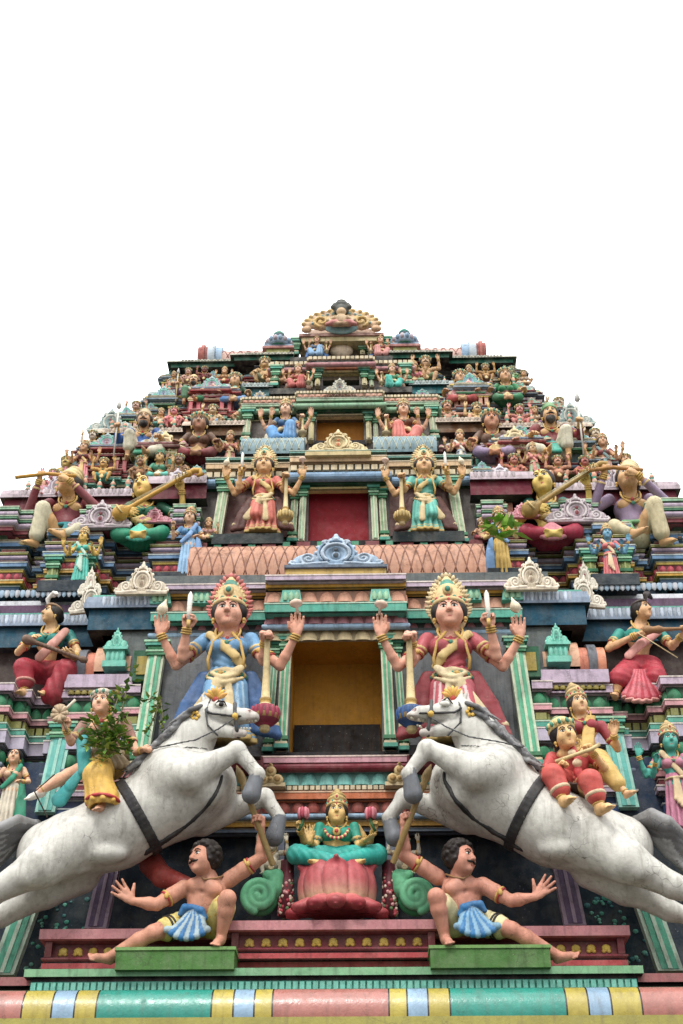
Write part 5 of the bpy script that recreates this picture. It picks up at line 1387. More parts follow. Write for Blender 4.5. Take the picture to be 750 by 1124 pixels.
# niche behind the lotus: dark recess with slate frame and garland posts, green scrolls
for sx in (-1, 1):
    g = MB(); x = sx*HX(62, 960, -.3)
    g.hexa([[x-.07, -.42, Zt(1016, -.4)], [x+.07, -.42, Zt(1016, -.4)], [x+.07, -.2, Zt(1016, -.4)], [x-.07, -.2, Zt(1016, -.4)], [x-.06, -.26, Zt(912, -.2)], [x+.06, -.26, Zt(912, -.2)], [x+.06, -.1, Zt(912, -.2)], [x-.06, -.1, Zt(912, -.2)]], (92, 98, 112)); g.build('niche_frame', M_ARCH, storey1)
# entablature over the doorway: centre projecting, flanks behind it
en = MB(); hc = HX(78, 680, -.3); hf = HX(203, 690, 0)
runs = lambda yc_, yf_, hc_=None, hf_=None: sym(steps([(hc_ or hc, yc_), (hf_ or hf, yf_)], .62))
def ent(mb, lst, hc_, hf_, dy):
    for vb, vt, Y, c, kind in lst:
        zA, zB = Zt(vb, Y), Zt(vt, Y); stack(mb, sym(steps([(hc_, Y), (hf_, Y+dy)], Y+.65)), zA, [(zB-zA, 0, c, kind)])
ent(en, [(703, 691, -.14, (200, 182, 140), 'scale'), (691, 685, -.22, LBLUE, 'roll'), (685, 674, -.2, (200, 140, 150), 'scale'), (674, 672, -.24, CREAM, ''), (672, 661, -.40, TEAL, ''), (661, 649, -.26, PEACH, 'scale'),
         (648, 645, -.28, DARK, ''), (645, 637, -.34, OCHRE, ''), (637, 630, -.44, LILAC, '')], hc, hf, .22)
en.build('cornice', M_ARCH, storey1)
for sx in (-1, 1):
    for xo in (49, 150, 196):
        tb = MB()
        x = sx*HX(xo, 655, -.4); yy = -.38 if xo < 100 else -.16
        zA, zB = Zt(660, yy), Zt(647, yy); P = []
        for z, w_ in ((zA, .15), (zB, .12)): P += [[x-w_, yy, z], [x+w_, yy, z], [x+w_, yy+.2, z], [x-w_, yy+.2, z]]
        tb.hexa(P, TEAL2); tb.bumps([(x-.12, yy), (x+.12, yy)], zA+.02, zB-.02, .0, .08, .03, LGREEN); tb.build('roof_block', M_ARCH, storey1)

# barrel roof with scale net and its blue gable
br = MB(); xb_ = HX(164, 622, .0); zr = Zt(637, .05); P = half_barrel(br, -xb_, xb_, .42, zr, (Zt(607, .3)-zr), .42, (174, 126, 100)); barrel_net(br, -xb_, xb_, P, .16, (138, 94, 78))
br.build('barrel_roof', M_ARCH, storey1)
def gable(parent, x, y, z, w, h, pal, lo=False, mat=M_ARCH, dep=1.0, tilt=0, shear=0):
    mb = MB(); raw = GABLE_LO if lo else GABLE; add_raw(mb, raw, pal, (w/2, .5*w*dep, h/1.08)); o = mb.build('gable_ornament', mat, parent); o.location = (x, y, z); o.rotation_euler = (0, tilt, 0); return o
gb = MB(); hx = HX(55, 628, -.2); gb.box(-hx, hx, -.34, .3, Zt(631, -.34)+.01, Zt(624, -.34), (188, 158, 84)); gb.box(-hx*1.02, hx*1.02, -.38, .3, Zt(624, -.34)+.003, Zt(621, -.34), SLATE); gb.build('gable_base', M_ARCH, storey1)
gable(storey1, 0, -.2, Zt(622, -.2), 2*HX(50, 610, -.2), Zt(587, -.2)-Zt(622, -.2), GP((146, 172, 196), (176, 192, 208), (60, 70, 80), (52, 50, 58)))

# =============== side wings of the first storey ============================
def wing_cornice(parent, runs_, zb_, zt_, out, fascia, pat, yend, xin=0, mat=M_ARCH, patc=None, under=DARK, top=TEAL2, tri=True):
    mb = MB(); H = zt_-zb_
    for sx in (1, -1):
        P = []; x = xin
        for i, (xe, y) in enumerate(runs_):
            P.append((x, y)); P.append((xe, y)); x = xe
        P.append((x, yend)); P = [(sx*a, c) for a, c in P]; P = P if sx > 0 else P[::-1]
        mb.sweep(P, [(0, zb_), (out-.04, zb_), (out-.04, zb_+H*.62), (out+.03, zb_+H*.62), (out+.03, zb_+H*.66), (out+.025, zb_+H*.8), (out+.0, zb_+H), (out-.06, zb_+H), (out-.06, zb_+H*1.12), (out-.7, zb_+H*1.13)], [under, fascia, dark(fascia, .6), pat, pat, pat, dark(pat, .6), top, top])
        mb.bumps(P, zb_+H*.66, zb_+H*.97, out+.020, .060, .018, patc or pat, col2=tuple(min(255, int(c*.84)) for c in (patc or pat)), gap=.02, style='scale', up=False); mb.bumps(P, zb_+H*.88, zb_+H*.99, out+.010, .060, .018, dark(patc or pat, .7), gap=.3, style='dome')
    mb.build('cornice', mat, parent)
mp = lambda o, v, Y: HX(o, v, Y)
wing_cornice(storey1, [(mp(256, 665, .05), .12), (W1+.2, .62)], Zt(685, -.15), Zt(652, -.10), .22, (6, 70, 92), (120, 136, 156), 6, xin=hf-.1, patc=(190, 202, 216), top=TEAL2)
# second lilac strip of the outer wing
ls = MB()
for sx in (-1, 1):
    x0, x1 = sorted((sx*mp(282, 660, .3), sx*6.7)); za_ = Zt(668, .5)
    ls.sweep([(x0, .5), (x1, .5)], [(0, za_-.02), (0.02, za_+.10), (-.1, za_+.14), (-.1, za_+.24), (-.6, za_+.25)], [PURP, LILAC, (206, 210, 214), TEAL2])
    ls.bumps([(x0, .4), (x1, .4)], za_+.13, za_+.25, .09, .075, .02, (150, 176, 196), col2=(186, 190, 196), up=False, style='scale')
ls.build('cornice', M_ARCH, storey1)
# stepped bases: the zigzag plan of mouldings below and beside the seated players
def base_stack(parent, runs_, z0_, items, yend, xin, mat=M_ARCH, name='base_moulding'):
    mb = MB()
    for sx in (1, -1):
        P = []; x = xin
        for xe, y in runs_: P.append((x, y)); P.append((xe, y)); x = xe
        P.append((x, yend)); P = [(sx*a, c) for a, c in P]; P = P if sx > 0 else P[::-1]
        zz = stack(mb, P, z0_, items)
        # close the top with a flat cover
        for (xa, ya), (xb2, yb2) in zip(P[:-1], P[1:]):
            if abs(ya-yb2) < 1e-6: mb.add([[xa, ya, zz], [xb2, yb2, zz], [xb2, yend, zz], [xa, yend, zz]], [[0, 1, 2, 3]], col=items[-1][2])
    mb.build(name, mat, parent)
w1runs = [(mp(232, 800, .0), -.12), (mp(300, 800, 0), .02), (mp(318, 800, 0), .16), (mp(346, 800, 0), .24), (mp(362, 800, 0), .0), (W1, -.22)]
vs1 = [(900, 884, (26, 60, 104), ''), (884, 874, (20, 44, 80), ''), (872, 866, LILAC, ''), (866, 858, MAROON, ''), (856, 848, (150, 96, 100), ''), (848, 841, SLATE, 'roll'), (841, 826, (48, 124, 86), 'petaldown'), (826, 822, DARK, ''), (822, 806, (176, 168, 186), ''), (806, 798, TEAL, ''), (797, 788, OLIVE, 'dentil'), (788, 780, PINK, ''), (780, 766, (48, 124, 86), 'petal'), (766, 756, (184, 164, 182), '')]
items = []; outs = [.0, -.03, .06, .02, .05, .02, .0, -.06, .06, .04, .0, .05, .0, .08]; 
for (vb, vt, c, k), o in zip(vs1, outs): items.append((Zt(vt, .0)-Zt(vb, .0) if items == [] else Zt(vt, .0)-zprev, o, c, k)); zprev = Zt(vt, .0)
base_stack(storey1, w1runs, Zt(900, .0), items, .9, mp(216, 800, 0))
WING1_SEAT = zprev
# little vaulted shrines over the wings
for sx in (-1, 1):
    a = MB(); x = mp(262, 700, .1)
    zA = Zt(738, .1)
    a.box(x-.02-.55, x+.35, -.12, .6, Zt(752, -.1), Zt(738, -.1), LILAC); a.box(x-.50, x+.3, -.06, .6, Zt(752, -.1)-.10, Zt(752, -.1)-.003, OLIVE); a.bumps([(x-.5, -.07), (x+.3, -.07)], Zt(752, -.1)-.09, Zt(752, -.1)-.01, 0, .09, .03, (150, 136, 70))
    arch_end(a, x, x+.36, .35, zA, .31, 1.15, [(196, 118, 92), (96, 100, 108), (204, 132, 100)])
    half_barrel(a, x-.5, x, .32, zA, .40, .34, (206, 158, 128))
    P = [(-.10, 0), (.10, 0)]
    xx = x-.30
    a.box(xx-.16, xx+.16, -.16, .1, zA+.0, zA+.09, TEAL2); a.box(xx-.13, xx+.13, -.13, .1, zA+.09, zA+.26, (88, 176, 156)); a.bumps([(xx-.13, -.13), (xx+.13, -.13)], zA+.10, zA+.25, 0, .065, .02, TEAL2); a.box(xx-.17, xx+.17, -.17, .1, zA+.26, zA+.30, TEAL2)
    add_raw(a, GABLE_LO, GP((84, 170, 150), (128, 196, 176), (60, 120, 110), (40, 90, 80)), (.16, .10, .30), (xx, -.1, zA+.30))
    for q in range(len(a.V)):
        if sx < 0: a.V[q] = a.V[q]*np.array([-1, 1, 1])
    if sx < 0: a.q = [q[:, ::-1] for q in a.q]; a.t = [t[:, ::-1] for t in a.t]
    a.build('vaulted_shrine', M_ARCH, storey1)
# panelled squares beside the niches
for sx in (-1, 1):
    a = MB(); x0, x1 = sorted((sx*mp(200, 715, -.15), sx*mp(222, 715, -.15)))
    a.box(x0, x1, -.16, .1, Zt(745, -.15), Zt(712, -.15), DGREEN); a.box(x0+.05, x1-.05, -.18, .1, Zt(739, -.15), Zt(719, -.15), (150, 132, 56)); a.build('painted_square', M_ARCH, storey1)

# =============== second storey =============================================
Y2 = 1.15
def upper_storey(ti, Y, hdpx, vd0, vd1, hw_px, vref, vfas, base_v0, roofv, cdoor, mat, clow=DARK):
    """walls with a doorway; returns the storey object and its half width"""
    s = MB(); W = HX(hw_px, vref, Y+.0)-.26; z0_ = Zt(vd0, Y); z1_ = Zt(vd1, Y); h = HX(hdpx, (vd0+vd1)/2, Y); zt_ = Zt(vfas[0], Y)
    zbase = Zt(base_v0, Y)-1.2
    xc = W*.46
    for sx in (-1, 1):
        xa, xb2 = sorted((sx*h, sx*xc)); s.box(xa, xb2, Y, 6, zbase, zt_, (92, 84, 82))
        xa, xb2 = sorted((sx*xc, sx*(W-.15))); s.box(xa, xb2, Y+.62, 6, zbase, zt_, (58, 40, 38))
    s.box(-h, h, Y, 6, z1_, zt_+.1, BEIGE); s.box(-h, h, Y, 6, zbase, z0_, DARK)
    o = s.build('storey', mat, tower)
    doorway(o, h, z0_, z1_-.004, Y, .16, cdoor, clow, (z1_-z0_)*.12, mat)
    return o, W, h, z0_, z1_
storey2, W2, h2, zd20, zd21 = upper_storey(2, Y2, 33, 597, 538, 372, 548, (528, 0), 640, 0, (148, 16, 34), M_ARCH, (70, 8, 16))
for sx in (-1, 1):
    pilaster(storey2, sx*HX(41, 595, Y2-.1), sx*HX(38, 535, Y2-.1), Y2-.12, Y2-.1, zd20, zd21+.05, .10, (150, 184, 148), (206, 204, 176), base=False)
    pilaster(storey2, sx*HX(51, 595, Y2-.05), sx*HX(47, 535, Y2-.05), Y2-.07, Y2-.05, zd20, zd21+.03, .11, (140, 172, 132), (206, 204, 176))
    pilaster(storey2, sx*HX(136, 596, Y2-.2), sx*HX(124, 525, Y2-.2), Y2-.22, Y2-.2, Zt(598, Y2-.2), Zt(525, Y2-.2), .16, (158, 186, 146), (206, 204, 176))
    a = MB(); x0, x1 = sorted((sx*HX(60, 590, Y2-.3), sx*HX(138, 590, Y2-.3))); a.box(x0, x1, Y2-.42, Y2, Zt(596, Y2-.4), Zt(585, Y2-.4), (28, 40, 42)); a.build('statue_shelf', M_ARCH, storey2)
    a = MB(); x0, x1 = sorted((sx*HX(56, 560, Y2), sx*HX(124, 560, Y2))); a.box(x0, x1, Y2-.03, Y2+.05, Zt(590, Y2), Zt(520, Y2), (92, 60, 56)); a.build('niche_panel', M_ARCH, storey2)
a = MB(); hb2 = HX(160, 600, Y2-.3)
zA, zB = Zt(607, Y2-.35), Zt(599, Y2-.35)
a.sweep([(-hb2, Y2+.3), (-hb2, Y2-.33), (hb2, Y2-.33), (hb2, Y2+.3)], [(0, zA-.5), (0, zA-.02), (.0, zB), (-.6, zB+.03)], [BROWN, DARK, (60, 84, 70), DARK])
n = 17
for i in range(n):
    x = -hb2+(i+.5)*2*hb2/n; w_ = hb2/n*(.78 if i % 2 == 0 else .42)
    a.box(x-w_, x+w_, Y2-.40, Y2-.2, zA-.03, zB+.05, (112, 44, 50) if i % 2 == 0 else (70, 140, 110))
a.bumps([(-hb2, Y2-.36), (hb2, Y2-.36)], zA-.09, zA-.03, 0, .06, .03, (150, 140, 120))
a.build('base_moulding', M_ARCH, storey2)
en = MB(); hc2 = HX(53, 520, Y2-.2); hf2 = HX(145, 520, Y2)
ent(en, [(537, 532, Y2-.12, (206, 190, 130), ''), (532, 528, Y2-.18, DGREEN, ''), (528, 519, Y2-.24, (128, 160, 190), 'roll'), (519, 517, Y2-.2, DARK, ''), (517, 510, Y2-.28, CREAM, 'dentil'), (510, 507, Y2-.2, (96, 60, 54), ''), (507, 500, Y2-.34, (200, 170, 130), ''), (500, 497, Y2-.3, SLATE, ''), (497, 494, Y2-.38, (110, 160, 148), '')], hc2, hf2, .16)
en.build('cornice', M_ARCH, storey2)
for sx in (-1, 1):
    a = MB(); x0, x1 = sorted((sx*HX(38, 495, Y2), sx*HX(108, 495, Y2))); zr = Zt(501, Y2+.1)
    P = half_barrel(a, x0, x1, Y2+.34, zr, Zt(488, Y2+.3)-zr, .36, (112, 138, 146)); barrel_net(a, x0, x1, P, .12, (170, 176, 160)); a.build('barrel_roof', M_ARCH, storey2)
a = MB(); hx = HX(36, 500, Y2-.3); a.box(-hx, hx, Y2-.42, Y2+.3, Zt(500, Y2-.4)+.0, Zt(496, Y2-.4), (190, 170, 120)); a.build('gable_base', M_ARCH, storey2)
gable(storey2, 0, Y2-.3, Zt(496, Y2-.3), 2*HX(31, 485, Y2-.3), Zt(473, Y2-.3)-Zt(497, Y2-.3), GP((206, 186, 140), (226, 206, 160), ORANGE))

ZZ = lambda W, runs_, Y, s_: [(W*a, Y+y*s_) for a, y in runs_]
RUN = [(.47, -.15), (.545, -.42), (.575, -.15), (.69, .08), (.72, -.18), (.77, -.42), (.855, -.55), (.875, -.2), (.905, -.05), (.95, .1), (1.02, -.22), (1.16, .0)]
def zig_items(vs, Y):
    out, zp = [], None
    for vb, vt, c, k, o in vs:
        out.append((Zt(vt, Y)-(Zt(vb, Y) if zp is None else zp), o, c, k)); zp = Zt(vt, Y)
    return out, zp
it2, seat2 = zig_items([(655, 646, NAVY, '', .0), (646, 641, OCHRE, '', .05), (641, 633, (176, 64, 78), 'petal', .02), (633, 629, YEL, '', .03), (629, 623, (96, 132, 168), '', .09), (623, 619, MAROON, '', .03), (619, 615, LILAC, 'roll', .04), (615, 612, OLIVE, '', .08), (612, 606, (150, 60, 72), '', .0), (606, 600, (92, 130, 170), '', .07), (600, 597, CREAM, '', .05)], Y2+.1)
base_stack(storey2, ZZ(W2, RUN, Y2+.1, .9), Zt(655, Y2+.1), it2, Y2+1.0, W2*.43)
it2b, seat2b = zig_items([(600, 594, MAROON, '', .0), (594, 589, LILAC, 'roll', .02), (589, 585, (70, 120, 90), '', .06), (585, 579, LILAC, 'roll', .0), (579, 575, LGREEN, '', .06)], Y2+.2)
for (fa, fb) in ((.655, .775), (.94, 1.14), (.43, .50)):
    mb = MB()
    for sx in (-1, 1):
        x0, x1 = sorted((sx*W2*fa, sx*W2*fb)); yy = Y2-.25; pth = [(x0, Y2+.7), (x0, yy), (x0+(x1-x0)*.2, yy), (x0+(x1-x0)*.2, yy-.12), (x0+(x1-x0)*.8, yy-.12), (x0+(x1-x0)*.8, yy), (x1, yy), (x1, Y2+.7)]
        zz = stack(mb, pth, Zt(600, Y2+.2), it2b); mb.add([[x0, yy, zz], [x1, yy, zz], [x1, Y2+.7, zz], [x0, Y2+.7, zz]], [[0, 1, 2, 3]], col=LGREEN)
    mb.build('miniature_shrine', M_ARCH, storey2)
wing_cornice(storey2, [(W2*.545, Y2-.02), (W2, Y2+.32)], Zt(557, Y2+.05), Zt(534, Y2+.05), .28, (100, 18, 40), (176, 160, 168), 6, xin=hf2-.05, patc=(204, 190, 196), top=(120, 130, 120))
for sx in (-1, 1):
    gable(storey2, sx*W2*.715, Y2-.42, Zt(576, Y2-.42), .95, .50, GP((176, 160, 168), (206, 196, 198), MAROON))
    gable(storey2, sx*W2*.88, Y2+.05, Zt(541, Y2+.05), .75, .48, GP((150, 140, 152), (190, 180, 190), MAROON), lo=True)
    gable(storey2, sx*W2*.555, Y2-.35, Zt(571, Y2-.35), .55, .28, GP((196, 120, 132), (206, 150, 160), MAROON), lo=True)
    gable(storey1, sx*mp(213, 645, -.15), -.22, Zt(652, -.15), 2*mp(29, 645, -.15), Zt(620, -.15)-Zt(655, -.15), GP((204, 190, 166), (222, 210, 190), (150, 130, 110), (120, 100, 90)))
    gable(storey1, sx*mp(268, 655, .1), .06, Zt(668, .06), .62, .50, GP((200, 190, 172), (214, 206, 190), (150, 130, 110), (120, 100, 90)), tilt=sx*.10)
    gable(storey1, sx*mp(272, 640, .2), .22, Zt(648, .2), .34, .46, GP((196, 188, 170), (214, 206, 190)), lo=True)
    # green posts of the small aedicule behind the standing goddess
    for q in (.735, .835):
        pilaster(storey2, sx*W2*q, sx*W2*q, Y2-.52, Y2-.50, Zt(640, Y2-.5), Zt(606, Y2-.5), .16, (120, 132, 74), (150, 160, 100), base=True)
    a = MB(); x0, x1 = sorted((sx*W2*.72, sx*W2*.855)); a.box(x0, x1, Y2-.88, Y2-.4, Zt(648, Y2-.8), Zt(636, Y2-.8), (34, 48, 58)); a.build('statue_shelf', M_ARCH, storey2)
    a = MB(); x0, x1 = sorted((sx*W2*.435, sx*W2*.55)); a.box(x0, x1, Y2-.62, Y2-.1, Zt(637, Y2-.6), Zt(626, Y2-.6), (30, 44, 54)); a.build('statue_shelf', M_ARCH, storey2)
    a = MB(); arch_end(a, *sorted((sx*W2*.475, sx*W2*.535)), Y2+.15, Zt(566, Y2), .20, 1.1, [(190, 140, 110), (206, 170, 130), (170, 110, 90)]); a.build('barrel_end', M_ARCH, storey2)

# =============== third to fifth storeys ====================================
SHRC = [(TEAL, CREAM, PINK), (ROSE, CREAM, TEAL2), (PEACH, YEL, LILAC), (LILAC, CREAM, TEAL)]
def shrine_mesh(cols, niche=DARK, w=1.0, seed=0):
    """little shrine: stepped base, two posts and a niche, layered eaves, gable on top; about 1 wide and 1 high"""
    c0, c1, c2 = cols; r2 = random.Random(seed); mb = MB(); pal_ = [c0, c1, c2, MAROON, SLATE, OLIVE, LBLUE, RED, CREAM, GREEN]
    z = 0
    pth = lambda a, y: [(-a, .25), (-a, y+.08), (-a*.62, y+.08), (-a*.62, y), (a*.62, y), (a*.62, y+.08), (a, y+.08), (a, .25)]
    for h, o in ((.06, .06), (.05, .0), (.07, .05), (.04, .08)): z = stack(mb, pth(.40*w, -.08), z, [(h, o, r2.choice(pal_), 'roll' if r2.random() < .35 else '')])
    zn = z; mb.box(-.40*w, .40*w, 0, .25, z, z+.30, niche)
    for x in (-.33, .33, -.2, .2): mb.box(x*w-.035, x*w+.035, -.07, .05, z, z+.30, c0); mb.box(x*w-.05, x*w+.05, -.085, .05, z+.25, z+.30-.002, c1)
    z += .30
    for h, o, k in ((.05, .06, ''), (.06, .0, 'petal'), (.04, .12, ''), (.05, .03, 'roll'), (.035, .09, '')): z = stack(mb, pth(.40*w, -.06), z, [(h, o, r2.choice(pal_), k)])
    mb.box(-.45*w, .45*w, -.1, .25, z-.01, z+.02, c1)
    for x in (-.40, .40): mb.ell((x*w, .02, z+.06), (.06, .06, .07), c2, None, 8, 6)
    add_raw(mb, GABLE_LO, GP(r2.choice((CREAM, PEACH, LBLUE, LILAC, BEIGE)), r2.choice((CREAM, WHITE, TEAL2)), MAROON), (.34*w, .22, .30), (0, -.03, z+.02))
    return mb.mesh('miniature_shrine')
SHR = [shrine_mesh(SHRC[i % 4], niche=[DARK, MAROON, DTEAL, (60, 40, 30)][i % 4], w=[1, 1.1, .85, 1][i % 4], seed=i) for i in range(4)]
for m_s in SHR: m_s.materials.append(M_UP)
def shrine(parent, i, x, y, z, sc): o = link('miniature_shrine', SHR[i % 4], M_UP, parent, (x, y, z)); o.scale = (sc,)*3 if np.isscalar(sc) else sc; return o
def storey_n(Y, hdpx, vd0, vd1, hw, vref, vfas, vbase, cdoor, entl, barrel, gab, fascia, pat, under, runs_, bits, fyoff=.25, hcpx=40, hfpx=100, mat=M_UP):
    so, W, h, z0_, z1_ = upper_storey(0, Y, hdpx, vd0, vd1, hw, vref, (vfas[0]-4, 0), vbase[0], 0, cdoor, mat, dark(cdoor, .5))
    for sx in (-1, 1):
        pilaster(so, sx*HX(hdpx+6, vd0, Y-.1), sx*HX(hdpx+5, vd1, Y-.1), Y-.12, Y-.1, z0_, z1_+.04, .09, (196, 184, 130), (206, 196, 160), mat, base=False)
        pilaster(so, sx*HX(hdpx+14, vd0, Y-.05), sx*HX(hdpx+12, vd1, Y-.05), Y-.07, Y-.05, z0_, z1_+.03, .08, (150, 172, 140), (196, 190, 160), mat, base=False)
        pilaster(so, sx*HX(hfpx-4, vd0, Y-.1), sx*HX(hfpx-8, vd1-8, Y-.1), Y-.17, Y-.15, z0_-.05, z1_+.08, .12, (150, 172, 140), (196, 190, 160), mat)
        a = MB(); x0, x1 = sorted((sx*HX(hdpx+18, vd0, Y-.3), sx*HX(hfpx, vd0, Y-.3))); a.box(x0, x1, Y-.42, Y, Zt(vd0+5, Y-.4), Zt(vd0-1, Y-.4), (40, 40, 40)); a.build('statue_shelf', mat, so)
    en = MB(); ent(en, entl, HX(hcpx, vd1, Y-.2), HX(hfpx, vd1, Y), .14); en.build('cornice', mat, so)
    items, zs = zig_items(vbase[1], Y+.1)
    base_stack(so, ZZ(W, runs_, Y+.1, .8), Zt(vbase[0], Y+.1), items, Y+1.0, HX(hfpx-12, vref, Y), mat)
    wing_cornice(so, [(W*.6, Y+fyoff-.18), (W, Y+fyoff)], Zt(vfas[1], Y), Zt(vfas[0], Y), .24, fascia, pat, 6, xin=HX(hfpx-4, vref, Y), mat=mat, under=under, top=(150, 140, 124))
    return so, W, zs
st3, W3, seat3 = storey_n(2.10, 26, 487, 457, 276, 474, (467, 481), (540, [(548, 540, MAROON, '', 0), (540, 534, LILAC, '', .05), (534, 529, DARK, '', 0), (529, 524, CREAM, '', .06), (524, 519, TEAL, 'roll', .02), (519, 515, BROWN, '', .0), (515, 511, LILAC, '', .07)]),
    (196, 126, 30), [(456, 452, 1.98, CREAM, ''), (452, 448, 1.92, DGREEN, ''), (448, 443, 1.86, LGREEN, 'roll'), (443, 440, 1.9, DARK, ''), (440, 436, 1.8, (150, 180, 150), ''), (436, 432, 1.86, PEACH, 'scale'), (432, 429, 1.76, CREAM, 'dentil')], None, None, (96, 62, 30), (196, 178, 160), (50, 30, 24), [(.47, -.1), (.56, .05), (.60, -.3), (.78, -.4), (.82, -.1), (.88, .1), (.92, -.2), (1.0, -.3)], None, hcpx=48, hfpx=108)
gable(st3, 0, 1.78, Zt(430, 1.78), 2*HX(17, 422, 1.78), Zt(418, 1.78)-Zt(433, 1.78), GP((150, 156, 150), (196, 190, 170), MAROON), lo=True, mat=M_UP)
st4, W4, seat4 = storey_n(2.85, 20, 427, 410, 212, 432, (426, 438), (475, [(476, 470, SLATE, '', 0), (470, 466, CREAM, '', .06), (466, 461, DARK, '', 0), (461, 457, TEAL, '', .06), (457, 452, MAROON, 'roll', 0), (452, 448, PINK, '', .06), (448, 445, DGREEN, '', .03)]),
    (20, 130, 130), [(409, 405, 2.74, (206, 186, 130), ''), (405, 402, 2.7, ORANGE, ''), (402, 398, 2.62, PINK, 'roll'), (398, 395, 2.66, DARK, ''), (395, 391, 2.56, CREAM, 'dentil')], None, None, (26, 104, 112), (160, 176, 176), DARK, [(.5, -.1), (.58, .1), (.66, -.25), (.82, -.35), (.86, 0), (1.0, -.2)], None, hcpx=36, hfpx=78)
st5, W5, seat5 = storey_n(3.40, 17, 393, 380, 190, 405, (402, 408), (430, [(436, 430, NAVY, '', 0), (430, 426, CREAM, '', .05), (426, 422, PEACH, 'petal', 0), (422, 418, SLATE, '', .05)]),
    (150, 34, 36), [(379, 377, 3.3, CREAM, ''), (377, 372, 3.24, (120, 160, 190), 'roll'), (372, 370, 3.3, (80, 50, 44), ''), (370, 366, 3.16, (196, 176, 140), 'dentil')], None, None, (30, 98, 80), (176, 176, 160), (24, 18, 30), [(.55, 0), (.7, .1), (1.0, -.05)], None, hcpx=34, hfpx=56, fyoff=.0)
a = MB(); a.ell((0, 3.32, Zt(390, 3.3)+.12), (.22, .1, .16), (206, 186, 160), None, 12, 8); a.build('door_crest', M_UP, st5)
# barrel ends and low barrel fronts on the roof line
for sx in (-1, 1):
    a = MB(); x0 = HX(133, 400, 3.2); zr = Zt(392, 3.3)
    x1 = HX(149, 400, 3.2)
    arch_end(a, x0, x1, 3.55, zr, .30, 1.0, [(140, 172, 200), (176, 190, 200)]); arch_end(a, x1, HX(160, 400, 3.2), 3.55, zr, .31, 1.0, [(140, 66, 60), (166, 84, 74), (140, 66, 60)])
    x2 = HX(70, 400, 3.2); P = half_barrel(a, x2, x0, 3.6, zr-.05, .30, .34, (196, 158, 146)); barrel_net(a, x2, x0, P, .16, (140, 80, 76))
    if sx < 0:
        a.V = [v*np.array([-1, 1, 1]) for v in a.V]; a.q = [q[:, ::-1] for q in a.q]; a.t = [t[:, ::-1] for t in a.t]
    a.build('barrel_roof', M_UP, st5)
    # domed corner kiosk beside the crest
    a = MB(); x = sx*HX(69, 385, 3.3); yk = 3.2; z = Zt(399, yk)
    for h, w_, c in ((.14, .24, LILAC), (.04, .30, CREAM), (.12, .22, OLIVE), (.05, .30, (176, 120, 116)), (.04, .27, (150, 170, 190))): a.box(x-w_, x+w_, yk-w_*.45, yk+.3, z, z+h-.003, c); z += h
    a.lathe([(.20, 0), (.235, .03), (.245, .09), (.20, .17), (.13, .22), (.085, .25), (.08, .28), (.12, .31), (.105, .36), (.04, .39), (.05, .42), (0, .47)], (x, yk+.02, z), (0, 0, 1), [LBLUE, (150, 170, 196), LBLUE, LILAC, (90, 130, 130), (90, 130, 130), (110, 140, 150), TEAL, TEAL, TEAL, TEAL], 16)
    for i in range(8):
        an = math.pi*(i+.5)/8; a.ell((x-math.cos(an)*.235, yk+.02-math.sin(an)*.235, z+.10), (.045, .045, .06), (190, 176, 186) if i % 2 else (130, 160, 186), None, 8, 6)
    a.build('domed_kiosk', M_UP, st5)
# crest
zc0 = Zt(369, 3.1); cr = MB(); cw = HX(46, 360, 3.3)
cr.box(-cw*.94, cw*.94, 3.12, 3.9, zc0-.10, zc0-.0, (190, 176, 130)); cr.box(-cw, cw, 3.08, 3.9, zc0+.003, zc0+.06, (160, 120, 110))
P = half_barrel(cr, -cw*.8, cw*.8, 3.7, zc0+.06, .42, .36, (150, 120, 100))
cr.build('crest_base', M_UP, st5)
s = S(); H = Zt(334, 3.1)-Zt(366, 3.1)
for sx in (-1, 1):
    for i in range(7):
        a_ = .25+1.25*i/6; r0 = .62
        c = V3(sx*math.cos(a_)*r0*.86, .01*i, .08+math.sin(a_)*r0*.72); d = V3(sx*math.cos(a_), 0, math.sin(a_)*.8)
        s.cone(c-d*.14, c+d*.19, .11, .06, 'gold' if i % 2 else 'rose', k=.012, sq=((0, 1, 0), .6)); s.ell(c+d*.17+V3(sx*.03, -.02, .0), (.05, .04, .05), 'gold', k=.01); s.ell(c+d*.02+V3(0, -.06, 0), (.03, .02, .03), 'teal', k=.005)
    s.chain(spiral((sx*.37, -.06, .24), .15, .03, -1.2, 1.3, 18, sx), .030, 'gold', k=.005)
    s.ell((sx*.15, -.13, .11), (.09, .08, .06), 'pink', k=.02); s.cone((sx*.10, -.14, .12), (sx*.26, -.16, .05), .06, .045, 'pink', k=.02)
    s.ell((sx*.66, 0, .08), (.10, .06, .08), 'rose', k=.03)
    s.chain([V3(sx*.12, -.1, .30), V3(sx*.24, -.12, .20), V3(sx*.17, -.16, .12)], [.045, .04, .035], 'beige', k=.02)
s.ell((0, -.06, .26), (.13, .10, .17), 'beige', k=.03); s.ell((0, -.09, .47), (.09, .08, .10), 'beige', k=.02); s.ell((0, -.14, .07), (.2, .06, .045), 'rose', k=.03)
s.ell((0, 0, .20), (.36, .06, .26), 'teal', k=.02)
for i in range(7):
    a_ = math.pi*(i+.5)/7; s.ell((math.cos(a_)*.15, -.08, .60+math.sin(a_)*.13), (.06, .05, .06), 'grey', k=.01)
s.ell((0, -.05, .60), (.15, .08, .14), 'grey', k=.02); s.ell((0, -.06, .80), (.10, .06, .05), 'grey', k=.02)
kb = H/.84
mb = MB(); add_raw(mb, s.mesh(.018), dict(gold=(206, 172, 110), rose=(206, 168, 130), teal=(130, 168, 170), pink=(196, 120, 116), beige=(196, 168, 130), grey=(82, 86, 84)), (cw/.80, 1.1, kb), (0, 3.05, zc0+.06))
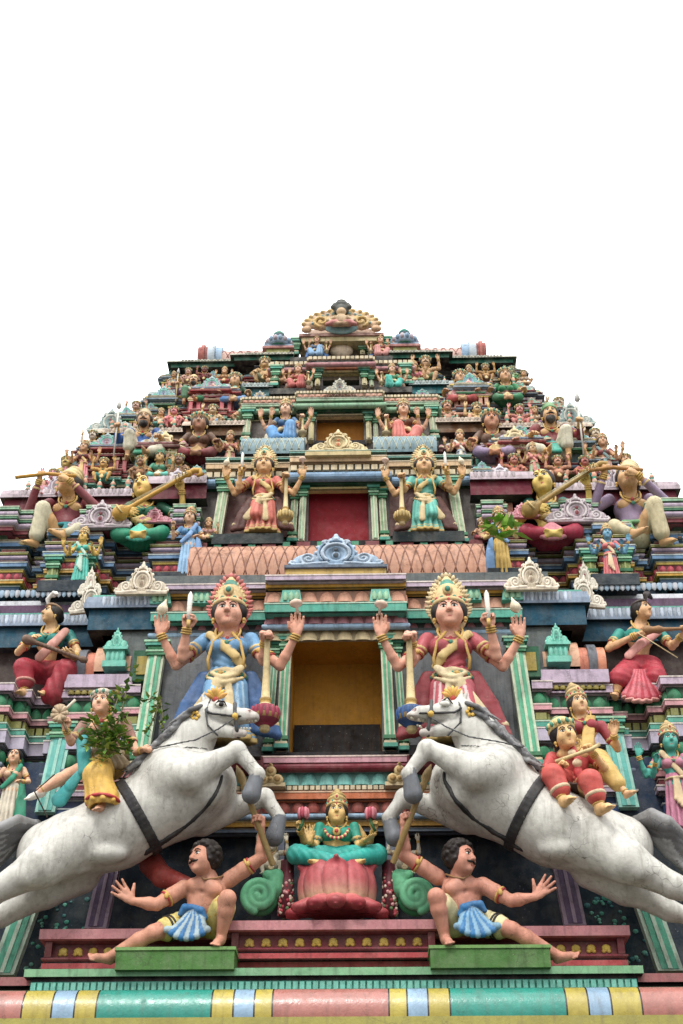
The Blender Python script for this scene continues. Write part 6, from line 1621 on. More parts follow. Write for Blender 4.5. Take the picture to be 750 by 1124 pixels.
mb.build('crest', M_UP, st5)
# shrines along the wings of the upper storeys
def row(parent, W, Y, z, lst, k0):
    for j, (fr, dy, dz, sc) in enumerate(lst):
        for sx in (-1, 1): shrine(parent, k0+j+(sx > 0), sx*W*fr, Y+dy, z+dz, sc)
row(storey2, W2, Y2, Zt(533, Y2), [(.455, .25, 0, .55), (.60, .5, .0, .5), (.93, .45, -.05, .5)], 1)
row(st3, W3, 2.1, Zt(534, 2.0), [(.745, -.38, -.1, 1.0), (.97, -.25, .0, .95), (1.10, .0, -.1, .75), (.50, -.2, .05, .8)], 0)
row(st3, W3, 2.1, Zt(467, 2.1), [(.93, .25, 0, .6), (.62, .3, 0, .55)], 2)
row(st4, W4, 2.85, Zt(473, 2.75), [(.71, -.4, -.02, .95), (.98, -.25, .0, .85), (1.12, .0, .0, .65), (.45, -.15, .05, .75)], 1)
row(st5, W5, 3.4, Zt(430, 3.3), [(1.06, -.0, .02, .6), (.42, -.2, .05, .7)], 2)
for sx in (-1, 1):
    gable(st3, sx*W3*.985, 2.2, Zt(470, 2.2), .8, .5, GP((130, 160, 160), (186, 190, 180), MAROON), lo=True, mat=M_UP)
    gable(st3, sx*W3*.72, 1.65, Zt(499, 1.7), .85, .5, GP((206, 186, 140), (226, 206, 160), TEAL), lo=True, mat=M_UP)
    gable(st4, sx*W4*.70, 2.4, Zt(441, 2.5), .8, .38, GP((206, 180, 150), (206, 150, 150), LILAC), lo=True, mat=M_UP)
    gable(st5, sx*W5*.95, 3.5, Zt(420, 3.4), .5, .36, GP((196, 176, 130), (206, 150, 150), TEAL), lo=True, mat=M_UP)
    gable(storey2, sx*W2*.50, Y2-.2, Zt(536, Y2-.2), .8, .42, GP((180, 170, 186), (206, 200, 204), MAROON), lo=True)

# knob finials along the eaves and more little shrines between the figures
fm = MB(); fm.lathe([(.05, 0), (.075, .03), (.06, .07), (.035, .09), (.06, .13), (.07, .17), (.045, .22), (.02, .25), (.03, .28), (0, .33)], (0, 0, 0), (0, 0, 1), [CREAM, (190, 150, 140), CREAM, TEAL, PEACH, PEACH, CREAM, TEAL, CREAM], 9)
FIN = fm.mesh('finial'); FIN.materials.append(M_UP)
for so_n, W_, Yf, vf, n_, sc_ in ((storey2, W2, Y2+.05, 533, 13, .62), (st3, W3, 2.12, 466, 11, .6), (st4, W4, 2.86, 425, 9, .5), (st5, W5, 3.2, 401, 0, .5)):
    for k_ in range(n_):
        fr = .42+.58*(k_+.5)/n_
        for sx in (-1, 1): o = link('finial', FIN, M_UP, so_n, (sx*W_*fr, Yf+.05*(k_ % 2), Zt(vf, Yf)-.02)); o.scale = (sc_, sc_, sc_*(1+.25*(k_ % 3)))
row(st3, W3, 2.1, Zt(540, 2.0), [(.62, -.1, .0, .62), (.86, -.15, -.02, .7), (1.03, -.4, -.05, .55)], 3)
row(st4, W4, 2.85, Zt(474, 2.75), [(.57, -.2, .0, .55), (.85, -.2, .0, .6), (1.04, -.35, -.04, .5)], 0)
row(st5, W5, 3.4, Zt(431, 3.3), [(.55, -.1, .0, .5), (.80, -.12, .0, .5)], 1)

for sx in (-1, 1):
    a = MB(); x0, x1 = sorted((sx*W2*.9, sx*W1)); a.box(x0, x1, 1.75, 6, Zt(690, .6), Zt(607, 1.75), (44, 40, 44)); a.build('parapet_wall', M_ARCH, storey1)
# ------------------------------------------------------------------ statues on the tower
BASEPAL = dict(skin=(222, 172, 138), lip=(176, 70, 66), hair=(34, 28, 28), blouse=(70, 130, 170), trim=(206, 178, 116), skirt=(96, 150, 200), sash=(206, 184, 138), panel=(62, 104, 160), gold=(200, 162, 84), gem=(60, 130, 110),
               gem2=(170, 50, 55), mace=(206, 184, 132), bulb=(140, 44, 66), wood=(186, 138, 52), crown=(204, 176, 122), flame=(204, 116, 108), fan=(220, 196, 150), plume=(216, 212, 204), sock=(216, 208, 196), waist=(170, 150, 120), red=(176, 44, 48), cloth=(70, 46, 40))
def pal(**k): d = dict(BASEPAL); d.update(k); return d
def zspan(vt, vb, Y): return Zv(vt, Y)-Zv(vb, Y)
def put(fig, hl, u, vb, vt, Y, name, label, cat, p, mat=None, group=None, **kw):
    """stand a statue with its foot at the real place seen at (u, vb); hl is its height before scaling"""
    s = zspan(vt, vb, Y)/hl; wide = kw.pop('wide', 1.0); s = (s*wide, s*(1+(wide-1)*.5), s)
    return fig.place(name, label, cat, at(u, vb, Y), p, mat or M_FIG, scale=s, group=group, **kw)
def pleats(base, alt, hem=(206, 178, 110), z=.0, n=26, wide=.75):
    b_, a2, h_ = np.array(base, float), np.array(alt, float), np.array(hem, float)
    def f(V):
        an = np.arctan2(V[:, 0], -V[:, 1]-.0); t = ((np.sin(an*n) > .25) & (np.abs(an-.15) < wide) & (V[:, 2] < .62))[:, None]
        c = np.where(t, a2, b_); zz = V[:, 2]-z
        return np.where((((zz < .055) | ((zz > .075) & (zz < .095))))[:, None], h_, c)
    return f
def dots(base, alt, k=42.0, th=.86):
    b_, a2 = np.array(base, float), np.array(alt, float)
    def f(V): return np.where((np.sin(V[:, 0]*k)*np.sin(V[:, 2]*k)*np.sign(np.sin(V[:, 0]*k)) > th)[:, None], a2, b_)
    return f
GG = 'four-armed goddess guardians flanking the doorways'
F_g = make_guardian().bake(.0115); F_g2 = make_guardian(1).bake(.0115); F_gl = make_guardian().bake(.016, small=True); F_sg = make_seated_guardian().bake(.016, small=True)
BLU = pal(skirt=pleats((104, 148, 184), (160, 190, 212)), blouse=(100, 146, 184), panel=(62, 98, 146), skin=(218, 158, 132), bulb=(150, 40, 70)); RDP = pal(skirt=pleats((176, 78, 90), (216, 184, 182)), blouse=(172, 74, 82), panel=(140, 56, 62), bulb=(36, 84, 140), flame=(206, 184, 140), sash=(204, 186, 146), skin=(226, 166, 140))
put(F_g, 1.86, 246, 818, 640, -.42, 'goddess_statue', 'four-armed goddess in a blue sari with red flame crown, left of the lowest doorway', 'goddess statue', BLU, wide=1.15, group=GG, tilt=.06)
put(F_g2, 1.86, 499, 818, 640, -.42, 'goddess_statue', 'four-armed goddess in a crimson sari with blue mace, right of the lowest doorway', 'goddess statue', RDP, wide=1.15, group=GG, tilt=.06, mirror=True)
put(F_gl, 1.86, 288, 587, 494, Y2-.28, 'goddess_statue', 'four-armed goddess in a salmon red sari beside the maroon second doorway', 'goddess statue', pal(skirt=pleats((202, 114, 98), (184, 92, 78)), blouse=(200, 108, 94), panel=(90, 52, 46), flame=(206, 184, 130), bulb=(190, 164, 100), skin=(218, 172, 122)), wide=1.15, group=GG, tilt=.05)
put(F_gl, 1.86, 468, 587, 494, Y2-.28, 'goddess_statue', 'four-armed goddess in a turquoise sari beside the maroon second doorway', 'goddess statue', pal(skirt=pleats((100, 182, 166), (74, 152, 138)), blouse=(92, 172, 156), panel=(90, 52, 46), flame=(206, 184, 130), bulb=(190, 164, 100), skin=(218, 172, 122)), wide=1.15, group=GG, tilt=.05, mirror=True)
put(F_sg, 1.47, 313, 490, 436, 1.84, 'goddess_statue', 'seated goddess with bright blue skirt over her knees beside the brown third doorway', 'goddess statue', pal(skirt=(92, 152, 206), blouse=(70, 110, 150), panel=(196, 186, 160)), M_FIGUP, GG, tilt=.05)
put(F_sg, 1.47, 444, 490, 436, 1.84, 'goddess_statue', 'seated goddess with salmon skirt over her knees beside the brown third doorway', 'goddess statue', pal(skirt=(206, 110, 100), blouse=(110, 70, 50), panel=(110, 130, 60)), M_FIGUP, GG, tilt=.05, mirror=True)
put(F_sg, 1.47, 327, 429, 397, 2.6, 'goddess_statue', 'small seated goddess in faded red left of the teal fourth doorway', 'goddess statue', pal(skirt=(196, 98, 92), blouse=(170, 80, 70), panel=(120, 90, 70)), M_FIGUP, GG)
put(F_sg, 1.47, 431, 429, 397, 2.6, 'goddess_statue', 'small seated goddess in turquoise right of the teal fourth doorway', 'goddess statue', pal(skirt=(70, 180, 164), blouse=(80, 150, 110), panel=(120, 90, 70)), M_FIGUP, GG, mirror=True)
put(F_sg, 1.47, 348, 394, 366, 3.16, 'goddess_statue', 'tiny seated goddess in pale blue left of the top maroon doorway', 'goddess statue', pal(skirt=(130, 170, 206), blouse=(90, 110, 140)), M_FIGUP, GG)
put(F_sg, 1.47, 418, 394, 366, 3.16, 'goddess_statue', 'tiny seated goddess in pale pink right of the top maroon doorway', 'goddess statue', pal(skirt=(206, 140, 134), blouse=(150, 90, 80)), M_FIGUP, GG, mirror=True)
# musicians of the second storey
F_v = make_veena_player().bake(.013); F_f1 = make_flute_player(-1).bake(.013); F_f2 = make_flute_player(1).bake(.013)
put(F_v, 1.17, 156, 606, 521, Y2-.05, 'musician_statue', 'seated musician in green playing a long yellow veena, second storey', 'musician statue', pal(skirt=(30, 138, 104), blouse=(24, 100, 74), skin=(214, 176, 92), fan=(84, 196, 170), sash=(214, 190, 120), wood=(196, 150, 60)), tilt=.05)
put(F_v, 1.17, 604, 606, 515, Y2-.05, 'musician_statue', 'seated musician in maroon skirt and teal sleeves playing a long veena, second storey', 'musician statue', pal(skirt=(150, 34, 60), blouse=(50, 110, 100), skin=(218, 186, 96), fan=(206, 130, 140), sash=(180, 150, 80), wood=(160, 128, 64)), tilt=.05)
put(F_f1, 1.22, 68, 606, 514, Y2+.0, 'musician_statue', 'turbaned flute player in a maroon tunic with one white knee raised', 'musician statue', pal(skirt=(204, 196, 166), blouse=(126, 56, 64), skin=(206, 160, 104), sash=(40, 130, 136), crown=(200, 176, 120)), tilt=.05)
put(F_f2, 1.22, 697, 606, 508, Y2+.0, 'musician_statue', 'turbaned flute player in a lilac tunic with one cream knee raised', 'musician statue', pal(skirt=(202, 190, 152), blouse=(140, 120, 146), skin=(200, 156, 106), sash=(110, 160, 110), crown=(196, 170, 120), wood=(170, 120, 60)), tilt=.05)
F_s = make_standing().bake(.016, small=True); F_p = make_plain_standing().bake(.016, small=True)
put(F_s, 1.80, 87, 640, 578, Y2-.72, 'goddess_statue', 'small goddess in turquoise with four arms spread, standing in the left stepped mouldings', 'goddess statue', pal(skirt=(84, 190, 172), blouse=(76, 178, 162), skin=(206, 170, 84), sash=(170, 196, 180)), tilt=.05)
put(F_s, 1.80, 672, 640, 575, Y2-.72, 'goddess_statue', 'small blue-faced goddess in a rose red dress standing in the right stepped mouldings', 'goddess statue', pal(skirt=(206, 110, 112), blouse=(200, 106, 106), skin=(96, 150, 176), sash=(214, 186, 150)), tilt=.05)
put(F_p, 1.87, 205, 634, 556, Y2-.50, 'lady_statue', 'standing lady in a pale blue sari at the left end of the scaled barrel roof', 'lady statue', pal(skirt=(140, 180, 214), blouse=(96, 150, 196), sash=(120, 160, 206), skin=(220, 176, 140)), tilt=.05)
put(F_p, 1.87, 552, 634, 556, Y2-.50, 'lady_statue', 'standing lady in yellow with blue scarf at the right barrel roof end', 'lady statue', pal(skirt=(206, 170, 84), blouse=(196, 150, 70), sash=(120, 160, 206), skin=(206, 180, 120)), tilt=.05, mirror=True)
# third storey
F_m = make_spearman().bake(.016, small=True); F_m2 = make_small_seated(False, 'long', 'round', 'down').bake(.018, small=True); F_u = make_small_seated(False, 'long', 'tall', 'open').bake(.020, small=True); F_d = make_dwarf().bake(.020, small=True); F_d2 = make_dwarf(False).bake(.020, small=True); F_d3 = make_dwarf(None).bake(.020, small=True); F_u2 = make_small_seated(True, 'long', 'tall', 'down').bake(.020, small=True); F_u3 = make_small_seated(False, 'bun', 'round', 'down').bake(.020, small=True)
put(F_m, 1.22, 155, 511, 452, 1.85, 'warrior_statue', 'bearded warrior in a blue tunic and cream turban gripping a spear', 'warrior statue', pal(skirt=(206, 200, 176), blouse=(40, 84, 150), sash=(60, 150, 116), skin=(196, 150, 106), mace=(210, 206, 196), crown=(190, 164, 120)), M_FIGUP, tilt=.05)
put(F_m, 1.22, 608, 511, 446, 1.85, 'warrior_statue', 'bearded warrior in a maroon tunic and green turban gripping a spear', 'warrior statue', pal(skirt=(206, 200, 176), blouse=(124, 40, 48), sash=(60, 160, 140), skin=(206, 160, 106), mace=(210, 206, 196), crown=(96, 140, 90)), M_FIGUP, tilt=.05, mirror=True)
put(F_m2, 1.15, 217, 511, 455, 1.85, 'seated_lady_statue', 'dark seated lady in brown and wine red left of the third storey', 'lady statue', pal(skirt=(128, 36, 46), blouse=(96, 62, 44), skin=(150, 104, 76), sash=(180, 140, 80)), M_FIGUP, tilt=.05)
put(F_m2, 1.15, 542, 511, 452, 1.85, 'seated_lady_statue', 'dark seated lady in bronze and pale violet right of the third storey', 'lady statue', pal(skirt=(150, 130, 160), blouse=(104, 76, 60), skin=(190, 130, 96), sash=(180, 150, 90)), M_FIGUP, tilt=.05)
put(F_s, 1.80, 251, 519, 471, 1.70, 'lady_statue', 'pale pink four-armed lady just left of the third doorway group', 'lady statue', pal(skirt=(206, 140, 130), blouse=(196, 120, 110), skin=(206, 150, 110), sash=(200, 180, 130)), M_FIGUP)
put(F_s, 1.80, 507, 519, 470, 1.70, 'lady_statue', 'sky blue and white four-armed lady just right of the third doorway group', 'lady statue', pal(skirt=(130, 170, 206), blouse=(206, 130, 116), skin=(206, 160, 120), sash=(214, 206, 190)), M_FIGUP)
put(F_u, 1.32, 174, 530, 490, 1.52, 'seated_lady_statue', 'small seated lady in turquoise inside the left cream-gabled shrine', 'lady statue', pal(skirt=(76, 184, 166), blouse=(80, 160, 130), skin=(206, 166, 110), crown=(80, 150, 110), sash=(196, 206, 180)), M_FIGUP)
put(F_s, 1.80, 588, 530, 484, 1.52, 'lady_statue', 'small lady in pale green and rose inside the right cream-gabled shrine', 'lady statue', pal(skirt=(160, 190, 150), blouse=(196, 110, 110), skin=(206, 166, 120), sash=(206, 130, 120)), M_FIGUP)
put(F_s, 1.80, 88, 533, 481, 1.65, 'lady_statue', 'lady in bright pink near the left tip of the third storey', 'lady statue', pal(skirt=(214, 130, 140), blouse=(110, 50, 60), skin=(200, 150, 110), sash=(206, 170, 110)), M_FIGUP)
put(F_s, 1.80, 667, 533, 474, 1.65, 'lady_statue', 'lady in pale rose with crossed maroon sleeves near the right tip of the third storey', 'lady statue', pal(skirt=(206, 160, 150), blouse=(130, 70, 70), skin=(206, 156, 116), sash=(120, 150, 150)), M_FIGUP)
GD = 'small squatting attendants among the shrines'
DW = [(153, 530, 500, 1.5, (150, 108, 72), (120, 84, 56), 'squatting brown attendant left of the turquoise lady shrine'), (195, 530, 498, 1.5, (140, 104, 76), (110, 76, 56), 'squatting brown attendant right of the turquoise lady shrine'),
      (112, 531, 502, 1.6, (206, 160, 84), (60, 140, 130), 'golden squatting attendant in teal beside the bright pink lady'), (70, 535, 500, 1.7, (196, 170, 90), (70, 130, 150), 'pale gold attendant at the left tip of the third storey'),
      (56, 547, 514, 1.3, (196, 130, 140), (180, 110, 124), 'pink attendant raising his arms on the left end of the maroon eave'),
      (566, 530, 498, 1.5, (196, 120, 100), (150, 60, 70), 'reddish squatting attendant left of the pale green lady shrine'), (614, 530, 500, 1.5, (200, 140, 110), (130, 90, 60), 'tan squatting attendant right of the pale green lady shrine'),
      (644, 531, 500, 1.6, (190, 110, 100), (40, 130, 130), 'red-skinned attendant in teal near the pale rose lady'), (690, 535, 498, 1.7, (206, 160, 120), (160, 70, 70), 'tan attendant at the right tip of the third storey'),
      (233, 472, 444, 2.2, (200, 170, 130), (120, 170, 206), 'little attendant in pale blue under the peach shrine of the left fourth storey'), (525, 472, 442, 2.2, (206, 170, 120), (196, 190, 170), 'little attendant in cream under the peach shrine of the right fourth storey'),
      (190, 472, 446, 2.3, (206, 120, 120), (180, 90, 96), 'rosy attendant left of the peach shrine on the left fourth storey'), (267, 470, 440, 2.4, (200, 150, 110), (110, 140, 90), 'attendant in moss green beside the left goddess with a blue skirt'),
      (492, 470, 440, 2.4, (206, 150, 120), (70, 150, 130), 'attendant in sea green beside the right goddess with a salmon skirt'), (572, 472, 444, 2.3, (206, 130, 120), (190, 100, 100), 'rosy attendant right of the peach shrine on the right fourth storey'),
      (132, 512, 482, 2.0, (190, 150, 100), (110, 60, 50), 'brown attendant behind the spear of the blue warrior'), (632, 512, 480, 2.0, (196, 150, 110), (120, 60, 60), 'brown attendant behind the spear of the maroon warrior')]
for i_, (u, vb, vt, Y, sk, cl, lb) in enumerate(DW): put(F_d if 'raising' in lb else (F_d2, F_d3, F_d, F_d2)[i_ % 4], 1.12, u, vb, vt, Y, 'attendant_statue', lb, 'attendant statue', pal(skin=sk, skirt=cl, sash=(206, 180, 120)), M_FIGUP, GD)
# fourth and fifth storeys
GS = 'seated figures high on the tower'
UP = [(211, 448, 412, 2.55, F_m, 1.22, (124, 84, 120), (60, 120, 84), 'spear-bearing figure in purple on the left of the fourth storey', {}), (257, 449, 410, 2.55, F_m2, 1.15, (44, 74, 56), (86, 130, 180), 'figure in dark green with blue legs on the left of the fourth storey', {}),
      (507, 449, 407, 2.55, F_m2, 1.15, (60, 44, 40), (176, 80, 76), 'figure in black-brown with red legs on the right of the fourth storey', {}), (557, 448, 405, 2.55, F_m2, 1.15, (30, 130, 80), (30, 120, 76), 'figure all in emerald green on the right of the fourth storey', {}),
      (303, 425, 394, 2.9, F_u, 1.32, (196, 120, 100), (206, 160, 120), 'peach-coloured figure left of the fourth doorway', {}), (455, 425, 394, 2.9, F_u, 1.32, (196, 110, 120), (120, 150, 110), 'rose and green figure right of the fourth doorway', {}),
      (290, 424, 392, 3.05, F_d, 1.12, (196, 160, 110), (110, 120, 90), 'weathered attendant under the left domed kiosk', {}), (468, 424, 391, 3.05, F_d, 1.12, (190, 150, 110), (90, 120, 80), 'weathered attendant under the right domed kiosk', {}),
      (224, 421, 402, 3.1, F_d, 1.12, (120, 50, 50), (90, 36, 40), 'dark red attendant under the left teal roof edge', {}), (206, 423, 404, 3.0, F_d, 1.12, (206, 160, 140), (180, 140, 120), 'pale attendant at the left end of the teal roof edge', {}),
      (534, 421, 399, 3.1, F_d, 1.12, (176, 130, 70), (110, 70, 50), 'golden attendant under the right teal roof edge', {}), (563, 421, 402, 3.0, F_d, 1.12, (130, 160, 110), (40, 140, 90), 'green attendant at the right end of the teal roof edge', {}),
      (190, 425, 406, 2.95, F_u, 1.32, (150, 150, 140), (196, 150, 130), 'grey and peach figure on the left tip of the fifth storey', {}), (576, 425, 404, 2.95, F_u, 1.32, (180, 160, 140), (206, 170, 140), 'sand-coloured figure on the right tip of the fifth storey', {})]
UP += [(246, 423, 401, 3.05, F_u, 1.32, (180, 130, 90), (160, 60, 60), 'small brown and red figure left of the left domed kiosk', {}), (516, 423, 399, 3.05, F_u, 1.32, (196, 150, 110), (70, 110, 140), 'small tan and blue figure right of the right domed kiosk', {}),
      (148, 466, 440, 2.5, F_d, 1.12, (190, 150, 130), (130, 110, 130), 'dusty pink attendant above the left brown eave', {}), (616, 466, 436, 2.5, F_d, 1.12, (186, 160, 130), (120, 130, 120), 'dusty tan attendant above the right brown eave', {}),
      (176, 470, 446, 2.35, F_u, 1.32, (206, 190, 160), (70, 140, 130), 'cream and teal figure above the blue warrior', {}), (588, 470, 443, 2.35, F_u, 1.32, (206, 180, 150), (150, 110, 140), 'cream and mauve figure above the maroon warrior', {}),
      (280, 467, 444, 2.3, F_u, 1.32, (110, 140, 100), (196, 120, 110), 'olive and coral figure beside the left post of the third storey', {}), (478, 467, 443, 2.3, F_u, 1.32, (150, 120, 90), (110, 150, 180), 'brown and sky-blue figure beside the right post of the third storey', {}),
      (100, 500, 472, 2.0, F_d, 1.12, (206, 190, 170), (150, 130, 140), 'pale attendant behind the bright pink lady', {}), (656, 500, 470, 2.0, F_d, 1.12, (200, 180, 150), (110, 140, 140), 'pale attendant behind the pale rose lady', {}),
      (30, 603, 572, 1.1, F_u, 1.32, (90, 140, 180), (200, 180, 120), 'blue and straw figure at the far left stepped corner', {}), (734, 603, 570, 1.1, F_u, 1.32, (196, 180, 120), (110, 150, 190), 'straw and blue figure at the far right stepped corner', {}),
      (228, 596, 566, .85, F_u, 1.32, (206, 150, 140), (120, 150, 130), 'rose and sage figure between the veena player and the red sari goddess', {}), (530, 596, 566, .85, F_u, 1.32, (190, 140, 110), (150, 60, 70), 'tan and red figure between the veena player and the turquoise goddess', {})]
for i_, (u, vb, vt, Y, F_, hl, up_, lo_, lb, kw) in enumerate(UP):
    put({id(F_d): (F_d2, F_d, F_d3)[i_ % 3], id(F_u): (F_u2, F_u3, F_u)[i_ % 3]}.get(id(F_), F_), hl, u, vb, vt, Y, 'small_statue', lb, 'small statue', pal(blouse=up_, skirt=lo_, skin=up_ if F_ is F_d else (204, 158, 116), sash=(200, 176, 120)), M_FIGUP, GS)
# ---------------------------------------------------------------- first storey wings
def hero(fn, u, v, Y, h, name, label, cat, p, **kw):
    O = at(u, v, Y); return fn(O).bake(h).place(name, label, cat, O, p, kw.pop('mat', M_FIG), **kw)
hero(make_lute_player, 50, 768, .05, .0125, 'musician_statue', 'musician in a red skirt and plumed headband playing a slim lute', 'musician statue', pal(skirt=(156, 36, 52), blouse=(34, 128, 120), sash=(196, 140, 126), skin=(214, 172, 120), crown=(150, 120, 90), wood=(104, 78, 62)))
hero(make_violin_player, 703, 772, .05, .0125, 'musician_statue', 'musician in a ruffled crimson dress drawing a bow', 'musician statue', pal(skirt=(168, 44, 60), skirt2=(196, 92, 104), blouse=(34, 138, 124), sash=(214, 150, 140), skin=(210, 162, 116), crown=(80, 70, 66), plume=(60, 52, 52), wood=(150, 110, 70)))
put(F_p, 1.87, 6, 912, 812, -.5, 'boy_statue', 'bare-armed boy in green shorts at the left edge of the first storey', 'boy statue', pal(skirt=(206, 196, 176), blouse=(214, 172, 140), sash=(40, 140, 110), skin=(214, 168, 132), crown=(40, 34, 34)), skip=('crown',))
put(F_s, 1.80, 748, 912, 790, -.5, 'lady_statue', 'teal-skinned lady in a pink dress at the right edge', 'lady statue', pal(skirt=(190, 120, 146), blouse=(186, 120, 140), skin=(70, 160, 146), sash=(206, 180, 140)))
# ---------------------------------------------------------------- horses and riders
HP = dict(white=(200, 198, 190), muzzle=(198, 190, 182), mouth=(120, 34, 36), hoof=(112, 116, 122), mane=(96, 96, 98), mane2=(140, 140, 140), strap=(48, 48, 50), strap2=(70, 72, 74), gold=(206, 166, 66))
OH = at(150, 950, -1.0); horse = make_horse(OH).bake(.018)
HM = dict(body=M_HORSE, mane=M_HORSE, tail=M_HORSE)
horse.place('horse_statue', 'white horse leaping right with the plant-covered rider on its back', 'horse statue', OH, HP, M_FIG, mats=HM)
make_horse(OH, 2).bake(.018).place('horse_statue', 'white horse leaping left with the child rider on its back', 'horse statue', OH*np.array([-1, 1, 1]), HP, M_FIG, mats=HM, mirror=True)
hero(make_left_rider, 119, 880, -1.0, .0125, 'rider_statue', 'crowned rider in yellow trousers with a teal scarf, overgrown by a weed', 'rider statue', pal(skirt=(212, 168, 72), blouse=(150, 110, 96), sash=(50, 150, 150), skin=(222, 168, 136), crown=(200, 180, 160), waist=(150, 130, 100)))
hero(make_child_rider, 630, 895, -1.0, .0125, 'rider_statue', 'child in red trousers sitting sideways on the right horse holding a rod', 'rider statue', pal(skirt=(186, 74, 66), blouse=(180, 62, 60), sash=(206, 184, 150), skin=(222, 178, 120), crown=(200, 180, 120)))
hero(make_rear_rider, 645, 880, -.75, .014, 'lady_statue', 'lady in a golden yellow dress sitting behind the child on the right horse', 'lady statue', pal(skirt=(206, 172, 96), blouse=(150, 50, 60), skin=(222, 176, 128), sash=(206, 180, 140)))
# ---------------------------------------------------------------- strong men below the horses
OM = at(205, 1060, -1.0); man = make_strong_man(OM).bake(.0125)
man.place('strong_man_statue', 'crouching man in a yellow loincloth raising a spear under the left horse', 'man statue', OM, pal(skin=(198, 138, 112), skirt=dots((206, 188, 110), (196, 150, 40)), sash=(36, 104, 156), sash2=(150, 170, 176), wood=(150, 126, 78), lip=(150, 60, 56)), M_FIG)
make_strong_man(OM, 3).bake(.0125).place('strong_man_statue', 'crouching man in a cream loincloth raising a spear under the right horse', 'man statue', OM*np.array([-1, 1, 1]), pal(skin=(194, 132, 110), skirt=(206, 196, 150), sash=(44, 112, 164), sash2=(120, 160, 184), wood=(160, 132, 80), lip=(150, 60, 56)), M_FIG, mirror=True)
for sx in (-1, 1):
    a = MB(); x0, x1 = sorted((sx*HX(106, 1050, -1.1), sx*HX(235, 1050, -1.1))); a.box(x0, x1, -1.34, -.8, Zt(1064, -1.3), Zt(1041, -1.3), (66, 108, 48)); a.box(x0-.015, x1+.015, -1.355, -.8, Zt(1043, -1.3), Zt(1039.5, -1.3), (104, 142, 78)); a.build('plinth', M_ARCH, storey0)
# arm-shaped red support behind the left man
sa = S(); L0 = at(195, 960, -.7); sa.chain([at(166, 948, -.5)-L0, at(178, 962, -.75)-L0, at(208, 972, -.85)-L0], [.15, .13, .09], 'a', k=.03)
V, Q, i_, u_ = sa.mesh(.02); o = link('support_arm', mesh_from('support_arm', V, [Q], vcol=np.tile(lin((150, 52, 44)), (len(V), 1))), M_FIG, storey0); o.location = L0
# ---------------------------------------------------------------- lotus seat, goddess, garlands, scrolls
OL = at(370, 1008, -.75); L = local(OL)
e = empty('lotus_seat', OL, 'big pink lotus flower seat standing on the red platform', 'lotus seat')
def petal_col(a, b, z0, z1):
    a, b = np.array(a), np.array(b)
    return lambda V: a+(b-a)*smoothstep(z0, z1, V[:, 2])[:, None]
cx_ = L(370, 972, -.75); zt_, zb_ = L(370, 951, -.75)[2], L(370, 1003, -.75)[2]; Rw = HX(47, 970, -.75)
s = S()
for i in range(9):
    a_ = (i-4)*.70; out = V3(math.sin(a_), -math.cos(a_), 0); Hp = zt_-zb_; c = V3(0, .05, zb_*.48+zt_*.52)+out*Rw*.60
    Fm = frame(out, (0, 0, 1)); s.ell(c, (.205, .17, Hp*.53), 'pet%d' % (i % 2), Fm, k=.002)
    if i % 2 == 0: s.cone(c+out*.05+V3(0, 0, Hp*.34), c+out*.15+V3(0, 0, Hp*.46), .08, .03, 'pet0', k=.03)
    m_ = a_+.35; o2 = V3(math.sin(m_), -math.cos(m_), 0); b0 = V3(0, .05, 0)+o2*(Rw*.60+.165)
    for za, zb2, w_ in ((.15, .85, .022),): s.cone(b0+V3(0, 0, zb_+Hp*za)-o2*.02, b0+V3(0, 0, zb_+Hp*zb2)-o2*.03, w_, w_, 'groove', k=.015, sub=True)
s.ell((0, .1, zt_*.5+zb_*.5), (Rw*.80, .33, (zt_-zb_)*.44), 'pet0', k=.003)
V, Q, ix, un = s.mesh(.014)
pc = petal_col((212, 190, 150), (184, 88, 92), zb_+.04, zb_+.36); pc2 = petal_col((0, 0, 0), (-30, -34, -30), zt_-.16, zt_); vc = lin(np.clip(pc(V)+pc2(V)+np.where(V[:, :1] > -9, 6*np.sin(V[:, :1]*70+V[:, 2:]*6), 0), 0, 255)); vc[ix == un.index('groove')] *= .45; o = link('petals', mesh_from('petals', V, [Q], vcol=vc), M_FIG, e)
s = S()
for i in range(7):
    a_ = (i-3)*.50; out = V3(math.sin(a_), -math.cos(a_), 0)
    b0 = V3(0, .05, zb_+.09)+out*Rw*.62; s.cone(b0, b0+out*.20+V3(0, 0, -.10), .17, .10, 'a', k=.012, sq=((0, 0, 1), .6)); s.cone(b0+out*.2+V3(0, 0, -.10), b0+out*.27+V3(0, 0, -.14), .09, .02, 'a', k=.03, sq=((0, 0, 1), .6))
s.ell((0, .05, zb_+.06), (Rw*.8, .4, .1), 'a', k=.01)
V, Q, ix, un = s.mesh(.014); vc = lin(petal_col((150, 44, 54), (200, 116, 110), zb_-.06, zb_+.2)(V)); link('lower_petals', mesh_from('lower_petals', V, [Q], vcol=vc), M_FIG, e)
hero(make_lotus_goddess, 370, 950, -.55, .0115, 'goddess_statue', 'goddess in teal sitting cross-legged on the pink lotus holding two lotus buds', 'goddess statue', pal(skirt=(40, 160, 148), blouse=(40, 142, 120), skin=(216, 178, 110), crown=(204, 176, 110)))
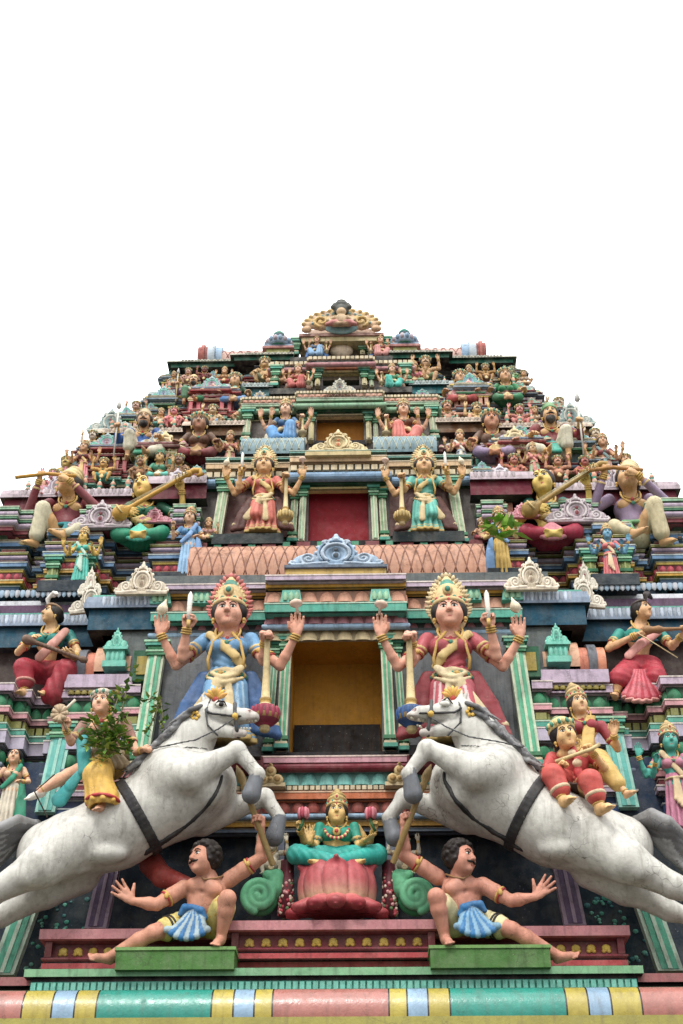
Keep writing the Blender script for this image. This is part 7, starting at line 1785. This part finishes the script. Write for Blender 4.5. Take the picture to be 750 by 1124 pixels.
for sx, w_ in ((-1, 'left'), (1, 'right')):
    u = 371+sx*57; O = at(u, 1006, -.6); mb = MB(); r2 = random.Random(4)
    Hh = zspan(944, 1004, -.6)
    for i in range(150):
        z = r2.uniform(.0, Hh); a_ = r2.uniform(0, 2*math.pi); rr = .085*(1-.35*z/Hh); c_ = r2.choice(((150, 40, 58), (176, 60, 70), (206, 190, 170), (206, 150, 150), (90, 120, 80)))
        mb.ell((math.cos(a_)*rr, math.sin(a_)*rr, z), (.024, .024, .024), c_, None, 7, 5)
    mb.tube([(0, 0, 0), (0, 0, Hh)], .085, (90, 34, 44), 10)
    g = empty('flower_garland', O, 'upright garland of small red and cream flowers on the %s of the lotus seat' % w_, 'garland'); mb.build('flowers', M_FIG, g)
    u = 371+sx*86; O = at(u, 1006, -.62); s = S(); rS = HX(20.5, 985, -.62)
    s.chain(spiral((0, -.10, rS*1.0), rS*.88, .03, -math.pi*.4, 2.2, 60, sx), .052, 'green', k=.006)
    s.ell((0, .02, rS), (rS*.98, .12, rS*.98), 'dark', k=.01); s.chain([V3(-sx*rS*.7, 0, rS*1.5), V3(-sx*rS*.85, 0, rS*2.1), V3(-sx*rS*.35, -.03, rS*2.2)], [.12, .10, .06], 'green', k=.02)
    V, Q, ix, un = s.mesh(.016); C = np.array([lin(dict(green=(92, 170, 126), dark=(44, 120, 78))[k_]) for k_ in un])[ix]
    g = empty('scroll_bracket', O, 'green spiral scroll bracket on the %s of the lotus seat' % w_, 'scroll bracket'); link('scroll', mesh_from('scroll', V, [Q], vcol=C), M_FIG, g)
    put(F_d, 1.12, 371+sx*73, 962, 916, -.5, 'attendant_statue', 'cream-white attendant perched above the green scroll on the %s of the lotus' % w_, 'attendant statue', pal(skin=(204, 194, 172), skirt=(196, 186, 166), hair=(150, 140, 124), sash=(190, 170, 130), crown=(196, 180, 150)), M_FIG, mirror=sx > 0)
# ---------------------------------------------------------------- weeds growing on the tower
def weed(name, label, pts, n, size, cols, seed, spread):
    """pts: stem ends around the first point"""
    r2 = random.Random(seed); O = pts[0]; st = MB(); lf = MB()
    for p in pts[1:]:
        m_ = (O+p)/2+V3(r2.uniform(-.08, .08), r2.uniform(-.1, .0), r2.uniform(-.02, .08)); st.tube([O-O, m_-O, p-O], [.014, .010, .004], (96, 92, 50), 5)
        for i in range(n):
            t = r2.uniform(.15, 1.05); b = (1-t)**2*O+2*t*(1-t)*m_+t*t*p-O+V3(*(r2.gauss(0, spread) for _ in range(3)))
            d = nrm([r2.uniform(-1, 1), r2.uniform(-1, .1), r2.uniform(-.6, .6)]); nn = nrm(np.cross(d, [r2.uniform(-.4, .4), r2.uniform(-.4, .4), 1])); l = size*r2.uniform(.6, 1.3); w_ = l*.27
            sg = nrm(np.cross(d, nn))*l*.06
            V = [b, b+d*l*.35+nn*w_-sg, b+d*l, b+d*l*.35-nn*w_-sg, b+d*l*.5+sg]
            lf.add(V, T=[[0, 4, 1], [1, 4, 2], [2, 4, 3], [3, 4, 0]], col=r2.choice(cols))
    e = empty(name, O, label, 'weed plant'); st.build('stem', M_LEAF, e); lf.build('leaves', M_LEAF, e)
GR = ((74, 110, 30), (96, 130, 40), (120, 148, 56), (60, 90, 30), (140, 150, 70))
A = lambda u, v, y: at(u, v, y)
weed('weed_plant', 'leafy green weed sprouting over the rider on the left horse', [A(120, 822, -1.3), A(95, 812, -1.55), A(108, 798, -1.6), A(124, 795, -1.6), A(146, 800, -1.5), A(140, 820, -1.55), A(112, 832, -1.6), A(132, 758, -1.3), A(142, 742, -1.2), A(100, 790, -1.5)], 34, .12, GR, 3, .05)
weed('weed_plant', 'trailing weed hanging on the green post beside the left goddess', [A(176, 768, -.5), A(168, 790, -.6), A(160, 806, -.6), A(178, 800, -.6), A(158, 770, -.5)], 16, .10, GR, 5, .04)
weed('weed_plant', 'broad-leaved weed in front of the yellow lady on the second storey', [A(548, 590, Y2-.9), A(540, 572, Y2-1.0), A(552, 570, Y2-1.0), A(560, 580, Y2-1.0), A(545, 582, Y2-1.0)], 7, .24, ((110, 160, 50), (90, 140, 44), (140, 180, 70)), 8, .05)
# ------------------------------------------------------------------ ground, sky, sun, camera
g = MB(); g.box(-400, 400, -400, 400, -.3, 0, (74, 72, 68)); go = g.build('ground', M_ARCH); tag(go, kind='structure')
w = bpy.data.worlds.new('World'); scene.world = w; w.use_nodes = True; N, Lk = w.node_tree.nodes, w.node_tree.links
bg = N['Background']; sky = N.new('ShaderNodeTexSky'); sky.sky_type = 'NISHITA'; sky.sun_disc = False; sky.sun_elevation = R(52); sky.sun_rotation = R(200)
sky.air_density = 1.0; sky.dust_density = 4.0
mul = N.new('ShaderNodeVectorMath'); mul.operation = 'SCALE'; mul.inputs['Scale'].default_value = .10; Lk.new(sky.outputs[0], mul.inputs[0])
tc = N.new('ShaderNodeTexCoord'); nz = N.new('ShaderNodeTexNoise'); nz.inputs['Scale'].default_value = 2.2; nz.inputs['Detail'].default_value = 5; Lk.new(tc.outputs['Generated'], nz.inputs['Vector'])
sp_ = N.new('ShaderNodeSeparateXYZ'); Lk.new(tc.outputs['Generated'], sp_.inputs[0])      # overcast sky, brighter towards the zenith
m1 = N.new('ShaderNodeMapRange'); m1.inputs[1].default_value = 0; m1.inputs[2].default_value = 1; m1.inputs[3].default_value = .95; m1.inputs[4].default_value = 4.0; Lk.new(sp_.outputs['Z'], m1.inputs[0])
mr = N.new('ShaderNodeMapRange'); mr.inputs[1].default_value = .3; mr.inputs[2].default_value = .7; mr.inputs[3].default_value = .88; mr.inputs[4].default_value = 1.1; Lk.new(nz.outputs['Fac'], mr.inputs[0])
ml = N.new('ShaderNodeMath'); ml.operation = 'MULTIPLY'; Lk.new(m1.outputs[0], ml.inputs[0]); Lk.new(mr.outputs[0], ml.inputs[1])
cl = N.new('ShaderNodeCombineColor'); [Lk.new(ml.outputs[0], cl.inputs[i]) for i in range(3)]
mx = N.new('ShaderNodeMix'); mx.data_type = 'RGBA'; mx.inputs[0].default_value = .86; Lk.new(mul.outputs[0], mx.inputs[6]); Lk.new(cl.outputs[0], mx.inputs[7])
Lk.new(mx.outputs[2], bg.inputs['Color']); bg.inputs['Strength'].default_value = 1.0
sl = bpy.data.lights.new('sun', 'SUN'); sl.energy = 1.9; sl.angle = R(11); sl.color = (1, .97, .92); so_ = bpy.data.objects.new('sun', sl); COL.objects.link(so_)
so_.rotation_euler = (R(38), R(-10), 0)
cam = bpy.data.cameras.new('camera'); co = bpy.data.objects.new('camera', cam); COL.objects.link(co); co.location = CAM
Mr = Matrix([[_r[i], _u[i], -_f[i]] for i in range(3)]); co.rotation_euler = Mr.to_euler()
cam.sensor_fit = 'VERTICAL'; cam.sensor_height = 36; cam.lens = 36*FPX/1124; cam.clip_end = 2000; scene.camera = co
scene.view_settings.view_transform = 'Standard'; scene.view_settings.look = 'None'; scene.view_settings.exposure = 0; scene.view_settings.gamma = 1
scene.render.engine = 'CYCLES'; scene.cycles.use_denoising = True; scene.cycles.max_bounces = 6
